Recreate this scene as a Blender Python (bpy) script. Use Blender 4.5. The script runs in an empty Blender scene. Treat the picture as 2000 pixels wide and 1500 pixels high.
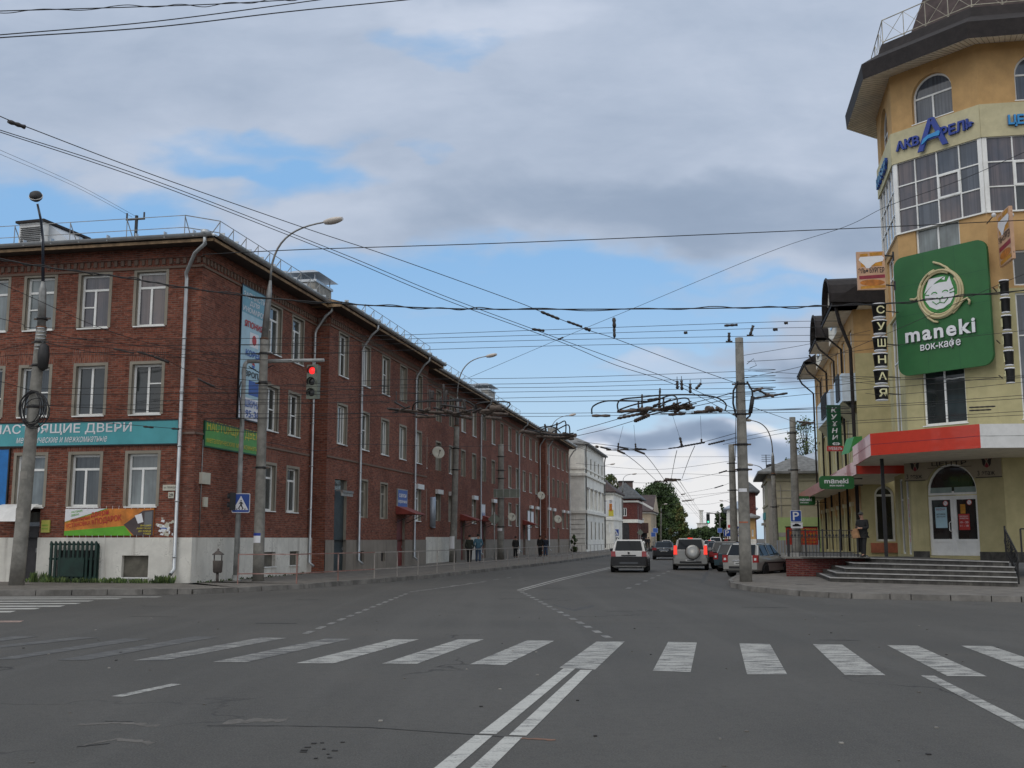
import bpy, bmesh, math, random
from mathutils import Vector as V, Matrix
random.seed(11)
SC = bpy.context.scene
COL = SC.collection
R = math.radians

# ------------------------------------------------------------------ camera
FPX, CAMH = 2100.0, 1.65
PITCH = math.atan(302.0 / FPX)
cam = bpy.data.cameras.new("Camera")
cam.sensor_width = 36.0
cam.lens = FPX / 2000.0 * 36.0
cam.clip_start, cam.clip_end = 0.1, 6000.0
cam_o = bpy.data.objects.new("Camera", cam)
COL.objects.link(cam_o)
cam_o.location = (0, 0, CAMH)
cam_o.rotation_euler = (math.pi / 2 + PITCH, 0, 0)
SC.camera = cam_o

SC.view_settings.view_transform = 'Standard'
SC.view_settings.look = 'None'
SC.view_settings.exposure = 0.0
SC.view_settings.gamma = 1.0
SC.cycles.max_bounces = 6
SC.cycles.use_denoising = True

# ------------------------------------------------------------------ survey helpers: bearings read off the photograph -> metres
CP, SP = math.cos(PITCH), math.sin(PITCH)
def ray(px, py):
    x, y = (px - 1000.0) / FPX, (750.0 - py) / FPX
    return V((x, CP - SP * y, SP + CP * y))
def G(px, py, z=0.0):                       # point of the horizontal plane at height z
    d = ray(px, py); t = (z - CAMH) / d.z
    return V((d.x * t, d.y * t, z))
def At(px, py, Y):                          # point at distance Y ahead
    d = ray(px, py); t = Y / d.y
    return V((d.x * t, Y, CAMH + d.z * t))
def PL(px, py, P, n):                       # point of a plane
    d = ray(px, py); o = V((0, 0, CAMH)); t = (P - o).dot(n) / d.dot(n)
    return o + d * t
ZU = V((0, 0, 1))

# ------------------------------------------------------------------ node helpers
class NT:
    def __init__(s, tree): s.t = tree; s.n = tree.nodes; s.l = tree.links
    def node(s, typ, **kw):
        n = s.n.new(typ)
        for k, v in kw.items(): setattr(n, k, v)
        return n
    def put(s, sock, v):
        if hasattr(v, 'is_output') or isinstance(v, bpy.types.NodeSocket): s.l.new(v, sock)
        elif v is not None:
            if isinstance(v, (tuple, list)) and len(v) == 3 and sock.type == 'RGBA': v = (*v, 1)
            sock.default_value = v
    def m(s, op, a, b=None, c=None, clamp=False):
        n = s.node('ShaderNodeMath', operation=op); n.use_clamp = clamp
        s.put(n.inputs[0], a)
        if b is not None: s.put(n.inputs[1], b)
        if c is not None: s.put(n.inputs[2], c)
        return n.outputs[0]
    def sm(s, v, a, b, o0=0.0, o1=1.0):
        n = s.node('ShaderNodeMapRange', interpolation_type='SMOOTHSTEP')
        s.put(n.inputs[0], v); s.put(n.inputs[1], a); s.put(n.inputs[2], b); s.put(n.inputs[3], o0); s.put(n.inputs[4], o1)
        return n.outputs[0]
    def mix(s, f, a, b, bt='MIX'):
        n = s.node('ShaderNodeMix', data_type='RGBA', blend_type=bt)
        s.put(n.inputs[0], f); s.put(n.inputs[6], a); s.put(n.inputs[7], b)
        return n.outputs[2]
    def noise(s, vec, scale, detail=3, rough=.55, dist=0.0):
        n = s.node('ShaderNodeTexNoise')
        if vec is not None: s.l.new(vec, n.inputs['Vector'])
        n.inputs['Scale'].default_value = scale; n.inputs['Detail'].default_value = detail
        n.inputs['Roughness'].default_value = rough; n.inputs['Distortion'].default_value = dist
        return n.outputs[0]
    def mapping(s, vec, scale=(1, 1, 1), loc=(0, 0, 0), rot=(0, 0, 0)):
        n = s.node('ShaderNodeMapping'); s.l.new(vec, n.inputs[0])
        n.inputs['Scale'].default_value = scale; n.inputs['Location'].default_value = loc; n.inputs['Rotation'].default_value = rot
        return n.outputs[0]

# ------------------------------------------------------------------ sky: Nishita air behind broken cloud
SUN_EL, SUN_AZ = R(48), R(222)              # sun veiled by cloud, behind and to the left of the camera
W = bpy.data.worlds.new("World"); SC.world = W; W.use_nodes = True
def build_sky():
    t = NT(W.node_tree); t.n.clear()
    out = t.node('ShaderNodeOutputWorld'); bg = t.node('ShaderNodeBackground'); t.l.new(bg.outputs[0], out.inputs[0])
    sky = t.node('ShaderNodeTexSky', sky_type='NISHITA'); sky.sun_disc = False
    sky.sun_elevation = SUN_EL; sky.sun_rotation = SUN_AZ; sky.air_density = 1.0; sky.dust_density = 1.0; sky.ozone_density = 1.6
    tc = t.node('ShaderNodeTexCoord'); sep = t.node('ShaderNodeSeparateXYZ'); t.l.new(tc.outputs['Generated'], sep.inputs[0])
    x, y, z = sep.outputs
    yy = t.m('MAXIMUM', y, 0.08)
    u0 = t.m('DIVIDE', x, yy); w0 = t.m('DIVIDE', z, yy)
    cmb = t.node('ShaderNodeCombineXYZ'); t.put(cmb.inputs[0], u0); t.put(cmb.inputs[1], t.m('MULTIPLY', w0, 1.9))
    base = cmb.outputs[0]
    nwarp = t.node('ShaderNodeTexNoise'); t.l.new(base, nwarp.inputs['Vector']); nwarp.inputs['Scale'].default_value = 7; nwarp.inputs['Detail'].default_value = 4
    ws = t.node('ShaderNodeSeparateColor'); t.l.new(nwarp.outputs[1], ws.inputs[0])
    u = t.m('MULTIPLY_ADD', t.m('SUBTRACT', ws.outputs[0], .5), .22, u0)
    w = t.m('MULTIPLY_ADD', t.m('SUBTRACT', ws.outputs[1], .5), .10, w0)
    f1 = t.noise(base, 5.0, 6, .55, .3); f2 = t.noise(t.mapping(base, (1, 1.7, 1), (3, 1, 0)), 14.0, 6, .6, .4)
    fb = t.m('ADD', t.m('MULTIPLY', t.m('SUBTRACT', f1, .5), 1.3), t.m('MULTIPLY', t.m('SUBTRACT', f2, .5), .75))
    fs = t.m('ADD', t.m('MULTIPLY', t.m('SUBTRACT', f1, .5), 1.2), t.m('MULTIPLY', t.m('SUBTRACT', f2, .5), .35))
    def blob(px, py, rx, ry, amp):
        d = ray(px, py); cu, cw = d.x / d.y, d.z / d.y
        a = t.m('DIVIDE', t.m('SUBTRACT', u, cu), rx / 2122.0); b = t.m('DIVIDE', t.m('SUBTRACT', w, cw), ry / 2122.0)
        r = t.m('ADD', t.m('MULTIPLY', a, a), t.m('MULTIPLY', b, b))
        return t.sm(r, 0.0, 1.0, amp, 0.0)
    def total(start, blobs):
        acc = start
        for q in blobs: acc = t.m('ADD', acc, blob(*q))
        return acc
    cov = total(fb, SKY_COVER)
    cover = t.sm(cov, -.40, .95)
    shade = total(t.m('MULTIPLY_ADD', fs, .34, .56), SKY_SHADE)
    shade = t.m('MAXIMUM', t.m('MINIMUM', shade, 1.0), 0.0)
    ramp = t.node('ShaderNodeValToRGB'); t.put(ramp.inputs[0], shade)
    e = ramp.color_ramp.elements; e[0].position = 0.0; e[0].color = (.20, .27, .39, 1); e[1].position = 1.0; e[1].color = (.84, .84, .85, 1)
    for p, c in ((.35, (.32, .40, .53)), (.55, (.455, .53, .66)), (.75, (.60, .665, .79))):
        k = e.new(p); k.color = (*c, 1)
    # clear air: Nishita, paler towards the horizon
    air = t.mix(1.0, sky.outputs[0], (SKY_STR,) * 3, 'MULTIPLY')
    air = t.mix(.72, air, t.mix(t.sm(w0, .02, .30), (.56, .76, .95), (.285, .555, .92)))
    colr = t.mix(cover, air, ramp.outputs[0])
    # overhead and behind the camera: an even bright deck
    back = t.sm(y, .10, .30)
    up = t.sm(z, .55, .75)
    deck = t.mix(t.sm(t.noise(tc.outputs['Generated'], 2.2, 5), .4, .62), (.50, .60, .76), (1.05, 1.03, 1.0))
    colr = t.mix(back, deck, colr); colr = t.mix(up, colr, deck)
    t.l.new(colr, bg.inputs[0]); bg.inputs[1].default_value = 1.0
SKY_STR = 0.10
SKY_COVER = [(1000, 120, 2000, 460, 1.3), (1400, 400, 900, 150, .9), (480, 300, 260, 70, -.95), (130, 420, 360, 85, -.85),
    (560, 350, 170, 70, -.8), (880, 85, 260, 50, -.95), (850, 305, 60, 35, -.7), (620, 262, 300, 40, -.5), (850, 600, 1000, 130, -.75),
    (1000, 770, 900, 120, -.55), (660, 415, 280, 70, .75), (820, 590, 170, 32, .55), (640, 600, 110, 30, .4), (1560, 665, 170, 80, 1.25), (1300, 705, 230, 50, .85), (1370, 565, 320, 28, .5),
    (1620, 500, 200, 60, .5), (1300, 866, 250, 58, 1.25), (1230, 935, 260, 60, 1.2), (1520, 960, 260, 110, .85), (1560, 790, 160, 30, .5), (1450, 850, 160, 60, .9), (1300, 1010, 300, 60, .6),(350, 330, 200, 40, -.3)]
SKY_SHADE = [(1350, 410, 900, 110, -.22), (1310, 860, 200, 36, -.36), (150, 160, 500, 170, -.08), (1620, 700, 150, 60, -.22), (1460, 880, 160, 30, -.3), (1270, 935, 230, 52, .45),
    (1180, 900, 70, 30, .3), (1280, 700, 160, 40, .16), (700, 410, 260, 50, .08), (1490, 835, 120, 28, .45), (980, 40, 300, 60, .12), (1000, 270, 500, 100, -.06), (1340, 990, 300, 60, .4), (1500, 1000, 300, 70, .3), (1180, 880, 60, 30, .3)]
build_sky()
sun = bpy.data.lights.new("Sun", 'SUN'); sun.energy = 0.6; sun.angle = R(40); sun.color = (1, .95, .88)
sun_o = bpy.data.objects.new("Sun", sun); COL.objects.link(sun_o)
sd = V((math.sin(SUN_AZ) * math.cos(SUN_EL), math.cos(SUN_AZ) * math.cos(SUN_EL), math.sin(SUN_EL)))
sun_o.rotation_euler = sd.to_track_quat('Z', 'Y').to_euler(); sun_o.location = (0, -20, 60)

# ------------------------------------------------------------------ materials
MATS = {}
def mat(name, col, rough=.6, metal=0.0, var=.25, vscale=3.0, bump=0.0, bscale=40.0, coat=0.0, emit=None, estr=0.0, spec=.5, dirt=None, dscale=1.2, damt=.5):
    if name in MATS: return MATS[name]
    m = bpy.data.materials.new(name); m.use_nodes = True; t = NT(m.node_tree)
    b = t.n['Principled BSDF']; b.inputs['Roughness'].default_value = rough; b.inputs['Metallic'].default_value = metal
    b.inputs['Coat Weight'].default_value = coat; b.inputs['Specular IOR Level'].default_value = spec
    c = (*col, 1)
    if var > 0 or dirt:
        tc = t.node('ShaderNodeTexCoord')
        n = t.noise(tc.outputs['Object'], vscale, 4, .6)
        lo = tuple(v * (1 - var) for v in col); hi = tuple(min(1, v * (1 + var)) for v in col)
        c = t.mix(t.sm(n, .3, .7), lo, hi)
        if dirt:
            n2 = t.noise(t.mapping(tc.outputs['Object'], (1, 1, .35)), dscale, 5, .65)
            c = t.mix(t.sm(n2, .48, .72, 0, damt), c, dirt)
        if bump > 0:
            bn = t.node('ShaderNodeBump'); bn.inputs['Strength'].default_value = bump; bn.inputs['Distance'].default_value = .02
            t.l.new(t.noise(tc.outputs['Object'], bscale, 3), bn.inputs['Height']); t.l.new(bn.outputs[0], b.inputs['Normal'])
    t.put(b.inputs['Base Color'], c)
    if emit: b.inputs['Emission Color'].default_value = (*emit, 1); b.inputs['Emission Strength'].default_value = estr
    MATS[name] = m; return m

def brick_mat(name, c1, c2, mortar, scale=1.0, w=.26, h=.077, soot=.45, swap=False):
    m = bpy.data.materials.new(name); m.use_nodes = True; t = NT(m.node_tree); b = t.n['Principled BSDF']
    b.inputs['Roughness'].default_value = .9; b.inputs['Specular IOR Level'].default_value = .2
    uv = t.node('ShaderNodeUVMap'); tc = t.node('ShaderNodeTexCoord')
    br = t.node('ShaderNodeTexBrick'); t.l.new(uv.outputs[0], br.inputs['Vector'])
    br.inputs['Color1'].default_value = (*c1, 1); br.inputs['Color2'].default_value = (*c2, 1); br.inputs['Mortar'].default_value = (*mortar, 1)
    br.inputs['Scale'].default_value = scale; br.inputs['Mortar Size'].default_value = .010; br.inputs['Mortar Smooth'].default_value = .3
    br.inputs['Bias'].default_value = -.1; br.inputs['Brick Width'].default_value = w; br.inputs['Row Height'].default_value = h
    n1 = t.noise(uv.outputs[0], .55, 6, .65); n2 = t.noise(t.mapping(uv.outputs[0], (2.2, 7.5, 1)), 1.6, 4, .7)
    n3 = t.noise(t.mapping(uv.outputs[0], (1.0, .22, 1)), .9, 5, .6)
    c = t.mix(t.sm(n1, .35, .7, 0, soot), br.outputs[0], tuple(v * .55 for v in c2))
    c = t.mix(t.sm(n2, .54, .74, 0, .65), c, tuple(min(1, v * 1.55) for v in c1))
    c = t.mix(t.sm(n2, .50, .25, 0, .8), c, tuple(v * .45 for v in c2))
    c = t.mix(t.sm(n3, .60, .8, 0, .35), c, (.20, .15, .125))
    # pale patches where the face has spalled
    n4 = t.noise(t.mapping(uv.outputs[0], (1.6, 4.0, 1)), 2.3, 3, .5)
    c = t.mix(t.sm(n4, .66, .73, 0, .55), c, (.36, .28, .235))
    n5 = t.noise(t.mapping(uv.outputs[0], (.8, 1.2, 1)), .35, 4, .6); c = t.mix(t.sm(n5, .50, .68, 0, .35), c, (.105, .055, .042)); n6 = t.noise(t.mapping(uv.outputs[0], (3.8, 12.9, 1)), 1.0, 1, .5); c = t.mix(t.sm(n6, .60, .70, 0, .6), c, tuple(v * .5 for v in c2)); c = t.mix(t.sm(n6, .40, .30, 0, .45), c, (.34, .15, .10))
    t.l.new(c, b.inputs['Base Color'])
    bn = t.node('ShaderNodeBump'); bn.inputs['Strength'].default_value = .5; bn.inputs['Distance'].default_value = .01
    t.l.new(t.m('SUBTRACT', t.m('MULTIPLY', n2, .6), br.outputs['Fac']), bn.inputs['Height']); t.l.new(bn.outputs[0], b.inputs['Normal'])
    MATS[name] = m; return m

def asphalt_mat():
    m = bpy.data.materials.new('asphalt'); m.use_nodes = True; t = NT(m.node_tree); b = t.n['Principled BSDF']
    tc = t.node('ShaderNodeTexCoord'); o = tc.outputs['Object']
    big = t.noise(o, .11, 5, .6, .6); mid = t.noise(t.mapping(o, (1, .35, 1), rot=(0, 0, R(-11))), .6, 5, .6); fine = t.noise(o, 55, 2, .7); grit = t.noise(o, 190, 1, .5)
    c = t.mix(t.sm(big, .3, .7), (.048, .045, .040), (.086, .080, .071))
    c = t.mix(t.sm(mid, .42, .70, 0, .7), c, (.042, .040, .037)); lane = t.noise(t.mapping(o, (1.1, .03, 1), rot=(0, 0, R(11))), 1.0, 3, .5); c = t.mix(t.sm(lane, .48, .66, 0, .45), c, (.092, .087, .079))
    c = t.mix(t.sm(fine, .30, .75, 0, .75), c, (.125, .118, .105)); c = t.mix(t.sm(t.noise(o, 9, 4, .7), .4, .75, 0, .35), c, (.045, .043, .040)); c = t.mix(t.sm(grit, .62, .75, 0, .5), c, (.20, .19, .17))
    # sealed and broken cracks
    vo = t.node('ShaderNodeTexVoronoi', feature='DISTANCE_TO_EDGE'); vo.inputs['Scale'].default_value = .13
    wv = t.node('ShaderNodeVectorMath', operation='ADD'); t.l.new(o, wv.inputs[0])
    nz = t.node('ShaderNodeTexNoise'); t.l.new(o, nz.inputs['Vector']); nz.inputs['Scale'].default_value = .7; nz.inputs['Detail'].default_value = 5
    sc = t.node('ShaderNodeVectorMath', operation='SCALE'); t.l.new(nz.outputs[1], sc.inputs[0]); sc.inputs[3].default_value = 2.6
    t.l.new(sc.outputs[0], wv.inputs[1]); t.l.new(wv.outputs[0], vo.inputs['Vector'])
    crack = t.m('MULTIPLY', t.sm(vo.outputs['Distance'], .0, .006, 1, 0), t.sm(t.noise(o, .25, 2), .5, .6))
    c = t.mix(t.m('MULTIPLY', crack, .75), c, (.022, .020, .019))
    # dusty brown traces
    c = t.mix(t.sm(t.noise(t.mapping(o, (.5, 1, 1)), .35, 5, .7), .55, .75, 0, .35), c, (.105, .090, .075))
    t.l.new(c, b.inputs['Base Color']); b.inputs['Roughness'].default_value = .82; b.inputs['Specular IOR Level'].default_value = .3
    bn = t.node('ShaderNodeBump'); bn.inputs['Strength'].default_value = .45; bn.inputs['Distance'].default_value = .012
    t.l.new(t.m('ADD', t.m('MULTIPLY', fine, .7), t.m('MULTIPLY', crack, -1.5)), bn.inputs['Height']); t.l.new(bn.outputs[0], b.inputs['Normal'])
    MATS['asphalt'] = m; return m

def paint_mat(name, wear, col=(.50, .49, .45)):
    m = bpy.data.materials.new(name); m.use_nodes = True; t = NT(m.node_tree); b = t.n['Principled BSDF']
    tc = t.node('ShaderNodeTexCoord'); o = tc.outputs['Object']
    n = t.noise(t.mapping(o, (1, 3, 1)), 2.2, 6, .75); f = t.noise(o, 45, 3, .7)
    k = t.m('ADD', t.m('MULTIPLY', n, .7), t.m('MULTIPLY', f, .3))
    c = t.mix(t.sm(k, .5 + wear - .07, .5 + wear + .12, 1, 0), (.075, .073, .069), col)
    c = t.mix(t.sm(f, .5, .75, 0, .35), c, (.16, .155, .145))
    t.l.new(c, b.inputs['Base Color']); b.inputs['Roughness'].default_value = .75
    MATS[name] = m; return m

def glass_mat(name, base, fold=0.0, tint2=None):
    m = bpy.data.materials.new(name); m.use_nodes = True; t = NT(m.node_tree); b = t.n['Principled BSDF']
    tc = t.node('ShaderNodeTexCoord'); o = tc.outputs['Object']
    c = (*base, 1)
    n = t.noise(t.mapping(o, (1, 1, .6)), 1.1, 3)
    c = t.mix(t.sm(n, .35, .65), base, tint2 or tuple(v * 1.8 for v in base))
    if fold:
        n2 = t.noise(t.mapping(o, (9, 9, .15)), 1.0, 2)
        c = t.mix(t.sm(n2, .4, .65, 0, fold), c, tuple(v * .45 for v in base))
    t.l.new(c, b.inputs['Base Color']); b.inputs['Roughness'].default_value = .06; b.inputs['Specular IOR Level'].default_value = .6
    b.inputs['Coat Weight'].default_value = .4; b.inputs['Coat Roughness'].default_value = .02
    bn = t.node('ShaderNodeBump'); bn.inputs['Strength'].default_value = .06; bn.inputs['Distance'].default_value = .05
    t.l.new(t.noise(o, 1.6, 1), bn.inputs['Height']); t.l.new(bn.outputs[0], b.inputs['Normal'])
    MATS[name] = m; return m

def plaster_mat(name, col, crack=(.2, .19, .17), stain=(.2, .18, .15), amt=.5, cr=.8):
    m = bpy.data.materials.new(name); m.use_nodes = True; t = NT(m.node_tree); b = t.n['Principled BSDF']
    tc = t.node('ShaderNodeTexCoord'); o = tc.outputs['Object']
    n = t.noise(o, 1.1, 6, .65); n2 = t.noise(t.mapping(o, (2.6, 2.6, .16)), 1.3, 6, .65)
    c = t.mix(t.sm(n, .3, .7), tuple(v * .85 for v in col), tuple(min(1, v * 1.08) for v in col))
    c = t.mix(t.sm(n2, .5, .75, 0, amt), c, stain)
    if cr:
        vo = t.node('ShaderNodeTexVoronoi', feature='DISTANCE_TO_EDGE'); vo.inputs['Scale'].default_value = 1.4
        wv = t.node('ShaderNodeVectorMath', operation='ADD'); t.l.new(o, wv.inputs[0])
        nz = t.node('ShaderNodeTexNoise'); t.l.new(o, nz.inputs['Vector']); nz.inputs['Scale'].default_value = 2.5; nz.inputs['Detail'].default_value = 4
        t.l.new(nz.outputs[1], wv.inputs[1]); t.l.new(wv.outputs[0], vo.inputs['Vector'])
        c = t.mix(t.m('MULTIPLY', t.sm(vo.outputs['Distance'], 0, .018, cr, 0), t.sm(n, .45, .6)), c, crack)
    t.l.new(c, b.inputs['Base Color']); b.inputs['Roughness'].default_value = .9; b.inputs['Specular IOR Level'].default_value = .2
    bn = t.node('ShaderNodeBump'); bn.inputs['Strength'].default_value = .25; bn.inputs['Distance'].default_value = .02
    t.l.new(t.noise(o, 9, 5, .7), bn.inputs['Height']); t.l.new(bn.outputs[0], b.inputs['Normal'])
    MATS[name] = m; return m

brick_mat('brick', (.275, .086, .053), (.125, .041, .029), (.205, .150, .118))
brick_mat('brick_street_lightened', (.300, .098, .060), (.145, .050, .036), (.210, .158, .125))  # same brick, colour lightened to offset the dimmer light on the street side
brick_mat('brick_soldier', (.30, .105, .064), (.19, .062, .042), (.235, .18, .15))
brick_mat('brick_red', (.16, .035, .03), (.11, .028, .024), (.15, .11, .10), soot=.2)
asphalt_mat()
paint_mat('paint', -.005, (.40, .39, .355)); paint_mat('paint_worn', -.045, (.33, .32, .29)); paint_mat('paint_faint', -.11, (.24, .23, .21)); paint_mat('paint_fresh', .05, (.47, .46, .42))
paint_mat('paint_pink', .0, (.42, .28, .22))
plaster_mat('plinth_white', (.70, .68, .615), stain=(.33, .30, .26), amt=.6)
plaster_mat('plinth_grey', (.27, .24, .205), stain=(.16, .14, .12), amt=.6)
plaster_mat('surround', (.30, .27, .22), stain=(.2, .18, .15), amt=.3, cr=0)
plaster_mat('wall_white', (.86, .84, .77), stain=(.45, .43, .39), amt=.5, cr=.3)
plaster_mat('wall_yellow', (.52, .46, .25), stain=(.36, .31, .19), amt=.45, cr=0)
plaster_mat('wall_orange', (.58, .365, .165), stain=(.42, .26, .125), amt=.25, cr=0)
plaster_mat('wall_cream', (.60, .545, .35), stain=(.44, .39, .26), amt=.25, cr=0)
plaster_mat('wall_green', (.40, .50, .22), stain=(.33, .40, .2), amt=.5, cr=0)
plaster_mat('wall_beige', (.44, .40, .29), stain=(.3, .27, .2), amt=.5, cr=.3)
plaster_mat('wall_grey', (.36, .34, .31), stain=(.24, .22, .2), amt=.5, cr=.3)
plaster_mat('wall_sand', (.55, .45, .33), amt=.3, cr=0)
mat('concrete', (.27, .255, .225), .9, bump=.3, bscale=25, dirt=(.15, .135, .115), dscale=.8)
mat('concrete_pole', (.225, .215, .19), .9, bump=.3, bscale=25, dirt=(.13, .12, .105), dscale=1.0, damt=.6)
mat('kerb', (.17, .16, .145), .92, bump=.5, bscale=18, dirt=(.075, .07, .062), dscale=1.5, damt=.8, var=.35, vscale=1.2)
mat('pavement', (.150, .135, .115), .95, bump=.4, bscale=30, dirt=(.11, .095, .08), dscale=.7, damt=.7)
mat('soil', (.085, .070, .052), .95, bump=.6, bscale=8, dirt=(.05, .06, .03), dscale=.6)
mat('zinc', (.46, .48, .49), .42, metal=.75, var=.12, vscale=2)
mat('zinc_roof', (.50, .53, .56), .45, metal=.55, var=.14, vscale=.5)
mat('pvc', (.86, .86, .83), .4, var=.05, dirt=(.5, .48, .43), dscale=1.5, damt=.4)
mat('old_frame', (.42, .39, .33), .7, var=.2, dirt=(.2, .17, .14), damt=.5)
mat('eave_wood', (.36, .24, .135), .75, var=.3, dirt=(.10, .06, .04), damt=.6)
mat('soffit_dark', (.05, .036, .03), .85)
mat('steel_dark', (.018, .017, .017), .55)
mat('steel_grey', (.26, .26, .25), .5, metal=.5, dirt=(.22, .12, .07), dscale=2, damt=.45)
mat('steel_paint', (.34, .345, .33), .55, dirt=(.22, .2, .17), damt=.5)
mat('rust', (.16, .075, .04), .85, var=.4)
mat('wire', (.012, .012, .013), .6, var=0)
mat('insulator', (.035, .028, .025), .5, var=.2)
mat('fitting', (.10, .075, .06), .7, var=.35, vscale=8)
mat('roof_brown', (.024, .019, .018), .85, var=.25, bump=.4, bscale=12)
mat('roof_brown_mid', (.065, .045, .042), .85, var=.25, bump=.4, bscale=12)
mat('roof_grey', (.095, .10, .105), .85, var=.2, bump=.3, bscale=10)
mat('roof_slate', (.20, .20, .195), .8, dirt=(.12, .11, .10), dscale=.7)
mat('red_panel', (.60, .045, .022), .28, var=.06, coat=.3)
mat('red_panel_old', (.48, .12, .10), .35, var=.15, coat=.3, dirt=(.45, .25, .22), damt=.5)  # same red panel with pinkish sky glare painted into base and dirt colours
mat('white_panel', (.70, .70, .68), .4, var=.06, dirt=(.5, .5, .48), damt=.4)
mat('white_paint', (.72, .71, .68), .5, var=.08)
mat('balcony_white', (.62, .70, .78), .3, var=.08)
mat('soffit_beige', (.82, .76, .64), .7, var=.1)
mat('sign_green', (.024, .135, .036), .55, var=.07, vscale=1.5)
mat('sign_green_dark', (.006, .075, .03), .45, var=.1)
mat('board_green', (.10, .33, .075), .5, var=.1)
mat('sign_green_bright', (.05, .26, .055), .5, var=.1, dirt=(.07, .22, .07))  # brighter green of the emblem, burger print and awning
mat('noodle', (.55, .47, .27), .5, var=.06)
mat('sign_white', (.78, .78, .80), .45, var=.03)
mat('sign_teal', (.075, .35, .385), .5, var=.1, vscale=1.2)
mat('sign_blue', (.022, .075, .34), .4, var=.08)
mat('panel_blue', (.010, .16, .46), .4, var=.12)
mat('sign_paleblue', (.42, .60, .68), .5, var=.06)
mat('sign_paleblue_top', (.20, .42, .52), .5, var=.08)
mat('sign_black', (.010, .009, .009), .4, var=.1)
mat('sign_cream', (.70, .66, .38), .5, var=.04)
mat('letter_blue', (.020, .050, .30), .35, var=.05)
mat('letter_blue_mid', (.05, .12, .40), .5, var=.05)
mat('letter_lightblue', (.03, .28, .62), .35, var=.05)
mat('letter_teal', (.06, .26, .36), .4, var=.1)
mat('letter_red', (.48, .035, .03), .5, var=.06)
mat('letter_yellow', (.62, .52, .06), .5, var=.06)
mat('letter_dark', (.022, .014, .012), .5, var=.1)
mat('letter_yellowdim', (.42, .40, .08), .5, var=.06)
mat('banner_orange', (.60, .20, .028), .5, var=.3, vscale=2.5)
mat('banner_green', (.12, .40, .025), .5, var=.1)
mat('banner_brown', (.075, .055, .055), .5, var=.2)
mat('banner_red', (.42, .030, .016), .5, var=.2, vscale=4)
mat('board_beige', (.33, .28, .20), .6, var=.06)
mat('timber_sign', (.56, .34, .21), .6, var=.12, vscale=2)
mat('ochre', (.52, .23, .02), .6, var=.25, vscale=5)
mat('maroon', (.26, .022, .04), .6, var=.15)
mat('bun', (.48, .16, .02), .6, var=.3, vscale=4)
mat('plate_cream', (.55, .53, .44), .6, var=.08)
mat('lattice_green', (.006, .030, .022), .55, var=.3)
mat('grille_red', (.17, .03, .026), .6, var=.2)
mat('awning_red', (.22, .040, .028), .55, var=.2)
mat('tile_red', (.40, .13, .07), .7, var=.2)
mat('door_dark', (.030, .028, .030), .55, var=.3)
mat('door_teal', (.030, .045, .050), .5, var=.25)
mat('door_brown', (.10, .045, .035), .6, var=.3)
mat('boarded', (.135, .125, .10), .85, var=.25)
mat('steel_sheet', (.36, .41, .47), .4, metal=.3, var=.12)
mat('fence_white', (.33, .30, .27), .6, var=.15, dirt=(.3, .2, .17), dscale=2, damt=.5)
mat('fence_red', (.27, .14, .115), .6, var=.2, dirt=(.45, .38, .35), dscale=2, damt=.6)
mat('granite', (.060, .056, .050), .8, var=.35, vscale=4, dirt=(.19, .18, .155), dscale=2.6, damt=.55, bump=.2)
mat('nosing', (.42, .41, .39), .5, var=.15)
glass_mat('glass_dark', (.020, .024, .024)); glass_mat('glass_grey', (.055, .062, .062), .6); glass_mat('glass_blind', (.14, .16, .16), .3)
glass_mat('glass_blue', (.055, .070, .095), .55, (.10, .115, .14)); glass_mat('glass_curtain', (.19, .18, .165), .6); glass_mat('glass_lilac', (.085, .085, .105), .6, (.15, .12, .12)); glass_mat('glass_door', (.012, .014, .014), 0, (.03, .034, .034))
mat('glass_pale', (.28, .36, .34), .2, var=.1)
mat('leaf_dark', (.040, .070, .022), .7, var=.4, vscale=1.2); mat('leaf_mid', (.066, .108, .031), .7, var=.4, vscale=1.2); mat('leaf_light', (.14, .20, .055), .7, var=.35, vscale=1.2)
mat('leaf_yellow', (.14, .135, .04), .7, var=.35); mat('bark', (.07, .058, .045), .9, var=.3, bump=.5)
mat('tyre', (.012, .012, .012), .85, var=.1); mat('rim', (.35, .35, .36), .35, metal=.7, var=.05)
mat('plastic_black', (.020, .020, .021), .55, var=.1); mat('car_glass', (.010, .013, .015), .06, var=0, spec=.3); mat('chrome', (.6, .6, .6), .2, metal=.9, var=0)
mat('lamp_red', (.30, .010, .010), .2, var=0, coat=.6); mat('lamp_red_lit', (.6, .02, .015), .3, var=0, emit=(1, .06, .03), estr=.75); mat('lamp_white', (.7, .7, .7), .2, var=0)
mat('signal_red', (.6, .01, .01), .3, var=0, emit=(1, .03, .03), estr=1.15); mat('signal_green', (.02, .4, .25), .3, var=0, emit=(.1, 1, .6), estr=1.0); mat('lens_off', (.015, .015, .014), .3, var=0)
mat('signal_body', (.16, .175, .14), .6, var=.1); mat('number_plate', (.55, .55, .53), .5, var=.1)
mat('lamp_glass', (.62, .56, .50), .35, var=.08); mat('urn', (.09, .075, .065), .7, var=.2)
for k, c in dict(white=(.70, .69, .66), silver=(.36, .355, .33), gold=(.40, .395, .365), black=(.013, .014, .016), navy=(.012, .018, .032), teal=(.02, .05, .062), grey=(.12, .125, .13), red=(.25, .02, .02)).items():
    mat('car_' + k, c, .32, metal=.35 if k in ('silver', 'gold', 'grey') else 0, var=.03, coat=.8)
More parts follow.
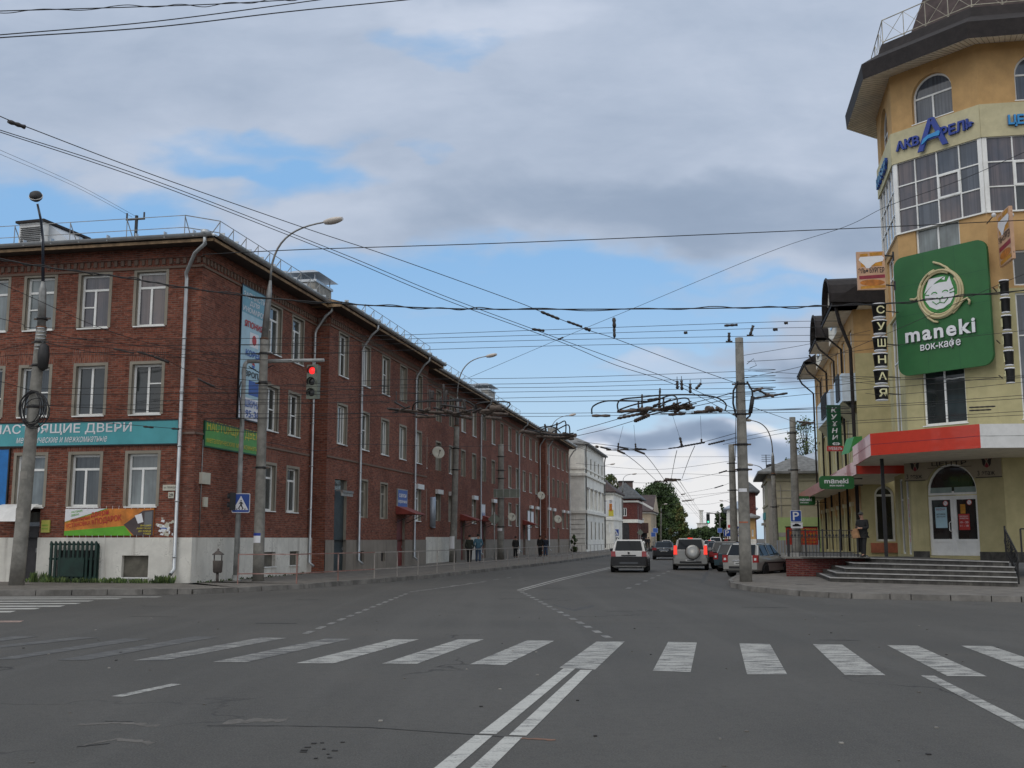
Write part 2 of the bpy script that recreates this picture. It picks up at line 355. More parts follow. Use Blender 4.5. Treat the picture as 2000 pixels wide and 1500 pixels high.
for k, c in dict(skin=(.42, .24, .17), black=(.013, .013, .014), navy=(.014, .019, .034), jeans=(.045, .075, .13), blue=(.06, .14, .19), brown=(.035, .027, .022), dark=(.022, .021, .021), green=(.028, .032, .022), hair=(.02, .014, .010), bag=(.36, .20, .10), whitebag=(.75, .74, .72), cap=(.06, .058, .052), red=(.22, .03, .03)).items():
    mat('cloth_' + k if k != 'skin' else 'skin', c, .85, var=.18, vscale=9)

# ------------------------------------------------------------------ mesh builder
class MB:
    def __init__(s): s.v = []; s.f = []; s.mi = []; s.uv = []; s.sm = []; s.mats = []
    def slot(s, name):
        if name not in s.mats: s.mats.append(name)
        return s.mats.index(name)
    def face(s, pts, m, uv=None, smooth=False):
        i = len(s.v); s.v += [tuple(p) for p in pts]; s.f.append(tuple(range(i, i + len(pts)))); s.mi.append(s.slot(m)); s.uv.append(uv); s.sm.append(smooth)
    def grid(s, rows, m, closed=False, smooth=True, cap=False):
        i = len(s.v); n = len(rows[0])
        for r in rows: s.v += [tuple(p) for p in r]
        k = s.slot(m)
        for a in range(len(rows) - 1):
            for b in range(n if closed else n - 1):
                c = (b + 1) % n
                s.f.append((i + a * n + b, i + a * n + c, i + (a + 1) * n + c, i + (a + 1) * n + b)); s.mi.append(k); s.uv.append(None); s.sm.append(smooth)
        if cap:
            s.f.append(tuple(i + b for b in reversed(range(n)))); s.f.append(tuple(i + (len(rows) - 1) * n + b for b in range(n)))
            s.mi += [k, k]; s.uv += [None, None]; s.sm += [False, False]
    def hexa(s, p, m):      # p: 4 bottom (ccw from above) + 4 top
        for q in ((3, 2, 1, 0), (4, 5, 6, 7), (0, 1, 5, 4), (1, 2, 6, 5), (2, 3, 7, 6), (3, 0, 4, 7)): s.face([p[k] for k in q], m)
    def box(s, c, dx, dy, dz, m):   # centre, half-vectors
        c, dx, dy, dz = V(c), V(dx), V(dy), V(dz)
        p = [c - dx - dy - dz, c + dx - dy - dz, c + dx + dy - dz, c - dx + dy - dz, c - dx - dy + dz, c + dx - dy + dz, c + dx + dy + dz, c - dx + dy + dz]
        s.hexa(p, m)
    def abox(s, x0, x1, y0, y1, z0, z1, m):
        s.box(((x0 + x1) / 2, (y0 + y1) / 2, (z0 + z1) / 2), ((x1 - x0) / 2, 0, 0), (0, (y1 - y0) / 2, 0), (0, 0, (z1 - z0) / 2), m)
    def tube(s, pts, r, m, n=8, cap=True):
        pts = [V(p) for p in pts]; rows = []; prev = None
        for k, p in enumerate(pts):
            d = (pts[min(k + 1, len(pts) - 1)] - pts[max(k - 1, 0)])
            d = d.normalized() if d.length > 1e-9 else V((0, 0, 1))
            a = prev if prev is not None else (V((1, 0, 0)) if abs(d.x) < .9 else V((0, 1, 0)))
            b = d.cross(a).normalized(); a = b.cross(d).normalized(); prev = a
            rr = r[k] if isinstance(r, (list, tuple)) else r
            rows.append([p + (a * math.cos(q) + b * math.sin(q)) * rr for q in (2 * math.pi * j / n for j in range(n))])
        s.grid(rows, m, True, True, cap)
    def bar(s, a, b, w, h, m, up=ZU):
        a, b = V(a), V(b); d = b - a; x = d.normalized(); y = up.cross(x)
        y = y.normalized() if y.length > 1e-6 else V((1, 0, 0)); z = x.cross(y)
        s.box((a + b) / 2, d / 2, y * (w / 2), z * (h / 2), m)
    def lathe(s, c, prof, m, n=16, ax=ZU, cap=True):    # prof: (r, h)
        c, ax = V(c), V(ax).normalized(); a = ax.orthogonal().normalized(); b = ax.cross(a)
        s.grid([[c + ax * h + (a * math.cos(q) + b * math.sin(q)) * r for q in (2 * math.pi * j / n for j in range(n))] for r, h in prof], m, True, True, cap)
    def prism(s, poly, ext, m, mside=None):     # poly faces along -ext side seen first
        ext = V(ext); poly = [V(p) for p in poly]; q = [p + ext for p in poly]
        s.face(q, m); s.face(poly[::-1], m); n = len(poly)
        for k in range(n): s.face([poly[k], poly[(k + 1) % n], q[(k + 1) % n], q[k]], mside or m)
    def ball(s, c, r, m, n=10, sx=1, sy=1, sz=1):
        c = V(c); rows = []
        for i in range(n // 2 + 1):
            th = math.pi * i / (n // 2); rows.append([c + V((r * sx * math.sin(th) * math.cos(p), r * sy * math.sin(th) * math.sin(p), -r * sz * math.cos(th))) for p in (2 * math.pi * j / n for j in range(n))])
        s.grid(rows, m, True, True)
    def build(s, name, parent=None, loc=None, local=False, weld=False):
        me = bpy.data.meshes.new(name); off = V((0, 0, 0))
        if parent is not None and not local:
            p = parent
            while p.parent: p = p.parent
            off = V(p.location)
        elif loc is not None and not local: off = V(loc)
        me.from_pydata([(x - off.x, y - off.y, z - off.z) for x, y, z in s.v], [], s.f)
        for mm in s.mats: me.materials.append(MATS[mm])
        me.polygons.foreach_set('material_index', s.mi); me.polygons.foreach_set('use_smooth', s.sm)
        if any(u is not None for u in s.uv):
            ul = me.uv_layers.new(name='UVMap'); fl = []
            for f, u in zip(s.f, s.uv):
                for j in range(len(f)): fl += list(u[j]) if u else (0, 0)
            ul.data.foreach_set('uv', fl)
        me.update()
        o = bpy.data.objects.new(name, me); COL.objects.link(o)
        if parent is not None: o.parent = parent
        if loc is not None: o.location = loc
        return o
def tag(o, label=None, cat=None, group=None, kind=None):
    if label: o['label'] = label
    if cat: o['category'] = cat
    if group: o['group'] = group
    if kind: o['kind'] = kind
    return o
def thing(name, loc, label, cat, group=None, rz=0.0):
    o = bpy.data.objects.new(name, None); COL.objects.link(o); o.location = loc; o.rotation_euler = (0, 0, rz); o.empty_display_size = .3
    return tag(o, label, cat, group)
def dup(src, loc, rz=None, label=None):
    def cp(o, par):
        c = o.copy(); COL.objects.link(c)
        if par is not None: c.parent = par
        for k in list(o.children): cp(k, c)
        return c
    r = cp(src, None); r.location = loc
    if rz is not None: r.rotation_euler = (0, 0, rz)
    if label: r['label'] = label
    return r

def text_into(mb, body, o, xd, yd, w, h, depth, m, bold=0.0, shear=0.0, ctr=True, side=None, space=1.0):
    """lettering as solid letters: o lower-left corner, xd/yd unit directions, fitted into w x h"""
    c = bpy.data.curves.new('t', 'FONT'); c.body = body; c.offset = bold; c.shear = shear; c.space_character = space; c.resolution_u = 3
    ob = bpy.data.objects.new('t', c); COL.objects.link(ob); bpy.context.view_layer.update()
    me = ob.to_mesh(); xs = [p.co.x for p in me.vertices]; ys = [p.co.y for p in me.vertices]
    x0, x1, y0, y1 = min(xs), max(xs), min(ys), max(ys); o, xd, yd = V(o), V(xd), V(yd); n = xd.cross(yd).normalized()
    sx, sy = w / (x1 - x0), h / (y1 - y0)
    P = [o + xd * ((p.co.x - x0) * sx) + yd * ((p.co.y - y0) * sy) for p in me.vertices]
    ed = {}
    for f in me.polygons:
        mb.face([P[i] + n * depth for i in f.vertices], m)
        vs = list(f.vertices)
        for a, b in zip(vs, vs[1:] + vs[:1]): ed[(a, b)] = ed.get((a, b), 0) + 1
    if depth > .012:
        for (a, b) in ed:
            if (b, a) not in ed: mb.face([P[a], P[b], P[b] + n * depth, P[a] + n * depth], side or m)
    ob.to_mesh_clear(); bpy.data.objects.remove(ob); bpy.data.curves.remove(c)

# ------------------------------------------------------------------ facades
class Fac:
    """vertical plane: O at z=0, d runs to the right as seen from outside, n points out"""
    def __init__(s, O, d): s.O = V((O[0], O[1], 0)); s.d = V((d[0], d[1], 0)).normalized(); s.n = s.d.cross(ZU)
    def p(s, u, z, off=0.0): return s.O + s.d * u + ZU * z + s.n * off
    def uz(s, px, py, off=0.0):
        q = PL(px, py, s.O + s.n * off, s.n) - s.O
        return q.dot(s.d), q.z
    def quad(s, mb, u0, u1, z0, z1, m, off=0.0, rot=False):
        uv = [(u0, z0), (u1, z0), (u1, z1), (u0, z1)]
        if rot: uv = [(b, a) for a, b in uv]
        mb.face([s.p(u0, z0, off), s.p(u1, z0, off), s.p(u1, z1, off), s.p(u0, z1, off)], m, uv)
    def slab(s, mb, u0, u1, z0, z1, o0, o1, m):
        mb.hexa([s.p(u0, z0, o1), s.p(u1, z0, o1), s.p(u1, z0, o0), s.p(u0, z0, o0), s.p(u0, z1, o1), s.p(u1, z1, o1), s.p(u1, z1, o0), s.p(u0, z1, o0)], m)
    def wall(s, mb, u0, u1, z0, z1, holes, m, reveal=.2, mr=None, off=0.0, pad=1.0):
        """holes: (ua, ub, za, zb[, arch radius])"""
        us = sorted({u0, u1, *[min(max(h[k], u0), u1) for h in holes for k in (0, 1)]}); zs = sorted({z0, z1, *[min(max(h[k], z0), z1) for h in holes for k in (2, 3)]})
        def split(v):
            o = [v[0]]
            for q in v[1:]:
                k = max(1, int((q - o[-1]) / 6)); a = o[-1]
                o += [a + (q - a) * (j + 1) / k for j in range(k)]
            return o
        us = split(us)
        for a, b in zip(us, us[1:]):
            for c, e in zip(zs, zs[1:]):
                if b - a < 1e-4 or e - c < 1e-4: continue
                mu, mz = (a + b) / 2, (c + e) / 2
                if any(h[0] < mu < h[1] and h[2] < mz < h[3] for h in holes): continue
                s.quad(mb, a, b, c, e, m, off)
        mr = mr or m
        for h in holes:
            a, b, c, e = h[:4]; i = off - reveal
            zt = e
            if len(h) > 4:
                rz = h[4]; zt = e - rz; uc = (a + b) / 2; ru = (b - a) / 2
                arc = [(uc - ru * math.cos(math.pi * k / 14), zt + rz * math.sin(math.pi * k / 14)) for k in range(15)]
                for k in range(14):
                    cu = a if k < 7 else b
                    if k == 7: mb.face([s.p(a, e, off), s.p(*arc[7], off), s.p(b, e, off)], m)
                    pts = [s.p(cu, e, off), s.p(*arc[k], off), s.p(*arc[k + 1], off)]
                    mb.face(pts, m)
                    mb.face([s.p(*arc[k], off), s.p(*arc[k], i), s.p(*arc[k + 1], i), s.p(*arc[k + 1], off)], mr)
            else:
                mb.face([s.p(a, e, off), s.p(a, e, i), s.p(b, e, i), s.p(b, e, off)], mr, [(a, e), (a, e + reveal), (b, e + reveal), (b, e)])
            mb.face([s.p(a, c, off), s.p(a, c, i), s.p(a, zt, i), s.p(a, zt, off)], mr, [(a, c), (a + reveal, c), (a + reveal, zt), (a, zt)])
            mb.face([s.p(b, c, i), s.p(b, c, off), s.p(b, zt, off), s.p(b, zt, i)], mr, [(b - reveal, c), (b, c), (b, zt), (b - reveal, zt)])
            mb.face([s.p(a, c, i), s.p(a, c, off), s.p(b, c, off), s.p(b, c, i)], mr, [(a, c), (a, c + reveal), (b, c + reveal), (b, c)])
    def window(s, parent, a, b, c, e, style='T', rec=.16, glass='glass_grey', fr='pvc', sill=True, t=.08, sash=None, arch=0.0, silloff=.06):
        """window part (frame) with pane and sill as its pieces"""
        mb = MB(); o1, o0 = -rec + .05, -rec - .02
        def barv(u, z0, z1, w=t): s.slab(mb, u - w / 2, u + w / 2, z0, z1, o0, o1, fr)
        def barh(z, u0, u1, w=t): s.slab(mb, u0, u1, z - w / 2, z + w / 2, o0 + .002, o1 - .002, fr)
        zt = e - arch
        barv(a + t / 2, c, zt); barv(b - t / 2, c, zt); barh(c + t / 2, a + t, b - t)
        if not arch: barh(e - t / 2, a + t, b - t)
        else:
            uc, ru = (a + b) / 2, (b - a) / 2; N_ = 12
            for k in range(N_):
                q0, q1 = math.pi * k / N_, math.pi * (k + 1) / N_
                P = lambda q, r, rz, o: s.p(uc - r * math.cos(q), zt + rz * math.sin(q), o)
                mb.face([P(q0, ru - t, arch - t, o1), P(q1, ru - t, arch - t, o1), P(q1, ru, arch, o1), P(q0, ru, arch, o1)], fr)
                mb.face([P(q0, ru - t, arch - t, o0), P(q1, ru - t, arch - t, o0), P(q1, ru - t, arch - t, o1), P(q0, ru - t, arch - t, o1)], fr)
        H = e - c; um = (a + b) / 2
        if style == 'T':
            zc = c + H * .72; barh(zc, a + t, b - t); barv(um - (b - a) * .04, c + t, zc - t / 2)
            if sash is not None: barh(c + H * sash, a + t, um - (b - a) * .04 - t / 2, t * .6)
        elif style == '2':
            barv(um, c + t, zt - (0 if arch else t))
            if sash is not None: barh(c + H * sash, um + t / 2, b - t, t * .6)
        elif style == '3':
            barv(a + (b - a) * .36, c + t, e - t); barv(a + (b - a) * .7, c + t, e - t)
            if sash is not None: barh(c + H * sash, a + t, a + (b - a) * .36 - t / 2, t * .6)
        elif style == 'A':
            barh(zt, a + t, b - t); barv(um - (b - a) * .02, c + t, zt - t / 2)
        elif style == 'D':
            barv(um, c + t, e - t, .05); barh(c + H * .66, a + t, b - t, .05)
        f = mb.build('window', parent)
        g = MB(); op = -rec + .012
        if arch:
            uc, ru = (a + b) / 2, (b - a) / 2 - .01
            g.face([s.p(a + .01, c, op), s.p(b - .01, c, op), s.p(b - .01, zt, op)] + [s.p(uc + ru * math.cos(math.pi * k / 12), zt + (arch - .01) * math.sin(math.pi * k / 12), op) for k in range(1, 12)] + [s.p(a + .01, zt, op)], glass)
        else: g.face([s.p(a + .01, c + .01, op), s.p(b - .01, c + .01, op), s.p(b - .01, e - .01, op), s.p(a + .01, e - .01, op)], glass)
        g.build('pane', f)
        if sill:
            k = MB(); s.slab(k, a - .05, b + .05, c - .045, c - .004, -rec, silloff, 'pvc'); k.build('sill', f)
        return f
# ================================================================== ground, road, pavements
ANG = R(11.0)
s_ = V((math.sin(ANG), math.cos(ANG), 0)); r_ = V((math.cos(ANG), -math.sin(ANG), 0))
mb = MB(); mb.face([(-3000, -400, -.02), (3000, -400, -.02), (3000, 4500, -.02), (-3000, 4500, -.02)], 'soil'); tag(mb.build('ground'), kind='structure')
mb = MB(); mb.face([(-110, -20, 0), (130, -20, 0), (200, 420, 0), (-70, 420, 0)], 'asphalt'); tag(mb.build('road'), kind='structure')

KL = [G(x, y) for x, y in ((-900, 1166), (-300, 1165), (0, 1163.5), (375, 1160.5), (462, 1157), (600, 1149), (750, 1137), (835, 1130), (960, 1115.5), (1045, 1106), (1190, 1086.5), (1250, 1076), (1300, 1067.5))]
KR = [G(x, y) for x, y in ((1545, 1120), (1475, 1125), (1437, 1133), (1427, 1140), (1431, 1147), (1470, 1155), (1565, 1164), (1665, 1169), (1780, 1171.5), (1995, 1176), (2700, 1186))]
def strip(line, backs, name):
    mb = MB()
    for a, b, c, d in zip(line, line[1:], backs, backs[1:]): mb.face([(*p.xy, .146) for p in (a, b, d, c)], 'pavement')
    return tag(mb.build(name), kind='structure')
inn = V((-6, 9, 0))
BL = [KL[0] + V((0, 14, 0)), KL[1] + V((0, 14, 0)), KL[2] + V((0, 12, 0)), KL[3] + V((-4, 9, 0)), KL[4] + V((-6, 7, 0))] + [k - r_ * 9 + s_ * 1 for k in KL[5:]]
strip(KL, BL, 'pavement')
far_r = [G(1545, 1120), V((14.2, 46.5, 0)), V((16.6, 60, 0)), V((22, 86, 0)), V((36, 160, 0)), V((48, 225, 0))]
KR2 = far_r
mb = MB()
poly = KR + [V((70, 60, 0)), V((60, 230, 0))] + far_r[::-1][:-1]
mb.face([(*p.xy, .146) for p in poly[::-1]], 'pavement'); tag(mb.build('pavement'), kind='structure')

def kerb(line, name='kerb', h=.15, skip=(), wid=.17):
    mb = MB(); rnd = random.Random(4)
    for k, (a, b) in enumerate(zip(line, line[1:])):
        d = b - a; L = d.length; x = d.normalized(); n = V((-x.y, x.x, 0)); q = 0.0
        hh = .13 if k in skip else h
        while q < L - .02:
            e = min(L, q + (1.0 if L < 60 else 4.0)); g = .012
            z = hh + rnd.uniform(-.012, .008) + .006; o = rnd.uniform(-.012, .012)
            p0, p1 = a + x * (q + g) + n * o, a + x * (e - g) + n * o
            w0, w1 = n * (wid / 2), -n * (wid / 2); c = .025
            mb.hexa([V((*(p0 + w1).xy, -.01)), V((*(p1 + w1).xy, -.01)), V((*(p1 + w0).xy, -.01)), V((*(p0 + w0).xy, -.01)), V((*(p0 + w1 * .75).xy, z)), V((*(p1 + w1 * .75).xy, z)), V((*(p1 + w0 * .75).xy, z)), V((*(p0 + w0 * .75).xy, z))], 'kerb')
            q = e
    return tag(mb.build(name), kind='structure')
kerb(KL, skip=(3,)); kerb(KR); kerb(far_r)

# painted markings
def mark(name, polys, m, z=.004):
    mb = MB()
    for p in polys: mb.face([G(x, y, z) for x, y in p][::-1] if False else [G(x, y, z) for x, y in p], m)
    return tag(mb.build(name), kind='structure')
Rr = lambda L: [(1000 + x / 2, 1130 + y / 2) for x, y in L]
Lr = lambda L: [(x / 2, 1130 + y / 2) for x, y in L]
# order each polygon anticlockwise as seen from above (near edge first)
def zebra(L): return [L[3], L[2], L[1], L[0]]
cw = [zebra(Rr(q)) for q in ([(610, 247), (722, 250), (698, 365), (550, 360)], [(888, 253), (1007, 255), (1075, 374), (918, 374)], [(1175, 256), (1290, 258), (1460, 378), (1300, 376)],
      [(1465, 260), (1585, 262), (1855, 382), (1700, 380)], [(1755, 262), (1875, 264), (2245, 388), (2085, 386)], [(2050, 265), (2170, 266), (2640, 392), (2480, 390)], [(330, 246), (440, 246), (325, 355), (185, 348)], [(60, 241), (165, 243), (-28, 338), (-166, 335)])]
cw += [zebra(Lr(q)) for q in ([(1790, 237), (1890, 237), (1628, 333), (1492, 332)], [(1535, 237), (1637, 237), (1300, 332), (1157, 330)])]
mark('crosswalk', cw, 'paint')
mark('crosswalk', [zebra(Lr(q)) for q in ([(1275, 234), (1367, 236), (960, 327), (833, 325)], [(1020, 230), (1120, 232), (640, 320), (520, 320)])], 'paint_worn')
mark('crosswalk', [zebra(Lr(q)) for q in ([(760, 226), (850, 228), (340, 318), (225, 318)], [(485, 234), (585, 235), (70, 312), (-50, 318)], [(300, 228), (385, 230), (0, 270), (-130, 275)], [(60, 224), (150, 226), (-20, 247), (-140, 250)])], 'paint_faint')
side = []
for y0, y1, xe in ((1165.2, 1166.4, 318), (1168.6, 1170.0, 240), (1173, 1174.6, 185), (1177.6, 1179.6, 160), (1182.6, 1185, 128), (1187.4, 1190, 80), (1193, 1196, 32)):
    side.append([(-220, y1 + 1), (xe - 12, y1), (xe, y0), (-200, y0 + .6)])
mark('crosswalk', side, 'paint_fresh')
mark('road_markings', [[(-60, 1216), (38, 1215.5), (47, 1212), (-60, 1213)]], 'paint_pink')
def line(a, b, w, z=.004):
    """a straight painted line of width w metres between two ground points"""
    a, b = V(a), V(b); x = (b - a).normalized(); n = V((-x.y, x.x, 0)) * (w / 2)
    return [V((*(a - n).xy, z)), V((*(b - n).xy, z)), V((*(b + n).xy, z)), V((*(a + n).xy, z))]
def mlines(name, L, m):
    mb = MB()
    for p in L: mb.face(p, m)
    return tag(mb.build(name), kind='structure')
P = lambda x, y: G(x, y)
dbl = [line(P(1112, 1306), P(952, 1434), .15), line(P(1145, 1309), P(1011, 1437), .15), line(P(945, 1437), P(720, 1625), .15), line(P(1003, 1440), P(862, 1575), .15)]
mlines('road_markings', dbl, 'paint_fresh')
far_ = [line(P(1013, 1152), P(1095, 1130), .13), line(P(1095, 1130), P(1200, 1106), .13), line(P(1020, 1153.5), P(1100, 1132), .10), line(P(1100, 1132), P(1205, 1107), .10), line(P(1258, 1097), P(1285, 1090.5), .13), line(P(1290, 1089), P(1330, 1079), .12)]
mlines('road_markings', far_, 'paint')
def dashes(a, b, n, w, duty=.55):
    a, b = P(*a), P(*b); return [line(a + (b - a) * (k / n), a + (b - a) * ((k + duty) / n), w) for k in range(n)]
mlines('road_markings', dashes((1013, 1153), (1200, 1252), 17, .13, .5) + dashes((596, 1238), (798, 1158), 14, .12, .55) + [line(P(800, 1156.5), P(945, 1137), .10)] + dashes((880, 1145), (1010, 1126), 5, .1, .4) + dashes((1225, 1150), (1312, 1113), 7, .16, .28), 'paint_worn')
mlines('road_markings', [line(P(228, 1361), P(345, 1336.5), .14)], 'paint')
mlines('road_markings', [line(P(1812, 1320), P(2075, 1455), .16)], 'paint')
# repair seams and broken edges in the asphalt
def ragged(name, pts, m, z, seed, w):
    rnd = random.Random(seed); mb = MB(); L = []
    for a, b in zip(pts, pts[1:]):
        for k in range(10): L.append(V(a) + (V(b) - V(a)) * (k / 10))
    L.append(V(pts[-1])); up = []; dn = []
    for q in L:
        up.append(V((q.x, q.y + w * rnd.uniform(.2, 1), z))); dn.append(V((q.x, q.y - w * rnd.uniform(.2, 1), z)))
    for k in range(len(L) - 1): mb.face([dn[k], dn[k + 1], up[k + 1], up[k]], m)
    return tag(mb.build(name), kind='structure')
mat('tar', (.030, .028, .026), .9, var=.3); mat('patch', (.115, .105, .092), .95, var=.25, vscale=6, bump=.5); mat('clay', (.19, .105, .07), .95, var=.25)
mat('asphalt_patch', (.052, .051, .050), .85, var=.2, vscale=2, bump=.3, bscale=50)
ragged('road_seam', [P(405, 1418), P(560, 1418), P(720, 1421), P(940, 1436), P(1010, 1442)], 'tar', .003, 2, .018)
ragged('road_seam', [P(1010, 1442), P(1085, 1446)], 'clay', .0035, 3, .05)
ragged('road_patch', [P(440, 1410), P(560, 1406)], 'patch', .002, 5, .16)
ragged('road_patch', [P(150, 1416), P(230, 1411), P(310, 1418)], 'patch', .002, 6, .10); ragged('road_patch', [P(165, 1455), P(230, 1443), P(300, 1452)], 'patch', .002, 8, .09)
ragged('road_patch', [P(205, 1409), P(260, 1410)], 'tar', .0035, 9, .03); ragged('road_patch', [P(150, 1459), P(215, 1452)], 'tar', .0035, 12, .03)
ragged('road_seam', [P(1050, 1165), P(1075, 1205), P(1100, 1255), P(1122, 1296)], 'clay', .0055, 7, .018)
for k, (x, y, w) in enumerate(((1210, 1194, 26), (1265, 1193, 20), (1495, 1186, 45), (300, 1204, 45), (540, 1217, 40), (600, 1171, 22), (1640, 1250, 40))):
    ragged('road_patch', [P(x - w, y), P(x + w, y + 1)], 'tar', .0025, 20 + k, .05 + .04 * (k % 3))
ragged('road_patch', [P(1080, 1181), P(1120, 1192), P(1160, 1183)], 'asphalt_patch', .0015, 31, .5)
ragged('manhole_cover', [P(1555, 1150), P(1590, 1150)], 'tar', .149, 33, .25)
ragged('road_patch', [P(1395, 1105), P(1378, 1122), P(1370, 1138)], 'asphalt_patch', .0016, 41, .6)
mb = MB(); rnd = random.Random(9)
for k in range(11):
    x, y = rnd.uniform(592, 680), rnd.uniform(1448, 1490); q = G(x, y, .0); a = rnd.uniform(.010, .028)
    mb.box(q + V((0, 0, .004)), (a, 0, 0), (0, a * rnd.uniform(.5, 1), 0), (0, 0, .003), 'tar')
for k in range(70):
    q = V((rnd.uniform(-8, 8), rnd.uniform(6, 24), .004)); a = rnd.uniform(.008, .018); mb.box(q, (a, 0, 0), (0, a, 0), (0, 0, .006), rnd.choice(['patch', 'concrete', 'tar']))
tag(mb.build('gravel'), 'loose bits of gravel and broken asphalt on the road', 'gravel', kind='stuff')

# ================================================================== long brick building on the left
C = G(370, 1139, .146); C.z = 0
BR = thing('brick_building', C, 'long three-storey red brick building with zinc roof, downpipes and a white plinth', 'building')
FL = 30.0
F0 = Fac(C - r_ * FL, r_)                       # front towards the crossing street
zt3, zb3 = F0.uz(295, 531)[1], F0.uz(295, 636)[1]
zt2, zb2 = F0.uz(285, 711)[1], F0.uz(285, 809)[1]
zt1, zb1 = F0.uz(275, 886)[1], F0.uz(275, 989)[1]
zpl = F0.uz(240, 1050)[1]; ZE = F0.uz(395, 484)[1]
print('levels', zt3, zb3, zt2, zb2, zt1, zb1, zpl, ZE)
FLO = [(zb1, zt1), (zb2, zt2), (zb3, zt3)]
S1 = Fac(C, s_); S1r = Fac(C + s_ * 11, r_); JO = .65
S2 = Fac(C + s_ * 11 + r_ * JO, s_); L2 = 16.6; S2r = Fac(C + s_ * (11 + L2) + r_ * JO, -r_)
U3 = 11 + L2; L3 = 44.4; S3 = Fac(C + s_ * U3, s_); U4 = U3 + L3
S4r = Fac(C + s_ * U4, r_); S4 = Fac(C + s_ * U4 + r_ * JO, s_); L4 = 16.6; END = Fac(C + s_ * (U4 + L4) + r_ * JO, -r_)
wallb = MB(); wallp = MB()
Wn = []      # (facade, a,b,c,e, style, sash, recess)
rw = random.Random(5)
GL = ['glass_dark', 'glass_grey', 'glass_grey', 'glass_curtain', 'glass_blind', 'glass_lilac']
def surround(f, a, b, c, e, w=.11, m='surround', bottom=False):
    for q in ((a - w, a, c, e + w), (b, b + w, c, e + w), (a, b, e, e + w)): f.slab(wallb, *q, -.05, .012, m)
def lintel(f, a, b, e): f.quad(wallb, a - .16, b + .16, e + .11, e + .62, 'brick_soldier', .004, True)
holes = []
def win(f, hl, u, fl, w=1.12, style='T', sash=.37, glass=None, fr='pvc', sur=True, lin=True, sill=True, rec=.2):
    c, e = FLO[fl]; a, b = u - w / 2, u + w / 2
    hl.append((a, b, c, e)); Wn.append((f, a, b, c, e, style, sash, glass or rw.choice(GL), fr, sill, rec))
    if sur: surround(f, a, b, c, e)
    if lin: lintel(f, a, b, e)
# --- front
h0 = []
fu = lambda px, py: F0.uz(px, py)[0]
for fl, y, xs in ((2, 585, (294, 184.5, 78)), (1, 760, (285.5, 175, 67)), (0, 935, (277, 165, 58))):
    for k, x in enumerate(xs):
        gl = [['glass_lilac', 'glass_grey', 'glass_blind'], ['glass_dark', 'glass_dark', 'glass_grey'], ['glass_blind', 'glass_grey', 'glass_blind']][2 - fl][k] if fl != 2 else ['glass_lilac', 'glass_lilac', 'glass_blind'][k]
        st = '2' if fl == 1 else 'T'; sa = [None, .4, .4][k] if fl == 2 else ([.62, None, .5][k] if fl == 1 else None)
        win(F0, h0, fu(x, y), fl, 1.14, st, sa, gl, lin=fl != 0 or True)
    u2 = fu(xs[1], y) - (fu(xs[0], y) - fu(xs[1], y))
    for k in range(1, 9): win(F0, h0, fu(xs[2], y) - k * 1.9, fl, 1.14, '2' if fl == 1 else 'T', .4)
# front door under the little white awning and the basement windows
ud0, ud1 = fu(40, 1060), fu(75, 1060)
h0.append((ud0, ud1, .22, F0.uz(60, 990)[1] - .02)); DOORF = (ud0, ud1)
h0 = [h for h in h0]
ub0, zbb = F0.uz(238, 1127); ub1, zbt = F0.uz(292, 1085)
bh = [(ub0, ub1, zbb, zbt), (fu(112, 1100), fu(190, 1100), .3, 1.25)]
F0.wall(wallb, 0, FL, zpl, ZE + .1, h0, 'brick', .2, 'surround')
F0.wall(wallp, 0, FL + .06, 0, zpl, bh + [(ud0, ud1, .22, zpl)], 'plinth_white', .22, None, .06)
wallp.face([F0.p(0, zpl, .06), F0.p(FL + .06, zpl, .06), F0.p(FL, zpl, 0), F0.p(0, zpl, 0)], 'plinth_white')
# --- section 1 on the street
h1 = []; b1 = []
for fl, y, xs in ((2, 660, (537, 582)), (1, 795, (531, 575)), (0, 960, (525, 571))):
    for x in xs: win(S1, h1, S1.uz(x, y)[0], fl, 1.2, 'T' if fl != 1 else '2', .5 if fl else None, ['glass_grey', 'glass_dark', 'glass_grey'][fl])
for xa, xb in ((513, 535), (563, 581)): b1.append((S1.uz(xa, 1100)[0], S1.uz(xb, 1100)[0], .55, 1.12))
S1.wall(wallb, 0, 11, zpl, ZE + .1, h1, 'brick_street_lightened', .22, 'surround'); S1.wall(wallp, -.06, 11, 0, zpl, b1, 'plinth_white', .22, None, .06)
wallp.face([S1.p(0, zpl, .06), S1.p(11, zpl, .06), S1.p(11, zpl, 0), S1.p(0, zpl, 0)], 'plinth_white')
S1r.wall(wallb, 0, JO, 0, ZE + .1, [], 'brick_street_lightened')
# --- section 2
h2 = []; b2 = []; zp2 = zpl - .1
cen2 = [L2 * (k + .5) / 5 for k in range(5)]
cen2 = [S2.uz(x, 660)[0] for x in (672, 716, 755, 789.5, 820)]
for fl in (1, 2):
    for k, u in enumerate(cen2): win(S2, h2, u, fl, 1.2, '3' if (k + fl) % 2 else '2', .55 if k != 3 else None, ['glass_dark', 'glass_grey', 'glass_dark', 'glass_blind', 'glass_dark'][k], 'old_frame' if (fl == 2 and k > 2) else 'pvc', sill=not (fl == 2 and k > 2))
dA = (S2.uz(652, 1030)[0], S2.uz(676, 1030)[0]); zdt = S2.uz(664, 990)[1]
h2.append((dA[0], dA[1], .17, zt1 - .25))
for k in (1, 2, 4):
    u = cen2[k]; c, e = FLO[0]; h2.append((u - .55, u + .55, c - .1, e - .15)); surround(S2, u - .55, u + .55, c - .1, e - .15, .1)
    Wn.append((S2, u - .55, u + .55, c - .1, e - .15, 'T', None, 'boarded' if k != 4 else 'glass_curtain', 'old_frame' if k != 4 else 'pvc', k == 4, .18))
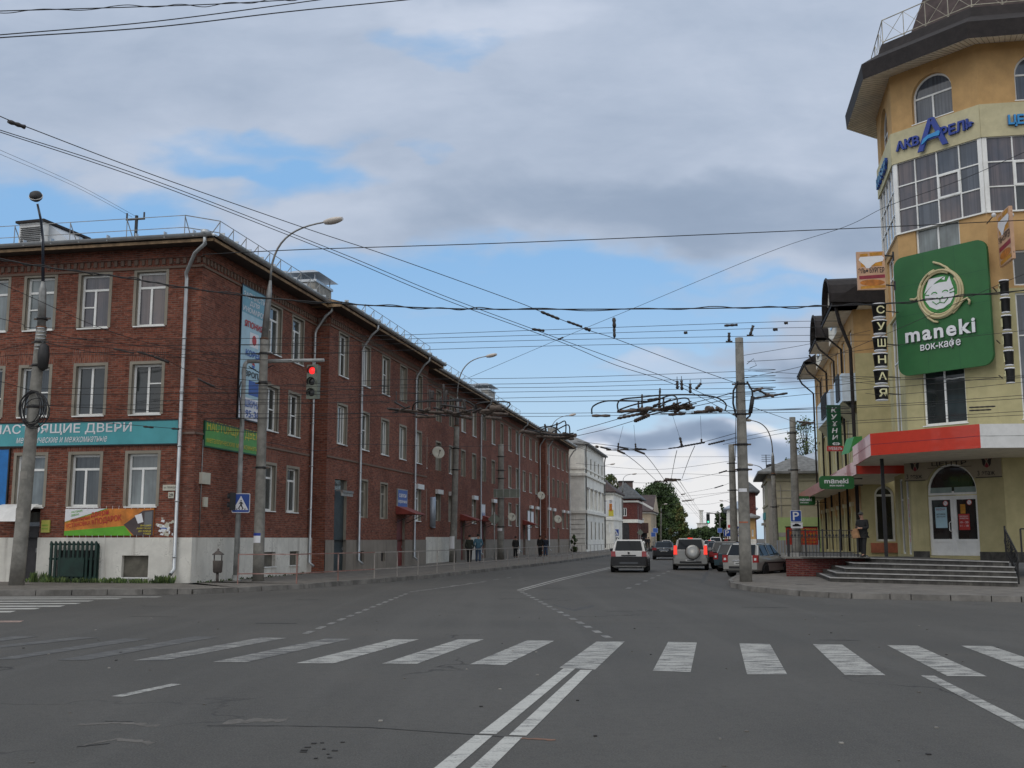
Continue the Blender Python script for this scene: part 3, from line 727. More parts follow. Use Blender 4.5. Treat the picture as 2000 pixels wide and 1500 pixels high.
dB = (S2.uz(774.5, 1060)[0], S2.uz(790, 1060)[0]); h2.append((dB[0], dB[1], .17, 2.75))
S2.wall(wallb, 0, L2, zp2, ZE + .1, [(a, b, max(c, zp2), e) for a, b, c, e in h2], 'brick_street_lightened', .22, 'surround')
b2 = [(dA[0], dA[1], .17, zp2), (dB[0], dB[1], .17, zp2), (cen2[1] - .4, cen2[1] + .2, .5, 1.05), (cen2[2] - .4, cen2[2] + .3, .5, 1.0)]
S2.wall(wallp, -.0, L2, 0, zp2, b2, 'plinth_grey', .2, None, .03)
S2r.wall(wallb, 0, JO, 0, ZE + .1, [], 'brick_street_lightened')
# --- section 3
h3 = []; b3 = []; n3 = 13; p3 = L3 / n3
kinds = [('boarded', 'old_frame'), ('glass_dark', 'pvc'), ('glass_blue', 'old_frame'), ('glass_curtain', 'pvc'), ('glass_dark', 'old_frame'), ('boarded', 'old_frame')]
D3 = {3: .5, 5: .5, 10: .5}
for fl in (0, 1, 2):
    for k in range(n3):
        u = (k + .5) * p3
        g_, f_ = kinds[(k * 5 + fl * 3 + (k // 4)) % 6] if k < 8 else ('glass_curtain' if k % 3 else 'glass_grey', 'pvc')
        if fl == 0 and k in D3:
            h3.append((u - .55, u + .55, .17, 2.75)); b3.append((u - .55, u + .55, .17, zp2)); continue
        win(S3, h3, u, fl, 1.16, ('2', 'T', '3')[(k + fl) % 3], .5 if k % 2 else None, g_, f_, sill=f_ == 'pvc')
for k in (0, 2, 7, 9): b3.append(((k + .3) * p3, (k + .3) * p3 + .7, .5, 1.0))
S3.wall(wallb, 0, L3, zp2, ZE + .1, [(a, b, max(c, zp2), e) for a, b, c, e in h3], 'brick_street_lightened', .22, 'surround')
S3.wall(wallp, 0, L3, 0, zp2, b3, 'plinth_grey', .2, None, .03)
S3.slab(wallp, .3, 9.6, .1, 1.75, .03, .07, 'plinth_white'); S3.slab(wallp, 14.2, 17.5, .1, 1.75, .03, .07, 'plinth_white')
# --- section 4
h4 = []
S4r.wall(wallb, 0, JO, 0, ZE + .1, [], 'brick_street_lightened')
for fl in (0, 1, 2):
    for k in range(5):
        if fl == 0 and k == 2: h4.append((L4 * .5 - .55, L4 * .5 + .55, .17, 2.75)); continue
        win(S4, h4, L4 * (k + .5) / 5, fl, 1.16, '2', None, ['glass_curtain', 'glass_dark', 'glass_curtain'][fl], ['pvc', 'old_frame', 'pvc'][fl], sill=fl != 1)
S4.wall(wallb, 0, L4, zp2, ZE + .1, [(a, b, max(c, zp2), e) for a, b, c, e in h4], 'brick_street_lightened', .22, 'surround')
S4.wall(wallp, 0, L4, 0, zp2, [(L4 * .5 - .55, L4 * .5 + .55, .17, zp2)], 'plinth_grey', .2, None, .03)
END.wall(wallb, 0, 14, 0, ZE + .1, [], 'brick_street_lightened')
Fac(C - r_ * FL + s_ * 14, -s_).wall(wallb, 0, 14, 0, ZE + .1, [], 'brick_street_lightened')
Fac(C - r_ * 14 + s_ * 14, -r_).wall(wallb, 0, FL - 14, 0, ZE + .1, [], 'brick_street_lightened'); Fac(C - r_ * 14 + s_ * (U4 + L4), -s_).wall(wallb, 0, U4 + L4 - 14, 0, ZE + .1, [], 'brick_street_lightened')
# string courses, pilaster at the corner, corbelled cornice with dentils
for f, a, b in ((F0, 0, FL + .04), (S1, -.04, 11), (S2, 0, L2)):
    f.slab(wallb, a, b, zt1 + .66, zt1 + .74, -.02, .04, 'brick_soldier' if f is F0 else 'brick_street_lightened')
for f, a, b, mm in ((F0, 0, FL + .10, 'brick'), (S1, -.10, 11, 'brick_street_lightened'), (S1r, 0, JO, 'brick_street_lightened'), (S2, 0, L2, 'brick_street_lightened'), (S3, 0, L3, 'brick_street_lightened'), (S4, 0, L4, 'brick_street_lightened')):
    f.quad(wallb, a, b, ZE - .32, ZE + .1, mm, .06); f.slab(wallb, a, b, ZE - .33, ZE - .325, 0, .06, mm)
    f.slab(wallb, a, b, ZE - .70, ZE - .62, -.01, .05, mm)
    u = a + .1
    while u < b - .15:
        f.slab(wallb, u, u + .12, ZE - .54, ZE - .34, -.01, .05, mm); u += .27
wallb.build('wall', BR); wallp.build('plinth', BR)
for f, a, b, c, e, st, sa, gl, fr, si, rec in Wn: f.window(BR, a, b, c, e, st, rec, gl, fr, si, sash=sa)
for f, hs, off in ((F0, bh[:1], .06), (S1, b1, .06)):
    for a, b, c, e in hs:
        m_ = MB(); f.slab(m_, a, b, c, e, off - .2, off - .15, 'boarded'); f.slab(m_, a - .04, b + .04, c - .05, c, off - .15, off + .05, 'white_paint'); m_.build('basement_window', BR)
m_ = MB(); F0.slab(m_, bh[1][0], bh[1][1], bh[1][2], bh[1][3], -.16, -.12, 'glass_dark'); m_.build('basement_window', BR)
for (a, b, c, e) in b2[2:]:
    m_ = MB(); S2.slab(m_, a, b, c, e, -.17, -.1, 'door_dark'); m_.build('basement_window', BR)
for (a, b, c, e) in [q for q in b3 if q[2] > .3]:
    m_ = MB(); S3.slab(m_, a, b, c, e, -.17, -.1, 'door_dark'); m_.build('basement_window', BR)
def door(f, a, b, c, e, m, rec=.16, transom=True):
    d = MB(); zt = e - (.55 if transom else 0)
    f.slab(d, a, b, c, zt, -rec - .06, -rec, m); f.slab(d, a + .12, b - .12, c + .25, c + 1.0, -rec, -rec + .015, m); f.slab(d, a + .12, b - .12, c + 1.15, zt - .15, -rec, -rec + .015, m)
    if transom: f.slab(d, a, b, zt + .05, e, -rec - .05, -rec - .02, 'glass_grey'); f.slab(d, a, b, zt, zt + .05, -rec - .05, -rec, m)
    o = d.build('door', BR); h = MB(); f.slab(h, b - .14, b - .10, c + .95, c + 1.1, -rec, -rec + .06, 'steel_grey'); h.build('handle', o)
door(F0, DOORF[0], DOORF[1], .22, F0.uz(60, 1000)[1], 'door_dark', .14); door(S2, dA[0], dA[1], .17, zt1 - .25, 'door_teal', .14); door(S2, dB[0], dB[1], .17, 2.75, 'grille_red', .14, False)
for k in D3: door(S3, (k + .5) * p3 - .55, (k + .5) * p3 + .55, .17, 2.75, 'grille_red', .14, False)
door(S4, L4 * .5 - .55, L4 * .5 + .55, .17, 2.75, 'door_brown', .14)
def entry_roof(f, a, b, z, out=1.1, drop=.42, m='awning_red'):
    q = MB(); P0, P1, P2, P3 = f.p(a, z + drop, .01), f.p(b, z + drop, .01), f.p(b, z, out), f.p(a, z, out); t_ = V((0, 0, .035))
    q.hexa([P3, P2, P1, P0, P3 + t_, P2 + t_, P1 + t_, P0 + t_], m)
    for u in (a, b):
        q.face([f.p(u, z, .01), f.p(u, z, out), f.p(u, z + drop, .01)], m); q.bar(f.p(u, z - .45, .02), f.p(u, z, out * .9), .03, .03, 'steel_dark')
    q.build('entry_canopy', BR)
entry_roof(S2, dB[0] - .25, dB[1] + .3, 2.95); entry_roof(S3, 3.5 * p3 - .8, 3.5 * p3 + .8, 2.9, 1.2); entry_roof(S3, 5.5 * p3 - .8, 5.5 * p3 + .8, 2.95, 1.2); entry_roof(S3, 10.5 * p3 - .8, 10.5 * p3 + .8, 2.9, 1.2)
# white curved awning over the front door
q = MB(); a0, z0 = F0.uz(8, 985); a1 = fu(79, 985); rows = []
for k in range(6):
    t_ = k / 5; rows.append([F0.p(a0, z0 - .62 * t_ ** 1.8, .05 + .8 * t_), F0.p(a1, z0 - .62 * t_ ** 1.8, .05 + .8 * t_)])
q.grid(rows, 'white_paint'); q.build('entry_canopy', BR)
# roller shutter boxes above ground-floor windows
for f, us in ((S2, [cen2[4]]), (S3, [p3 * (k + .5) for k in (1, 2, 4, 6, 11, 12)]), (S4, [L4 * (k + .5) / 5 for k in (0, 1, 3, 4)])):
    for u in us:
        m_ = MB(); f.slab(m_, u - .66, u + .66, zt1 - .12, zt1 + .16, .0, .2, 'white_panel'); m_.build('shutter_box', BR)
# roof: eaves boards, soffit, zinc sheets, gutters
OH = .80; roof = MB(); eav = MB(); gut = MB()
def eave(a, b, na, d0=7.0, rise=2.4, ridge=None, name=None):
    """a->b eave line at wall top (world), na outward"""
    dz = V((0, 0, 1)); A, B_ = a + na * OH, b + na * OH
    A, B_ = V((*A.xy, ZE)), V((*B_.xy, ZE)); Ai, Bi = V((*a.xy, ZE + .06)), V((*b.xy, ZE + .06))
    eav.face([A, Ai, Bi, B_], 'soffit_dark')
    eav.hexa([A, B_, B_ - na * .05, A - na * .05, A + dz * .10, B_ + dz * .10, B_ - na * .05 + dz * .10, A - na * .05 + dz * .10], 'eave_wood'); eav.hexa([A + dz * .10 - na * .01, B_ + dz * .10 - na * .01, B_ - na * .05 + dz * .10, A - na * .05 + dz * .10, A + dz * .17 - na * .01, B_ + dz * .17 - na * .01, B_ - na * .05 + dz * .17, A - na * .05 + dz * .17], 'roof_brown')
    A2, B2 = A + dz * .21 + na * .04, B_ + dz * .21 + na * .04
    if ridge is None: ridge = (V((*(a - na * d0).xy, ZE + rise)), V((*(b - na * d0).xy, ZE + rise)))
    n_ = max(2, int((B2 - A2).length / 3)); 
    roof.face([A2, B2, ridge[1], ridge[0]], 'zinc_roof')
    eav.hexa([A + dz * .17 - na * .3, B_ + dz * .17 - na * .3, B_ + dz * .17 + na * .02, A + dz * .17 + na * .02, A2 - na * .34, B2 - na * .34, B2, A2][0:4] + [A2 - na * .34, B2 - na * .34, B2, A2], 'zinc_roof')
    pts = [(math.cos(t), math.sin(t)) for t in (math.pi + math.pi * k / 6 for k in range(7))]
    gc = na * .10 + dz * .26
    gut.grid([[A + gc + na * (.11 * c) + dz * (.13 * s) for c, s in pts], [B_ + gc + na * (.11 * c) + dz * (.13 * s) for c, s in pts]], 'zinc')
    L = (B_ - A).length; x = (B_ - A).normalized(); k = .4
    while k < L: gut.bar(A + x * k + gc + na * .09, A + x * k + gc - na * .1 + dz * .01, .03, .22, 'zinc'); k += 1.1
Cw = V((*C.xy, ZE)); lf = Cw - r_ * FL
hip = V((*(C - r_ * 7 + s_ * 7).xy, ZE + 2.4))
eave(lf, Cw + r_ * OH, -s_, ridge=(V((*(C - r_ * FL + s_ * 7).xy, ZE + 2.4)), hip))
eave(Cw - s_ * OH, Cw + s_ * (11 - .1), r_, ridge=(hip, V((*(C - r_ * 7 + s_ * 11).xy, ZE + 2.4))))
a2 = Cw + s_ * 11 + r_ * JO
for (a, b) in ((a2 - s_ * .75, a2 + s_ * (L2 + .75)), (Cw + s_ * (U3 + .75), Cw + s_ * U4), (Cw + s_ * (U4 - .75) + r_ * JO, Cw + s_ * (U4 + L4 + .6) + r_ * JO)): eave(a, b, r_)
for (a, b) in ((a2 - s_ * .75, 1), (a2 + s_ * (L2 + .75), 1), (Cw + s_ * (U4 - .75) + r_ * JO, 1), (Cw + s_ * (U4 + L4 + .6) + r_ * JO, 1)):
    e0 = V((*(a + r_ * OH).xy, ZE)); e1 = V((*(a - r_ * 7).xy, ZE)); tp = V((*(a - r_ * 7).xy, ZE + 2.4))
    roof.face([e0, e0 + V((0, 0, .2)), tp, e1], 'eave_wood')
roof.face([V((*(C - r_ * FL + s_ * 14.5).xy, ZE)), V((*(C - r_ * 14.5 + s_ * 14.5).xy, ZE)), hip, V((*(C - r_ * FL + s_ * 7).xy, ZE + 2.4))], 'zinc_roof')
roof.face([V((*(C - r_ * 14.5 + s_ * 14.5).xy, ZE)), V((*(C - r_ * 14.5 + s_ * (U4 + L4)).xy, ZE)), V((*(C - r_ * 7 + s_ * (U4 + L4)).xy, ZE + 2.4)), hip], 'zinc_roof')
roof.build('roof', BR); eav.build('eaves', BR); gut.build('gutter', BR)
# standing seams of the front slope and snow guard rails
q = MB(); E0 = Cw - s_ * (OH - .5) + V((0, 0, .40))
def rail(a, b, na, n):
    for k in range(n + 1):
        p = a + (b - a) * (k / n); q.bar(p - V((0, 0, .2)), p + V((0, 0, .75)), .022, .022, 'steel_grey', r_); q.bar(p + V((0, 0, .7)), p - na * .5 + V((0, 0, .05)), .025, .025, 'steel_grey')
    for z in (.30, .74): q.bar(a + V((0, 0, z)), b + V((0, 0, z)), .020, .020, 'steel_grey')
rail(E0 - r_ * FL, E0 - r_ * .6, -s_, 13)
E1 = Cw + r_ * (OH - .5) + V((0, 0, .40)); rail(E1 + s_ * .6, E1 + s_ * 10.5, r_, 9)
q.bar(E0 - r_ * .6 + V((0, 0, .74)), E1 + s_ * .6 + V((0, 0, .74)), .028, .028, 'steel_grey'); q.bar(E0 - r_ * .6 + V((0, 0, .30)), E1 + s_ * .6 + V((0, 0, .30)), .028, .028, 'steel_grey')
rail(E1 + s_ * 15 + r_ * JO, E1 + s_ * 27 + r_ * JO, r_, 9); rail(E1 + s_ * 29, E1 + s_ * 60, r_, 16)
q.build('roof_railing', BR)
# roof dormer with louvred front, vent chimneys
q = MB(); dA0 = At(36, 474, 40.5); dA1 = At(83, 472, 40.2)
base = dA0.z - 1.2; zt_ = At(40, 436, 40.4).z
x = (dA1 - dA0); x.z = 0; w_ = x.length; x.normalize(); bk = V((x.y, -x.x, 0)) * -1
if bk.y < 0: bk = -bk
p0 = V((*dA0.xy, base)); q.hexa([p0, p0 + x * w_, p0 + x * w_ + bk * 2.6, p0 + bk * 2.6] + [V((*v.xy, zt_)) for v in (p0, p0 + x * w_, p0 + x * w_ + bk * 2.6, p0 + bk * 2.6)], 'white_paint')
k = base + 1.15
while k < zt_ - .15: q.box(p0 + x * (w_ / 2) - bk * .03 + V((0, 0, k - base)), x * (w_ * .42), bk * .02, (0, 0, .012), 'plastic_black'); k += .075
q.hexa([v + V((0, 0, zt_ - base + .0)) for v in (p0 - x * .1 - bk * .12, p0 + x * (w_ + .1) - bk * .12, p0 + x * (w_ + .1) + bk * 2.7, p0 - x * .1 + bk * 2.7)] + [v + V((0, 0, zt_ - base + .09)) for v in (p0 - x * .1 - bk * .12, p0 + x * (w_ + .1) - bk * .12, p0 + x * (w_ + .1) + bk * 2.7, p0 - x * .1 + bk * 2.7)], 'roof_brown')
e = p0 + x * (w_ + 2.1); q.prism([p0 + x * w_ + bk * .3, V((*(e + bk * .3).xy, base + .3)), V((*(p0 + x * w_ + bk * .3).xy, zt_))], bk * 2.2, 'zinc_roof')
q.build('dormer', BR)
def vent(u, off, w, z0, z1, cap, m='concrete', sec=C):
    q = MB(); c0 = sec + s_ * u - r_ * off
    q.box(V((*c0.xy, (z0 + z1) / 2)), s_ * (w * .8), r_ * w * .55, (0, 0, (z1 - z0) / 2), m)
    q.box(V((*c0.xy, z1 + .06)), s_ * (w * .86), r_ * w * .6, (0, 0, .06), 'zinc')
    for a in (-1, 1):
        for b in (-1, 1): q.bar(V((*(c0 + s_ * (w * .75 * a) + r_ * (w * .5 * b)).xy, z1 + .1)), V((*(c0 + s_ * (w * .75 * a) + r_ * (w * .5 * b)).xy, z1 + .42)), .04, .04, 'zinc', r_)
    if cap:
        zc = z1 + .42; P_ = [V((*(c0 + s_ * (w * a) + r_ * (w * .75 * b)).xy, zc)) for a, b in ((-1, -1), (1, -1), (1, 1), (-1, 1))]; T_ = [V((*(c0 + s_ * (w * .5 * a) + r_ * (w * .35 * b)).xy, zc + .28)) for a, b in ((-1, -1), (1, -1), (1, 1), (-1, 1))]
        q.face(P_, 'zinc'); q.face(T_[::-1], 'zinc')
        for k in range(4): q.face([P_[k], P_[(k + 1) % 4], T_[(k + 1) % 4], T_[k]][::-1], 'zinc')
    q.build('chimney', BR)
vent(14.5, 1.8, 1.35, ZE + .3, ZE + 2.0, True); vent(18.3, 1.1, .5, ZE + .2, ZE + 1.25, False); vent(62, 3.6, 1.6, ZE + .5, ZE + 3.2, True); vent(87, 1.0, .8, ZE + .2, ZE + 2.2, False)
# rainwater pipes
def pipe(f, u, zlow=.45, off=.13, r=.062, top=None):
    q = MB(); t = V((0, 0, 1)); u2 = u if top is None else top
    pts = [f.p(u2, ZE + .22, OH + .1), f.p(u2, ZE - .12, OH + .08), f.p((u + u2) / 2 if top else u, ZE - .34, OH * .75), f.p(u, ZE - .95, off + .06), f.p(u, ZE - 1.15, off), f.p(u, zlow + .18, off), f.p(u, zlow, off + .22)]
    q.tube(pts, r, 'zinc', 10); q.lathe(f.p(u2, ZE + .12, OH + .1), [(.08, 0), (.15, .14), (.15, .24)], 'zinc', 10)
    z = 1.0
    while z < ZE - 1.5: q.lathe(f.p(u, z, off), [(r + .012, 0), (r + .012, .06)], 'zinc', 10); q.bar(f.p(u, z + .03, 0), f.p(u, z + .03, off), .03, .03, 'zinc'); z += 1.9
    q.build('downpipe', BR)
pipe(F0, fu(358, 800), .45, .16, .068, top=FL + .5)
pipe(S1, 10.55); pipe(S2, S2.uz(699, 900)[0]); pipe(S2, S2.uz(807, 900)[0])
for x in (936, 1011.5): pipe(S3, S3.uz(x, 950)[0])
pipe(S3, L3 - .3); pipe(S4, 1.2); pipe(S4, L4 - .2)
# conduit and meter boxes on the street side
q = MB(); ua = S1.uz(391, 960)[0]; q.tube([S1.p(ua, zpl + .05, .03), S1.p(ua, zt1 + .5, .03)], .018, 'steel_grey', 6); S1.slab(q, ua - .12, ua + .5, 3.55, 3.95, .0, .12, 'plate_cream'); S1.slab(q, ua + .2, ua + .45, 2.75, 3.1, .0, .08, 'plate_cream'); q.build('meter_box', BR)
# ------------------------------------------------------------------ boards and small things on the brick building
def board(name, f, u0, u1, z0, z1, m, label, cat='sign', off=.06, th=.05, frame=None, group=None):
    o = thing(name, f.p((u0 + u1) / 2, z0, off), label, cat, group); b = MB(); f.slab(b, u0, u1, z0, z1, off - th, off, m)
    if frame:
        w = .05
        for q in ((u0 - w, u1 + w, z0 - w, z0), (u0 - w, u1 + w, z1, z1 + w), (u0 - w, u0, z0, z1), (u1, u1 + w, z0, z1)): f.slab(b, *q, off - th, off + .015, frame)
    b.build('panel', o); return o
def words(o, f, L, name='lettering', off=.064):
    """L: (text, u0, z0, w, h, material, bold, shear)"""
    for T in L:
        b = MB(); tx, u, z, w, h, m = T[:6]; text_into(b, tx, f.p(u, z, off), f.d, ZU, w, h, T[8] if len(T) > 8 else .008, m, T[6] if len(T) > 6 else .02, T[7] if len(T) > 7 else 0)
        b.build(name, o)
u1, zt = F0.uz(350, 821); zb = F0.uz(350, 866)[1]
sg = board('shop_banner', F0, u1 - 7.6, u1, zb, zt, 'sign_teal', 'wide teal shop banner with white lettering across the front of the brick building', frame='sign_black')
ue = fu(259, 840); us0 = fu(-10, 840)
words(sg, F0, [('НАСТОЯЩИЕ ДВЕРИ', us0, F0.uz(200, 848)[1], ue - us0, .40, 'sign_white', .012), ('металлические и межкомнатные', fu(34, 860), zb + .10, fu(211, 860) - fu(34, 860), .20, 'sign_white', .0, .3)])
a, z1 = F0.uz(20, 878); z0 = F0.uz(20, 989)[1]
sg = board('wall_panel', F0, a - 2.4, a, z0, z1, 'panel_blue', 'bright blue advertising panel cut by the left edge, beside the awning door', frame='sign_black')
words(sg, F0, [('двери', a - 1.5, z1 - .7, .9, .25, 'sign_paleblue'), ('окна', a - 1.5, z1 - 1.2, .9, .25, 'sign_paleblue')])
a, z1 = F0.uz(130, 994); b_, z0 = F0.uz(300, 1046)
sg = board('shop_banner', F0, a, b_, z0, z1, 'banner_orange', 'orange and green banner with a white corner hung over the green lattice')
w_ = b_ - a; h_ = z1 - z0; q = MB()
def fp(x, y, o=.063): return F0.p(a + x * w_, z0 + y * h_, o)
q.face([fp(0, .52), fp(.47, 1), fp(0, 1)], 'sign_white'); q.face([fp(0, 0), fp(.77, 0), fp(.68, .36), fp(0, .17)], 'banner_green'); q.face([fp(0, .50, .066), fp(.02, .50, .066), fp(.49, 1, .066), fp(.46, 1, .066)], 'banner_green')
q.face([fp(.79, 0), fp(1, 0), fp(1, .95), fp(.88, .92), fp(.67, .40)], 'banner_brown'); q.face([fp(.83, .44, .066), fp(.89, .50, .066), fp(.865, .82, .066), fp(.79, .74, .066)], 'sign_white')
q.face([fp(.90, .32, .066), fp(.985, .32, .066), fp(.985, .9, .066), fp(.90, .86, .066)], 'car_grey'); q.build('print', sg)
d_ = (F0.d + ZU * (.17 * h_ / w_ * 3)).normalized()
def slanted(tx, x, y, w, h, m, bold=.01):
    t = MB(); text_into(t, tx, fp(x, y, .068), d_, (ZU - F0.d * .1).normalized(), w * w_, h * h_, .006, m, bold); t.build('lettering', sg)
slanted('НАСТОЯЩИЕ', .07, .82, .13, .09, 'banner_green'); slanted('ДВЕРИ', .07, .70, .09, .09, 'banner_green'); slanted('двери', .30, .64, .20, .22, 'letter_red'); slanted('межкомнатные', .07, .50, .22, .12, 'letter_red')
slanted('УСТАНОВКА В', .02, .27, .32, .16, 'letter_red'); slanted('ПОДАРОК', .35, .37, .30, .27, 'letter_red', .015)
words(sg, F0, [('акция', a + .86 * w_, z0 + .33 * h_, .12 * w_, .07 * h_, 'letter_yellow', .01), ('действует', a + .82 * w_, z0 + .23 * h_, .16 * w_, .08 * h_, 'letter_yellow', .01), ('до конца', a + .84 * w_, z0 + .12 * h_, .14 * w_, .08 * h_, 'letter_yellow', .01), ('года', a + .90 * w_, z0 + .03 * h_, .08 * w_, .07 * h_, 'letter_yellow', .01)], off=.068)
t = MB()
for k in range(14):
    u = a + w_ * (k + .5) / 14; t.bar(F0.p(u, z0 - .10, .05), F0.p(u, z0 + .02, .065), .008, .008, 'sign_white', F0.d); t.bar(F0.p(u, z1 - .02, .065), F0.p(u, z1 + .10, .05), .008, .008, 'sign_white', F0.d)
t.build('lacing', sg)
a, z1 = F0.uz(83, 1016); b_, z0 = F0.uz(98, 1040)
sg = board('notice', F0, a, b_, z0, z1, 'letter_yellowdim', 'small yellow green notice between the dark front door and the orange banner', 'notice')
words(sg, F0, [('ДВЕРИ', a + .05, z0 + .22, b_ - a - .1, .06, 'banner_green', .01), ('ВХОД', a + .05, z0 + .10, b_ - a - .1, .06, 'banner_green', .01)])
a, z1 = F0.uz(319, 947); b_, z0 = F0.uz(348, 958)
sg = board('street_plate', F0, a, b_, z0, z1, 'plate_cream', 'cream street name plate at the corner, directly above the number plate', 'plate', .03, .02)
words(sg, F0, [('ул. ГРАЖДАН', a + .04, z0 + .06, b_ - a - .06, .08, 'letter_dark', .0)], off=.033)
a, z1 = F0.uz(329.5, 961); b_, z0 = F0.uz(340, 973)
sg = board('number_plate', F0, a, b_, z0, z1, 'plate_cream', 'small house number plate reading 29 beside the corner pipe', 'plate', .03, .02)
words(sg, F0, [('29', a + .035, z0 + .05, b_ - a - .07, z1 - z0 - .1, 'letter_dark', .01)], off=.033)
rnd = random.Random(3); q = MB()
for k in range(36):
    px, py = rnd.choice([(rnd.uniform(306, 345), rnd.uniform(1010, 1044)), (rnd.uniform(311, 330), rnd.uniform(1026, 1038))]); u, z = F0.uz(px, py); s1, s2 = rnd.uniform(.02, .10), rnd.uniform(.02, .07)
    q.face([F0.p(u - s1, z - s2 * .4, .006 + k * .0002), F0.p(u + s1 * .7, z - s2, .006 + k * .0002), F0.p(u + s1, z + s2 * .6, .006 + k * .0002), F0.p(u - s1 * .5, z + s2, .006 + k * .0002)], rnd.choice(['sign_white', 'plate_cream', 'plate_cream', 'sign_white']))
u, z = F0.uz(320, 1032); F0.slab(q, u - .12, u + .12, z - .03, z + .03, 0, .012, 'letter_blue_mid')
tag(q.build('poster_remains', loc=F0.p(FL - .8, zpl)), 'torn white remains of bills pasted on the brick by the corner pipe', 'torn posters')
# tall car-parts board and the green board on the street side
a = S1.uz(466.5, 690)[0]; b_ = S1.uz(514, 690)[0]; z1 = S1.uz(472, 557)[1]; z0 = S1.uz(462, 815)[1]
sg = board('vertical_board', S1, a, b_, z0, z1, 'sign_paleblue', 'tall pale blue car parts board with a red disc, beside the lamp post', frame='sign_black')
w_ = b_ - a; H_ = z1 - z0; q = MB(); S1.slab(q, a, b_, z0 + .80 * H_, z1, .06, .064, 'sign_paleblue_top'); S1.slab(q, a, b_, z0, z0 + .165 * H_, .06, .064, 'sign_white'); S1.slab(q, a + .38 * w_, b_ - .22 * w_, z0 + .19 * H_, z0 + .30 * H_, .06, .066, 'letter_blue_mid')
S1.slab(q, a + .36 * w_, b_ - .28 * w_, z0 + .56 * H_, z0 + .67 * H_, .06, .064, 'sign_white')
def disc(mb, f, u, z, ru, m, off, n=20, a0=0, a1=2 * math.pi): mb.face([f.p(u + ru * math.cos(a0 + (a1 - a0) * k / n), z + ru * math.sin(a0 + (a1 - a0) * k / n), off) for k in range(n)], m)
disc(q, S1, a + .54 * w_, z0 + .615 * H_, .20, 'letter_red', .068); disc(q, S1, a + .54 * w_, z0 + .42 * H_, .13, 'letter_blue_mid', .068, 12, math.pi, 2 * math.pi + .3); disc(q, S1, a + .54 * w_, z0 + .42 * H_, .13, 'letter_red', .067, 12, 0, math.pi)
q.build('print', sg)
words(sg, S1, [('ЗАПЧАСТИ', a + .04 * w_, z0 + .92 * H_, w_ * .92, .045 * H_, 'sign_white', .02), ('ДЛЯ', a + .3 * w_, z0 + .865 * H_, w_ * .4, .042 * H_, 'sign_white', .02), ('ИНОМАРОК', a + .04 * w_, z0 + .812 * H_, w_ * .92, .042 * H_, 'sign_white', .02), ('ЯПОНИЯ', a + .12 * w_, z0 + .70 * H_, w_ * .76, .05 * H_, 'letter_red', .03), ('КОРЕЯ', a + .2 * w_, z0 + .48 * H_, w_ * .62, .05 * H_, 'letter_blue_mid', .03), ('ЕВРОПА', a + .08 * w_, z0 + .325 * H_, w_ * .82, .045 * H_, 'letter_dark', .02), ('ПУШКИНА 3', a + .03 * w_, z0 + .095 * H_, w_ * .94, .055 * H_, 'letter_blue_mid', .015), ('т. 95-382', a + .03 * w_, z0 + .018 * H_, w_ * .94, .055 * H_, 'letter_blue_mid', .015)], off=.07)
a, z1 = S1.uz(398.5, 824); z0 = S1.uz(398, 870)[1]; b_ = S1.uz(511, 850)[0]
sg = board('shop_board', S1, a, b_, z0, z1, 'board_green', 'green shop board with yellow lettering on the street side, near the corner', frame='sign_green_dark')
words(sg, S1, [('НАСТОЯЩИЕ ДВЕРИ', a + .12, z0 + .48, b_ - a - .24, .42, 'letter_yellow', .01), ('металлические межкомнатные', a + .12, z0 + .12, b_ - a - .24, .16, 'letter_yellow', 0)])
a, z1 = S2.uz(775, 956); b_, z0 = S2.uz(793, 997)
sg = board('plaque', S2, a, b_, z0, z1, 'letter_blue_mid', 'dark blue plaque with white text above a small red entry canopy', frame='steel_paint')
words(sg, S2, [('салон', a + .2, z1 - .4, b_ - a - .4, .2, 'sign_white'), ('керамика', a + .1, z1 - .75, b_ - a - .2, .2, 'sign_white'), ('"ЛЕПНИНА"', a + .08, z1 - 1.2, b_ - a - .16, .25, 'sign_white')])
a, z1 = S2.uz(649, 957); b_, z0 = S2.uz(697, 973)
q = MB(); S2.slab(q, a + .3, b_ - 1.6, z0, z1 - .1, .3, .36, 'steel_paint'); S2.slab(q, a + .3, b_ - 1.6, z1 - .1, z1, .28, .40, 'steel_grey'); q.bar(S2.p(a + .5, z1, 0), S2.p(a + .5, z1, .36), .05, .05, 'steel_grey'); q.bar(S2.p(b_ - 1.8, z1, 0), S2.p(b_ - 1.8, z1, .36), .05, .05, 'steel_grey')
tag(q.build('door_fascia', loc=S2.p(a, z0, .3)), 'plain grey sheet metal fascia over the dark teal street door', 'fascia')
def hboard(f, x0, y0, x1, y1, m, label, L=None):
    a, z1 = f.uz(x0, y0); b_, z0 = f.uz(x1, y1); o = board('wall_board', f, a, b_, z0, z1, m, label, frame='steel_paint')
    if L: words(o, f, [(L, a + .1, z0 + (z1 - z0) * .2, b_ - a - .2, (z1 - z0) * .25, 'letter_blue_mid', .02)])
hboard(S3, 937.5, 985, 946, 1014, 'sign_white', 'white board with a blue mark hung by the second street downpipe', 'ОКНА')
hboard(S3, 1029.5, 998, 1034, 1055, 'sign_white', 'tall narrow white board beside the farther red entry canopy')
hboard(S3, 1036, 1000, 1041, 1024, 'sign_white', 'small white board right above the farther red entry canopy')
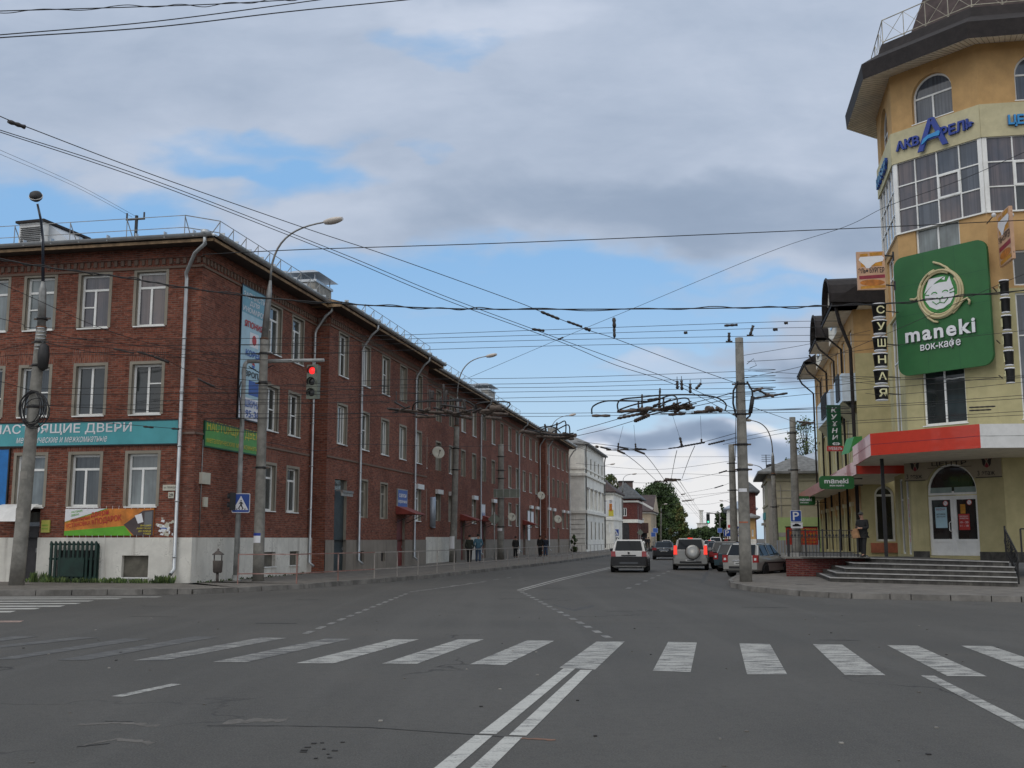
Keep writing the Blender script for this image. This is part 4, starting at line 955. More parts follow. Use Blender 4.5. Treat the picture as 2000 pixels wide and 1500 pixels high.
def dish(f, px, py, rad, label, off=.5, m='plate_cream'):
    u, z = f.uz(px, py); c = f.p(u, z, off); o = thing('satellite_dish', c, label, 'satellite dish', 'satellite dishes on the brick wall')
    ax = (-s_ * .8 + r_ * .5 + ZU * .25).normalized(); b = MB(); b.lathe(c, [(0, -.10), (rad * .5, -.07), (rad * .85, -.02), (rad, .03), (rad * .98, .04), (rad * .5, -.04), (0, -.06)], m, 18, ax, False); b.build('reflector', o)
    b = MB(); b.bar(c - ax * .1, f.p(u, z - .1, 0), .05, .05, 'steel_grey'); b.bar(c - ax * .05 - ZU * rad * .8, c + ax * rad * .9, .025, .025, 'steel_grey'); b.box(c + ax * rad * .92, (.04, 0, 0), (0, .04, 0), (0, 0, .05), 'steel_dark'); b.build('bracket', o)
dish(S3, 841, 884, .40, 'large round pale satellite dish high on the wall by a boarded window', m='plate_cream'); dish(S3, 988, 1010, .36, 'pale satellite dish low beside the bare trolley pole')
dish(S3, 1047, 968, .40, 'pale satellite dish at second floor level near the recessed corner'); dish(S4, 1080, 1014, .42, 'pale satellite dish on the farthest projecting wing')
u, z = S3.uz(839, 1002); q = MB(); S3.slab(q, u + .2, u + 1.1, z - .9, z + 1.0, .02, .10, 'steel_sheet'); q.tube([S3.p(u + .25, z + k, .1) for k in (-.85, 1.0)], .22, 'steel_sheet', 10)
tag(q.build('metal_cover', loc=S3.p(u, z - .9)), 'rounded bluish sheet metal cover on the ground floor by the red canopy', 'metal cover')
# roof antenna mast with insulators
p = At(265, 462, 41); q = MB(); zt = At(265, 421, 41).z; q.bar(p - ZU * 1.2, V((*p.xy, zt)), .09, .09, 'steel_dark', r_); q.bar(V((*p.xy, zt - .15)) - r_ * .45, V((*p.xy, zt - .15)) + r_ * .35, .06, .06, 'steel_dark')
for k in (-.42, .32): q.bar(V((*p.xy, zt - .15)) + r_ * k, V((*p.xy, zt + .12)) + r_ * k, .05, .05, 'insulator', r_)
tag(q.build('antenna_mast', loc=V((*p.xy, ZE))), 'dark wire mast with a crossarm on the zinc roof', 'mast')
# green lattice cover over the front basement window
a, b_ = fu(103, 1100), fu(199, 1100); o = thing('lattice_cover', F0.p((a + b_) / 2, .15, .2), 'dark green slatted cover standing against the white plinth', 'lattice cover')
q = MB(); n = 11
for k in range(n):
    u = a + (b_ - a) * (k + .5) / n; F0.slab(q, u - .042, u + .042, .2, 1.52, .24, .28, 'lattice_green'); disc(q, F0, u, 1.52, .05, 'lattice_green', .275, 10)
q.build('slats', o); q = MB()
for z in (.28, .92, 1.42): F0.slab(q, a, b_, z, z + .07, .20, .24, 'lattice_green')
for u in (a + .02, b_ - .08): F0.slab(q, u, u + .06, .15, 1.42, .14, .20, 'lattice_green')
F0.slab(q, a + .5, b_ - .5, .35, 1.0, .27, .31, 'lattice_green'); q.build('rails', o)
# weeds along the plinth
q = MB(); rnd = random.Random(8)
def blades(c, n, rad, h, ms):
    for k in range(n):
        a = rnd.uniform(0, 6.28); d = rad * rnd.random() ** .5; p = c + r_ * d * math.cos(a) + s_ * d * math.sin(a) * .4; hh = h * rnd.uniform(.3, 1); w = rnd.uniform(.015, .05); x = V((math.cos(a), math.sin(a) * .5, 0)); t = V((rnd.uniform(-.3, .3), rnd.uniform(-.3, .2), 1)).normalized() * hh
        q.face([p - x * w * .3, p + x * w * .3, p + t * .6 + x * w, p + t, p + t * .6 - x * w], rnd.choice(ms))
for px, n, rad, h in ((88, 120, .35, .42), (118, 130, .5, .25), (150, 130, .5, .18), (185, 120, .4, .2), (230, 140, .4, .22), (262, 150, .5, .18), (300, 130, .5, .18), (332, 140, .35, .32), (60, 40, .3, .15)): blades(F0.p(fu(px, 1130), .15, .35), n, rad, h, ['leaf_mid', 'leaf_light', 'leaf_dark'])
for k in range(12): blades(S1.p(.5 + k * .85, .15, .25), 14, .3, .10, ['leaf_mid', 'leaf_dark'])
tag(q.build('weeds'), 'low green weeds and grass along the white plinth', 'weeds', kind='stuff')

# ================================================================== yellow corner building on the right
PT = G(1970, 1089, .9); PT.z = 0
nrm = lambda deg: V((-math.sin(R(deg)), -math.cos(R(deg)), 0)); along = lambda deg: V((math.cos(R(deg)), -math.sin(R(deg)), 0))
YB = thing('corner_building', PT, 'yellow and orange corner building with a polygonal glazed tower and dark pointed roof', 'building')
A0, A1, AL = 53.0, 10.0, 102.0; LF = 4.2; LL = 5.0
PLt = PT - along(A0) * LF; PLL = PLt - along(AL) * LL
D0 = Fac(PLt, along(A0)); D1 = Fac(PT, along(A1)); DL = Fac(PLL, along(AL)); L1 = 4.75
D2 = Fac(PT + along(A1) * L1, along(-35)); D3F = Fac(PT + along(A1) * L1 + along(-35) * 4.75, along(-80)); DK = Fac(PLL - along(147) * 4.75, along(147))
tip = lambda f, px, py: f.uz(px, py)
zb_top = tip(D0, 1905, 87)[1]; zband1 = tip(D0, 1908, 207)[1]; zband0 = tip(D0, 1915, 270)[1]; zbay0 = tip(D0, 1926, 414)[1]; zor = tip(D1, 1935, 564)[1]; zcan1 = 5.7
print('tower', zb_top, zband1, zband0, zbay0, zor, PLt, PLL, 'FL left', D0.uz(1727, 160), DL.uz(1706, 244))
wy = MB(); wo = MB(); wc = MB()
def facet(f, L, lo, mid, hi, bay=True):
    f.wall(wy, 0, L, .7, zor, lo, 'wall_yellow', .22)
    f.wall(wo, 0, L, zor, zbay0, mid, 'wall_orange', .2)
    f.slab(wc, -.03, L + .03, zband0, zband1, -.05, .10, 'wall_cream')
    f.wall(wo, 0, L, zband1, zb_top + .3, hi, 'wall_orange', .28)
# door facet
du0, du1 = D0.uz(1812, 1000)[0], D0.uz(1910, 1000)[0]; zdo = .93; zarch = D0.uz(1860, 905)[1]
wu0, wz0 = D0.uz(1806, 832); wu1 = D0.uz(1890, 826)[0]; aw0, azb = D0.uz(1783, 246); aw1 = D0.uz(1861, 215)[0]; azt = D0.uz(1826, 140)[1]
sv0 = D0.uz(1788, 460)[0]; sv1 = D0.uz(1874, 450)[0]
facet(D0, LF, [(du0, du1, zdo, zarch, (du1 - du0) / 2 * 1.02), (wu0, wu1, wz0, wz0 + 3.2)], [(sv0, sv1, zor + .6, zbay0)], [(aw0, aw1, zband1 + .12, azt, (aw1 - aw0) / 2 * .95)])
f1a = D1.uz(1981, 150)[0]; f1b = f1a + (aw1 - aw0)
w1a = D1.uz(1984, 600)[0]
facet(D1, L1, [(w1a, w1a + 1.6, wz0, zor - .2)], [(w1a, w1a + 1.6, zor + .1, zor + 1.6)], [(f1a, f1b, zband1 + .12, azt, (aw1 - aw0) / 2 * .95)])
lu0, lu1 = 1.5, 3.6
facet(DL, LL, [(.9, 2.6, .95, 4.4), (3.1, 4.35, .95, 4.4), (1.2, 3.4, 5.9, zor - .1)], [(1.2, 3.4, zor + .1, zbay0 - .4)], [(1.2, 3.6, zband1 + .12, azt, 1.1)])
for f, L in ((D2, 4.75), (D3F, 4.75), (DK, 4.75)): facet(f, L, [], [], [])
for f, L, gaps in ((D0, LF, (du0, du1)), (D1, L1, None), (DL, LL, None)):
    if gaps: f.slab(wy, 0, gaps[0], .7, 1.12, 0, .04, 'granite'); f.slab(wy, gaps[1], L, .7, 1.12, 0, .04, 'granite')
    else: f.slab(wy, 0, L, .7, 1.12, 0, .04, 'granite') if f is D1 else None
wy.build('wall', YB); wo.build('wall', YB); wc.build('cornice', YB)
def bay(f, L, nu, nz, opens, glasses):
    b = MB(); H = zbay0; t = .055
    for u in (0.09, L - .09): f.slab(b, u - .09, u + .09, H, zband0, -.1, .05, 'pvc')
    for k in range(1, nu): f.slab(b, L * k / nu - t / 2, L * k / nu + t / 2, H, zband0, -.06, .02, 'pvc')
    for k in range(nz + 1): f.slab(b, .18, L - .18, H + (zband0 - H) * k / nz - t / 2, H + (zband0 - H) * k / nz + t / 2, -.062, .018, 'pvc')
    for (i, j) in opens:
        a, c = L * i / nu + .09, L * (i + 1) / nu - .09; d, e = H + (zband0 - H) * j / nz + .09, H + (zband0 - H) * (j + 1) / nz - .09
        for q in ((a - .09, a, d - .09, e + .09), (c, c + .09, d - .09, e + .09), (a, c, d - .09, d), (a, c, e, e + .09)): f.slab(b, *q, -.04, .045, 'pvc')
    o = b.build('window', YB); rnd = random.Random(L * 10 + nu)
    g = MB()
    for i in range(nu):
        for j in range(nz): f.quad(g, L * i / nu, L * (i + 1) / nu, H + (zband0 - H) * j / nz, H + (zband0 - H) * (j + 1) / nz, glasses[(i + j) % len(glasses)] if i else glasses[-1], -.03)
    g.build('pane', o); k_ = MB(); f.slab(k_, 0, L, H - .06, H - .005, -.1, .10, 'pvc'); k_.build('sill', o)
bay(D0, LF, 4, 3, [(2, 1)], ['glass_blue', 'glass_blue', 'glass_lilac', 'glass_lilac']); bay(D1, L1, 4, 3, [(1, 1)], ['glass_blue', 'glass_dark', 'glass_lilac', 'glass_lilac']); bay(DL, LL, 5, 3, [], ['glass_blue'])
for f in (D2, D3F, DK): bay(f, 4.75, 4, 3, [], ['glass_blue'])
D0.window(YB, aw0, aw1, zband1 + .12, azt, 'A', .22, 'glass_blue', arch=(aw1 - aw0) / 2 * .95, silloff=.03); D1.window(YB, f1a, f1b, zband1 + .12, azt, 'A', .22, 'glass_blue', arch=(aw1 - aw0) / 2 * .95, silloff=.03); DL.window(YB, 1.2, 3.6, zband1 + .12, azt, 'A', .22, 'glass_blue', arch=1.1, silloff=.03)
D0.window(YB, sv0, sv1, zor + .6, zbay0, '2', .14, 'glass_blind', sill=False); D0.window(YB, wu0, wu1, wz0, wz0 + 3.2, '2', .16, 'glass_dark', sash=.6); D1.window(YB, w1a, w1a + 1.6, wz0, zor - .2, 'D', .16, 'glass_blue'); D1.window(YB, w1a, w1a + 1.6, zor + .1, zor + 1.6, '2', .16, 'glass_dark', sill=False)
DL.window(YB, 1.2, 3.4, 5.9, zor - .1, 'D', .16, 'glass_blue', sill=False); DL.window(YB, 1.2, 3.4, zor + .1, zbay0 - .4, 'D', .16, 'glass_blue', sill=False); DL.window(YB, .9, 2.6, .95, 4.4, 'T', .18, 'glass_door', sill=False); DL.window(YB, 3.1, 4.35, .95, 4.4, 'T', .14, 'glass_grey', sill=False)
# entrance: arched fanlight and a pair of glazed doors
zt_d = D0.uz(1862, 968)[1]; um = (du0 + du1) / 2
D0.window(YB, du0, du1, zt_d + .04, zarch, '2', .16, 'glass_door', sill=False, arch=(du1 - du0) / 2 * 1.02, t=.09)
q = MB(); D0.slab(q, du0 + .08, um - .06, zt_d + .12, zt_d + .36, -.15, -.144, 'glass_pale'); D0.slab(q, um + .06, du1 - .08, zt_d + .12, zt_d + .36, -.15, -.144, 'glass_pale'); q.build('window_film', YB)
for k, (a, b_) in enumerate(((du0, um - .005), (um + .005, du1))):
    q = MB(); t = .13; za, zb_ = zdo + .02, zt_d
    for w in ((a, a + t, za, zb_), (b_ - t, b_, za, zb_), (a + t, b_ - t, zb_ - .16, zb_), (a + t, b_ - t, za, za + .14), (a + t, b_ - t, za + .55, za + .68)): D0.slab(q, *w, -.17, -.10, 'pvc')
    D0.slab(q, a + t, b_ - t, za + .14, za + .55, -.16, -.125, 'pvc'); o = q.build('door', YB)
    g = MB(); D0.quad(g, a + t, b_ - t, za + .68, zb_ - .16, 'glass_door', -.14); g.build('pane', o)
    h = MB(); uu = b_ - .07 if k == 0 else a + .07; sgn = -1 if k == 0 else 1
    h.tube([D0.p(uu, za + 1.0, -.1), D0.p(uu + sgn * .04, za + 1.0, -.02), D0.p(uu + sgn * .09, za + 1.05, 0), D0.p(uu + sgn * .09, za + 1.35, 0), D0.p(uu + sgn * .04, za + 1.4, -.02), D0.p(uu, za + 1.4, -.1)], .016, 'pvc', 6); h.build('handle', o)
# tower eaves, roof and its railing
PV = [DK.p(0, 0), PLL, PLt, PT, PT + along(A1) * L1, D3F.O, D3F.O + along(-80) * 4.75]
cen = V((PT.x + 3.9, PT.y + 5.6, 0))
def ring(off, z):
    out = []
    for p in PV:
        d = (p - cen); d.z = 0; out.append(V((*(p + d.normalized() * off).xy, z)))
    return out
mat('rail_cream', (.40, .37, .29), .6, dirt=(.25, .18, .12), damt=.5); ro = MB(); sf = MB(); zr = zb_top
r0 = ring(0, zr + .02); r1 = ring(1.45, zr - .30); r2 = ring(1.5, zr + .42); r3 = ring(.55, zr + 1.05); r4 = ring(.35, zr + 1.55)
for k in range(len(PV) - 1):
    sf.face([r1[k], r0[k], r0[k + 1], r1[k + 1]][::1], 'soffit_beige')
    for a, b in ((r1, r2), (r2, r3), (r3, r4)): ro.face([a[k], a[k + 1], b[k + 1], b[k]], 'roof_brown')
apex = V((cen.x, cen.y, zr + 15)); r5 = ring(-1.0, zr + 1.55)
for k in range(len(PV) - 1): ro.face([r4[k], r4[k + 1], r5[k + 1], r5[k]], 'roof_brown'); ro.face([r5[k], r5[k + 1], apex], 'roof_brown_mid')
for k in range(len(PV) - 1):       # soffit boarding joints
    for j in range(24):
        t = j / 24; a = r1[k].lerp(r1[k + 1], t); b = r0[k].lerp(r0[k + 1], t); sf.bar(a - ZU * .004, b - ZU * .004, .02, .012, 'board_beige')
ro.build('roof', YB); sf.build('soffit', YB)
q = MB(); ra = ring(.25, zr + 1.6); rb = ring(.25, zr + 2.75)
for k in range(len(PV) - 2):
    q.bar(ra[k] + ZU * .1, ra[k + 1] + ZU * .1, .035, .035, 'rail_cream'); q.bar(rb[k], rb[k + 1], .035, .035, 'rail_cream'); n = 4
    for j in range(n):
        a0_, a1_ = ra[k].lerp(ra[k + 1], j / n), ra[k].lerp(ra[k + 1], (j + 1) / n); b0_, b1_ = rb[k].lerp(rb[k + 1], j / n), rb[k].lerp(rb[k + 1], (j + 1) / n); q.bar(a0_, b0_, .03, .03, 'rail_cream', r_); q.bar(a0_, b1_, .018, .018, 'rail_cream'); q.bar(b0_, a1_, .018, .018, 'rail_cream')
q.build('roof_railing', YB)
# red and white canopy round the entrance
zc1, zc0 = 5.72, 4.86
CQ = [PL(1665, 873, V((0, 0, zc1)), ZU), PL(1699, 847, V((0, 0, zc1)), ZU), PL(1913, 828, V((0, 0, zc1)), ZU), PL(2140, 826, V((0, 0, zc1)), ZU)]
q = MB(); dn = V((0, 0, zc0 - zc1))
for k, m in enumerate(('red_panel_old', 'red_panel', 'white_panel')):  # first face has the sky glare painted into its red
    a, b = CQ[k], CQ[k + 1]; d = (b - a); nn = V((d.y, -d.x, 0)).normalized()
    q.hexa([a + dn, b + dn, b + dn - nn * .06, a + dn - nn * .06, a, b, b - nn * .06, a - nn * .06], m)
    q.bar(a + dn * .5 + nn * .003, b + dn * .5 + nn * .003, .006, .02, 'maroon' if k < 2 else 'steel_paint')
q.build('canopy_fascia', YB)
q = MB(); bk = [PLL + V((1.5, .5, 0)), PLt, PT, PT + along(A1) * L1]
for k in range(3):
    a, b = CQ[k], CQ[k + 1]; c, d = V((*bk[k + 1].xy, 0)), V((*bk[k].xy, 0)); w = lambda v, z: V((v.x, v.y, z))
    q.face([w(a, zc1 - .02), w(b, zc1 - .02), w(c, zc1 + .05), w(d, zc1 + .05)], 'zinc'); q.face([w(d, zc0 + .04), w(c, zc0 + .04), w(b, zc0 + .04), w(a, zc0 + .04)], 'soffit_beige')
q.build('canopy', YB)
q = MB(); p = G(1731.5, 1087, .93); q.bar(p, V((p.x, p.y, zc0 + .04)), .13, .13, 'steel_dark', r_); q.build('canopy_post', YB)
# board over the door with emblems
za, zb_ = D0.uz(1770, 939)[1], zc0 + .1
ub = (du0 + du1) / 2; rr_ = (du1 - du0) / 2 + .03
sg = thing('entrance_board', D0.p(ub, za, .05), 'beige board with two dark tulip emblems over the white entrance doors', 'sign')
q = MB(); uL, uR = D0.uz(1768, 930)[0], D0.uz(1957, 920)[0]; zs = zarch - (du1 - du0) / 2 * 1.02
pts = []
for k in range(15):
    t = math.pi * k / 14; u, z = ub - rr_ * math.cos(t), zs + (rr_ * 1.02) * math.sin(t)
    pts.append((u, max(z, za)))
left = [(uL, za)] + [p for p in pts[:8]] + [(ub, zb_), (uL, zb_)]; right = [(uR, za), (uR, zb_), (ub, zb_)] + [p for p in pts[7:]]
for pl in (left, right): q.prism([D0.p(u, z, .015) for u, z in pl], D0.n * .035, 'board_beige')
for (x0, x1) in ((uL, ub - rr_), (ub + rr_, uR)): D0.slab(q, x0, x1, za - .03, za, 0, .07, 'letter_dark')
q.build('panel', sg)
def tulip(u, z, w, h):
    e = MB(); F_ = lambda L, m: e.face([D0.p(u + x * w, z + y * h, .058) for x, y in L], m)
    F_([(0, .5), (.22, .22), (0, .02), (-.22, .22)], 'maroon'); F_([(-.5, .2), (-.22, .17), (-.05, -.05), (-.2, -.42), (-.32, -.25), (-.36, .03)], 'letter_dark'); F_([(.5, .2), (.36, .03), (.32, -.25), (.2, -.42), (.05, -.05), (.22, .17)], 'letter_dark'); F_([(0, -.12), (.17, -.40), (0, -.5), (-.17, -.40)], 'maroon')
    e.build('emblem', sg)
e1, ez1 = D0.uz(1788, 907); e2, ez2 = D0.uz(1928, 899)
tulip(e1, ez1, .56, .62); tulip(e2, ez2, .56, .62)
words(sg, D0, [('3 этаж', D0.uz(1772, 930)[0], D0.uz(1772, 936)[1], .75, .2, 'letter_dark', .01), ('3 этаж', D0.uz(1911, 930)[0], D0.uz(1911, 929)[1], .75, .2, 'letter_dark', .01), ('ЦЕНТР', ub - .8, zc0 - .18, 1.6, .2, 'letter_dark', .01)], off=.058)
q = MB(); D0.slab(q, ub - 1.0, ub + 1.0, zc0 - .24, zc0 - .22, .05, .056, 'letter_dark'); q.build('underline', sg)
# bills on the doors
def bill(f, x0, y0, x1, y1, m, label, off, T=()):
    a, z1 = f.uz(x0, y0, off); b_, z0 = f.uz(x1, y1, off); o = thing('poster', f.p(a, z0, off), label, 'poster'); b = MB(); f.slab(b, a, b_, z0, z1, off - .004, off, m); b.build('sheet', o)
    for (tx, fy, fh, mm) in T: words(o, f, [(tx, a + (b_ - a) * .12, z0 + (z1 - z0) * fy, (b_ - a) * .76, (z1 - z0) * fh, mm, .01)], off=off + .002)
bill(D0, 1826, 991, 1851, 1031, 'sign_paleblue', 'pale poster with a pink top on the left glass door', -.132, [('ФЕСТИВАЛЬ', .62, .08, 'letter_dark'), ('ДЕТСКИХ', .5, .07, 'letter_dark'), ('ВЕСНА', .85, .10, 'maroon')])
bill(D0, 1872, 1004, 1895, 1035, 'letter_red', 'red opening hours poster on the right glass door', -.132, [('РЕЖИМ', .82, .07, 'sign_white'), ('РАБОТЫ', .68, .09, 'sign_white'), ('10 - 20', .42, .12, 'sign_white'), ('11 - 18', .2, .12, 'sign_white')])
bill(D0, 1875, 985, 1886, 1003, 'ochre', 'small orange notice on the right glass door above the red poster', -.132)
for x, y in ((1846.5, 983), (1893, 981)):
    u, z = D0.uz(x, y, -.13); o = thing('no_smoking_sticker', D0.p(u, z, -.13), ('round white sticker in the upper corner of the left glass door' if x < 1870 else 'round white sticker in the upper corner of the right glass door'), 'sticker'); q = MB(); disc(q, D0, u, z, .12, 'letter_red', -.132); disc(q, D0, u, z, .095, 'sign_white', -.130); q.bar(D0.p(u - .08, z + .08, -.128), D0.p(u + .08, z - .08, -.128), .004, .03, 'letter_red', D0.n); q.build('disc', o)
for k in range(2): bill(DL, 0, 0, 0, 0, 'letter_red', '', 0) if False else None
for zz in (1.5, 2.6): 
    o = thing('poster', DL.p(3.3, zz, -.1), ('red poster low in the narrow window left of the entrance' if zz < 2 else 'red poster high in the narrow window left of the entrance'), 'poster'); q = MB(); DL.slab(q, 3.3, 4.2, zz, zz + .9, -.115, -.11, 'letter_red'); q.build('sheet', o); words(o, DL, [('СКИДКИ', 3.4, zz + .55, .7, .2, 'sign_white', .02), ('-30%', 3.4, zz + .15, .7, .3, 'sign_white', .02)], off=-.106)
# ------------------------------------------------------------------ street wing of the corner building
WC = PL(1669, 690, V((0, 0, zor)), ZU); WC.z = 0
WF = Fac(WC, r_); ZW = WF.uz(1690, 604)[1]
LW = 26.0; WS = Fac(WC + s_ * LW, -s_)          # u runs from the far end (0) to the near corner (LW)
ws = lambda px, py: (WS.uz(px, py)[0], WS.uz(px, py)[1])
print('wing', WC, ZW, 'end', ws(1592, 950))
zf = 5.6
a = MB()
fw0, fw1 = WF.uz(1709, 1000)[0], WF.uz(1747, 1000)[0]; WF.wall(a, 0, 7, 0, zor, [(fw0, fw1, 1.5, 4.5, (fw1 - fw0) / 2)], 'wall_yellow'); WF.slab(a, fw0 - .3, fw1 + .3, .9, 1.42, 0, .12, 'tile_red'); WF.wall(a, 0, 7, zor, ZW + .2, [], 'wall_orange')
hg = []; h2w = []; h3w = []; nb = 7; pb = LW / nb
for k in range(nb): hg.append((pb * k + .8, pb * (k + 1) - .8, .9, 4.2, (pb - 1.6) / 2))
for k in range(nb):
    if k in (1, 2, 4, 5): h2w.append((pb * k + .35, pb * (k + 1) - .35, 6.0, 9.2))
    else: h2w.append((pb * k + 1.2, pb * (k + 1) - 1.2, 6.6, 9.0))
    h3w.append((pb * k + 1.1, pb * (k + 1) - 1.1, zor - .6, zor + 1.6))
WS.wall(a, 0, LW, .3, 3.2, [(q[0], q[1], q[2], 9) for q in hg], 'wall_yellow', .3)
WS.wall(a, 0, LW, 3.2, 5.0, [(q[0], q[1], 3.0, 4.2, (pb - 1.6) / 2) for q in hg], 'wall_orange', .3)
WS.wall(a, 0, LW, 5.0, zor - 1.0, h2w, 'wall_yellow', .2); WS.wall(a, 0, LW, zor - 1.0, ZW + .2, h3w, 'wall_orange', .2)
Fac(WC + s_ * LW + r_ * 12, -r_).wall(a, 0, 12, 0, ZW + .2, [], 'wall_yellow')
for k in range(1, nb): WS.slab(a, pb * k - .22, pb * k + .22, .3, 3.5, 0, .14, 'wall_yellow'); WS.slab(a, pb * k - .3, pb * k + .3, 3.5, 3.75, 0, .2, 'wall_cream')
a.build('wall', YB)
WF.window(YB, fw0, fw1, 1.5, 4.5, 'A', .2, 'glass_door', arch=(fw1 - fw0) / 2, sill=False, t=.12)
for q in hg: WS.window(YB, q[0], q[1], q[2], q[3], 'A', .25, 'glass_grey', arch=(pb - 1.6) / 2, sill=False)
for q in h2w: WS.window(YB, *q, '2', .16, 'glass_blue', sill=False)
for q in h3w: WS.window(YB, *q, 'T', .16, 'glass_dark', sill=False)
# white balcony parapets with dark rail panels
def balcony(ua, ub, z0, z1):
    q = MB(); WS.slab(q, ua, ub, z0, z1, 0, .75, 'balcony_white'); q.face([WS.p(ua, z0 - .7, .01), WS.p(ub, z0 - .7, .01), WS.p(ub, z0, .74), WS.p(ua, z0, .74)], 'wall_cream'); o = q.build('balcony', YB)
    q = MB(); um0, um1 = ua + (ub - ua) * .38, ub - (ub - ua) * .26; n = 16
    for k in range(n + 1): u = um0 + (um1 - um0) * k / n; q.bar(WS.p(u, z0 + .25, .80), WS.p(u, z1 + .12, .80), .05, .05, 'steel_dark', s_)
    for z in (z0 + .25, z1 + .12): q.bar(WS.p(um0, z, .80), WS.p(um1, z, .80), .06, .06, 'steel_dark')
    WS.slab(q, um0, um1, z0 + .25, z1 + .1, .752, .775, 'roof_grey'); q.build('balcony_rail', o)
zbt_ = WS.uz(1664, 700, .75)[1]; zbb_ = WS.uz(1664, 762, .75)[1]
ub0_ = WS.uz(1627, 730, .75)[0]; balcony(ub0_, LW - .1, zbb_, zbt_); balcony(ub0_ - 11.5, ub0_ - 2.2, zbb_, zbt_)
# eaves in three blocks with barrel dormers between them
ro = MB(); OW = 1.25
def wing_eave(ua, ub, hipn=False):
    z = ZW; o = [WS.p(ua, z, OW), WS.p(ub, z, OW), WS.p(ub, z, -.2), WS.p(ua, z, -.2)]
    ro.face(o[::-1], 'soffit_beige'); t = ZU * .22
    ro.hexa([WS.p(ua, z, OW), WS.p(ub, z, OW), WS.p(ub, z, OW - .06), WS.p(ua, z, OW - .06)] + [WS.p(ua, z, OW) + t, WS.p(ub, z, OW) + t, WS.p(ub, z, OW - .06) + t, WS.p(ua, z, OW - .06) + t], 'roof_brown')
    A_, B_, C_, D_ = WS.p(ua - .1, z + .22, OW + .05), WS.p(ub + .1, z + .22, OW + .05), WS.p(ub + .1, z + 2.6, -2.6), WS.p(ua - .1, z + 2.6, -2.6)
    ro.face([A_, B_, C_, D_], 'roof_brown'); ro.face([B_, WS.p(ub + .1, z, -2.6), C_], 'roof_brown'); ro.face([A_, D_, WS.p(ua - .1, z, -2.6)], 'roof_brown')
def barrel(ua, ub, zb, zt, fwd):
    n = 10; uc, ru = (ua + ub) / 2, (ub - ua) / 2; rz = zt - zb
    arc = [(uc - ru * math.cos(math.pi * k / n), zb + rz * math.sin(math.pi * k / n) ** .8) for k in range(n + 1)]
    ro.grid([[WS.p(u, z, fwd) for u, z in arc], [WS.p(u, z, -5) for u, z in arc]], 'roof_brown', smooth=False)
    ro.face([WS.p(u, z, fwd - .35) for u, z in arc], 'soffit_beige'); WS.slab(ro, ua, ub, ZW - .4, zb, -.3, fwd - .34, 'soffit_beige')
    for k in range(n): ro.bar(WS.p(*arc[k], fwd), WS.p(*arc[k + 1], fwd), .06, .14, 'roof_brown')
    WS.slab(ro, uc - .8, uc + .8, zb - .9, zb + .3, fwd - .35, fwd - .3, 'glass_blue')
wing_eave(LW - 5.2, LW + 1.25); wing_eave(LW - 14.8, LW - 9.6); wing_eave(-1.2, LW - 19.4)
zd1 = WS.uz(1622, 541, .7)[1]
barrel(LW - 9.6, LW - 4.6, ZW + 1.2, ZW + 3.4, .75); barrel(LW - 19.4, LW - 14.6, ZW + 1.0, ZW + 3.1, .75)
wf = lambda u, z, o: WF.p(u, z, o)
ro.face([wf(8, ZW, 1.2), wf(-1.25, ZW, 1.2), wf(-1.25, ZW, -.2), wf(8, ZW, -.2)], 'soffit_beige')
ro.hexa([wf(-1.25, ZW, 1.2), wf(8, ZW, 1.2), wf(8, ZW, 1.14), wf(-1.25, ZW, 1.14)] + [wf(-1.25, ZW + .22, 1.2), wf(8, ZW + .22, 1.2), wf(8, ZW + .22, 1.14), wf(-1.25, ZW + .22, 1.14)], 'roof_brown')
ro.face([wf(-1.3, ZW + .22, 1.25), wf(8, ZW + .22, 1.25), wf(8, ZW + 3.3, -3.2), wf(2.6, ZW + 3.3, -3.2)], 'roof_brown')
ro.face([wf(2.6, ZW + 3.3, -3.2), wf(8, ZW + 3.3, -3.2), WS.p(0, ZW + 3.3, -8), WS.p(0, ZW + 3.3, -2.6)], 'roof_brown')
ro.face([WS.p(0, ZW, -2.0), WS.p(LW, ZW, -2.0), WS.p(LW, ZW + 3.3, -2.61), WS.p(0, ZW + 3.3, -2.61)], 'roof_brown_mid')
ro.build('roof', YB)
def dpipe(f, u, z0, z1, out, m='roof_brown', r=.07):
    q = MB(); q.tube([f.p(u, z1, out), f.p(u, z1 - .5, out * .8), f.p(u, z1 - 1.3, .15), f.p(u, z0, .15)], r, m, 8); q.build('downpipe', YB)
q = MB(); q.tube([WS.p(LW + .9, ZW, 1.0), WS.p(LW + .6, ZW - .8, .8), WS.p(LW - .1, ZW - 2.2, .2), WS.p(LW - .1, 5.0, .2), WS.p(LW - .1, .9, .2)], .10, 'roof_brown', 8); q.build('downpipe', YB)
for u in (LW - 5.2, LW - 9.7, LW - 14.8, LW - 19.4, .3): dpipe(WS, u, .9, ZW - .05, OW)
# red canopy along the wing, sky glare painted into its street face
q = MB(); z1, z0 = WS.uz(1664, 903, 1.5)[1], WS.uz(1664, 930, 1.5)[1]
uc_ = WS.uz(1672, 915, 1.5)[0]; oc_ = uc_ - LW; WS.slab(q, -.5, uc_, z0, z1, 1.44, 1.5, 'red_panel_old'); WF.slab(q, -1.5, 3.5, z0, z1, oc_ - .06, oc_, 'red_panel'); WS.slab(q, -.5, uc_ - .07, z1 - .03, z1, -1.2, 1.44, 'zinc'); WS.slab(q, -.5, uc_ - .07, z0 + .05, z0 + .08, -1.2, 1.44, 'soffit_beige'); q.build('canopy_fascia', YB)
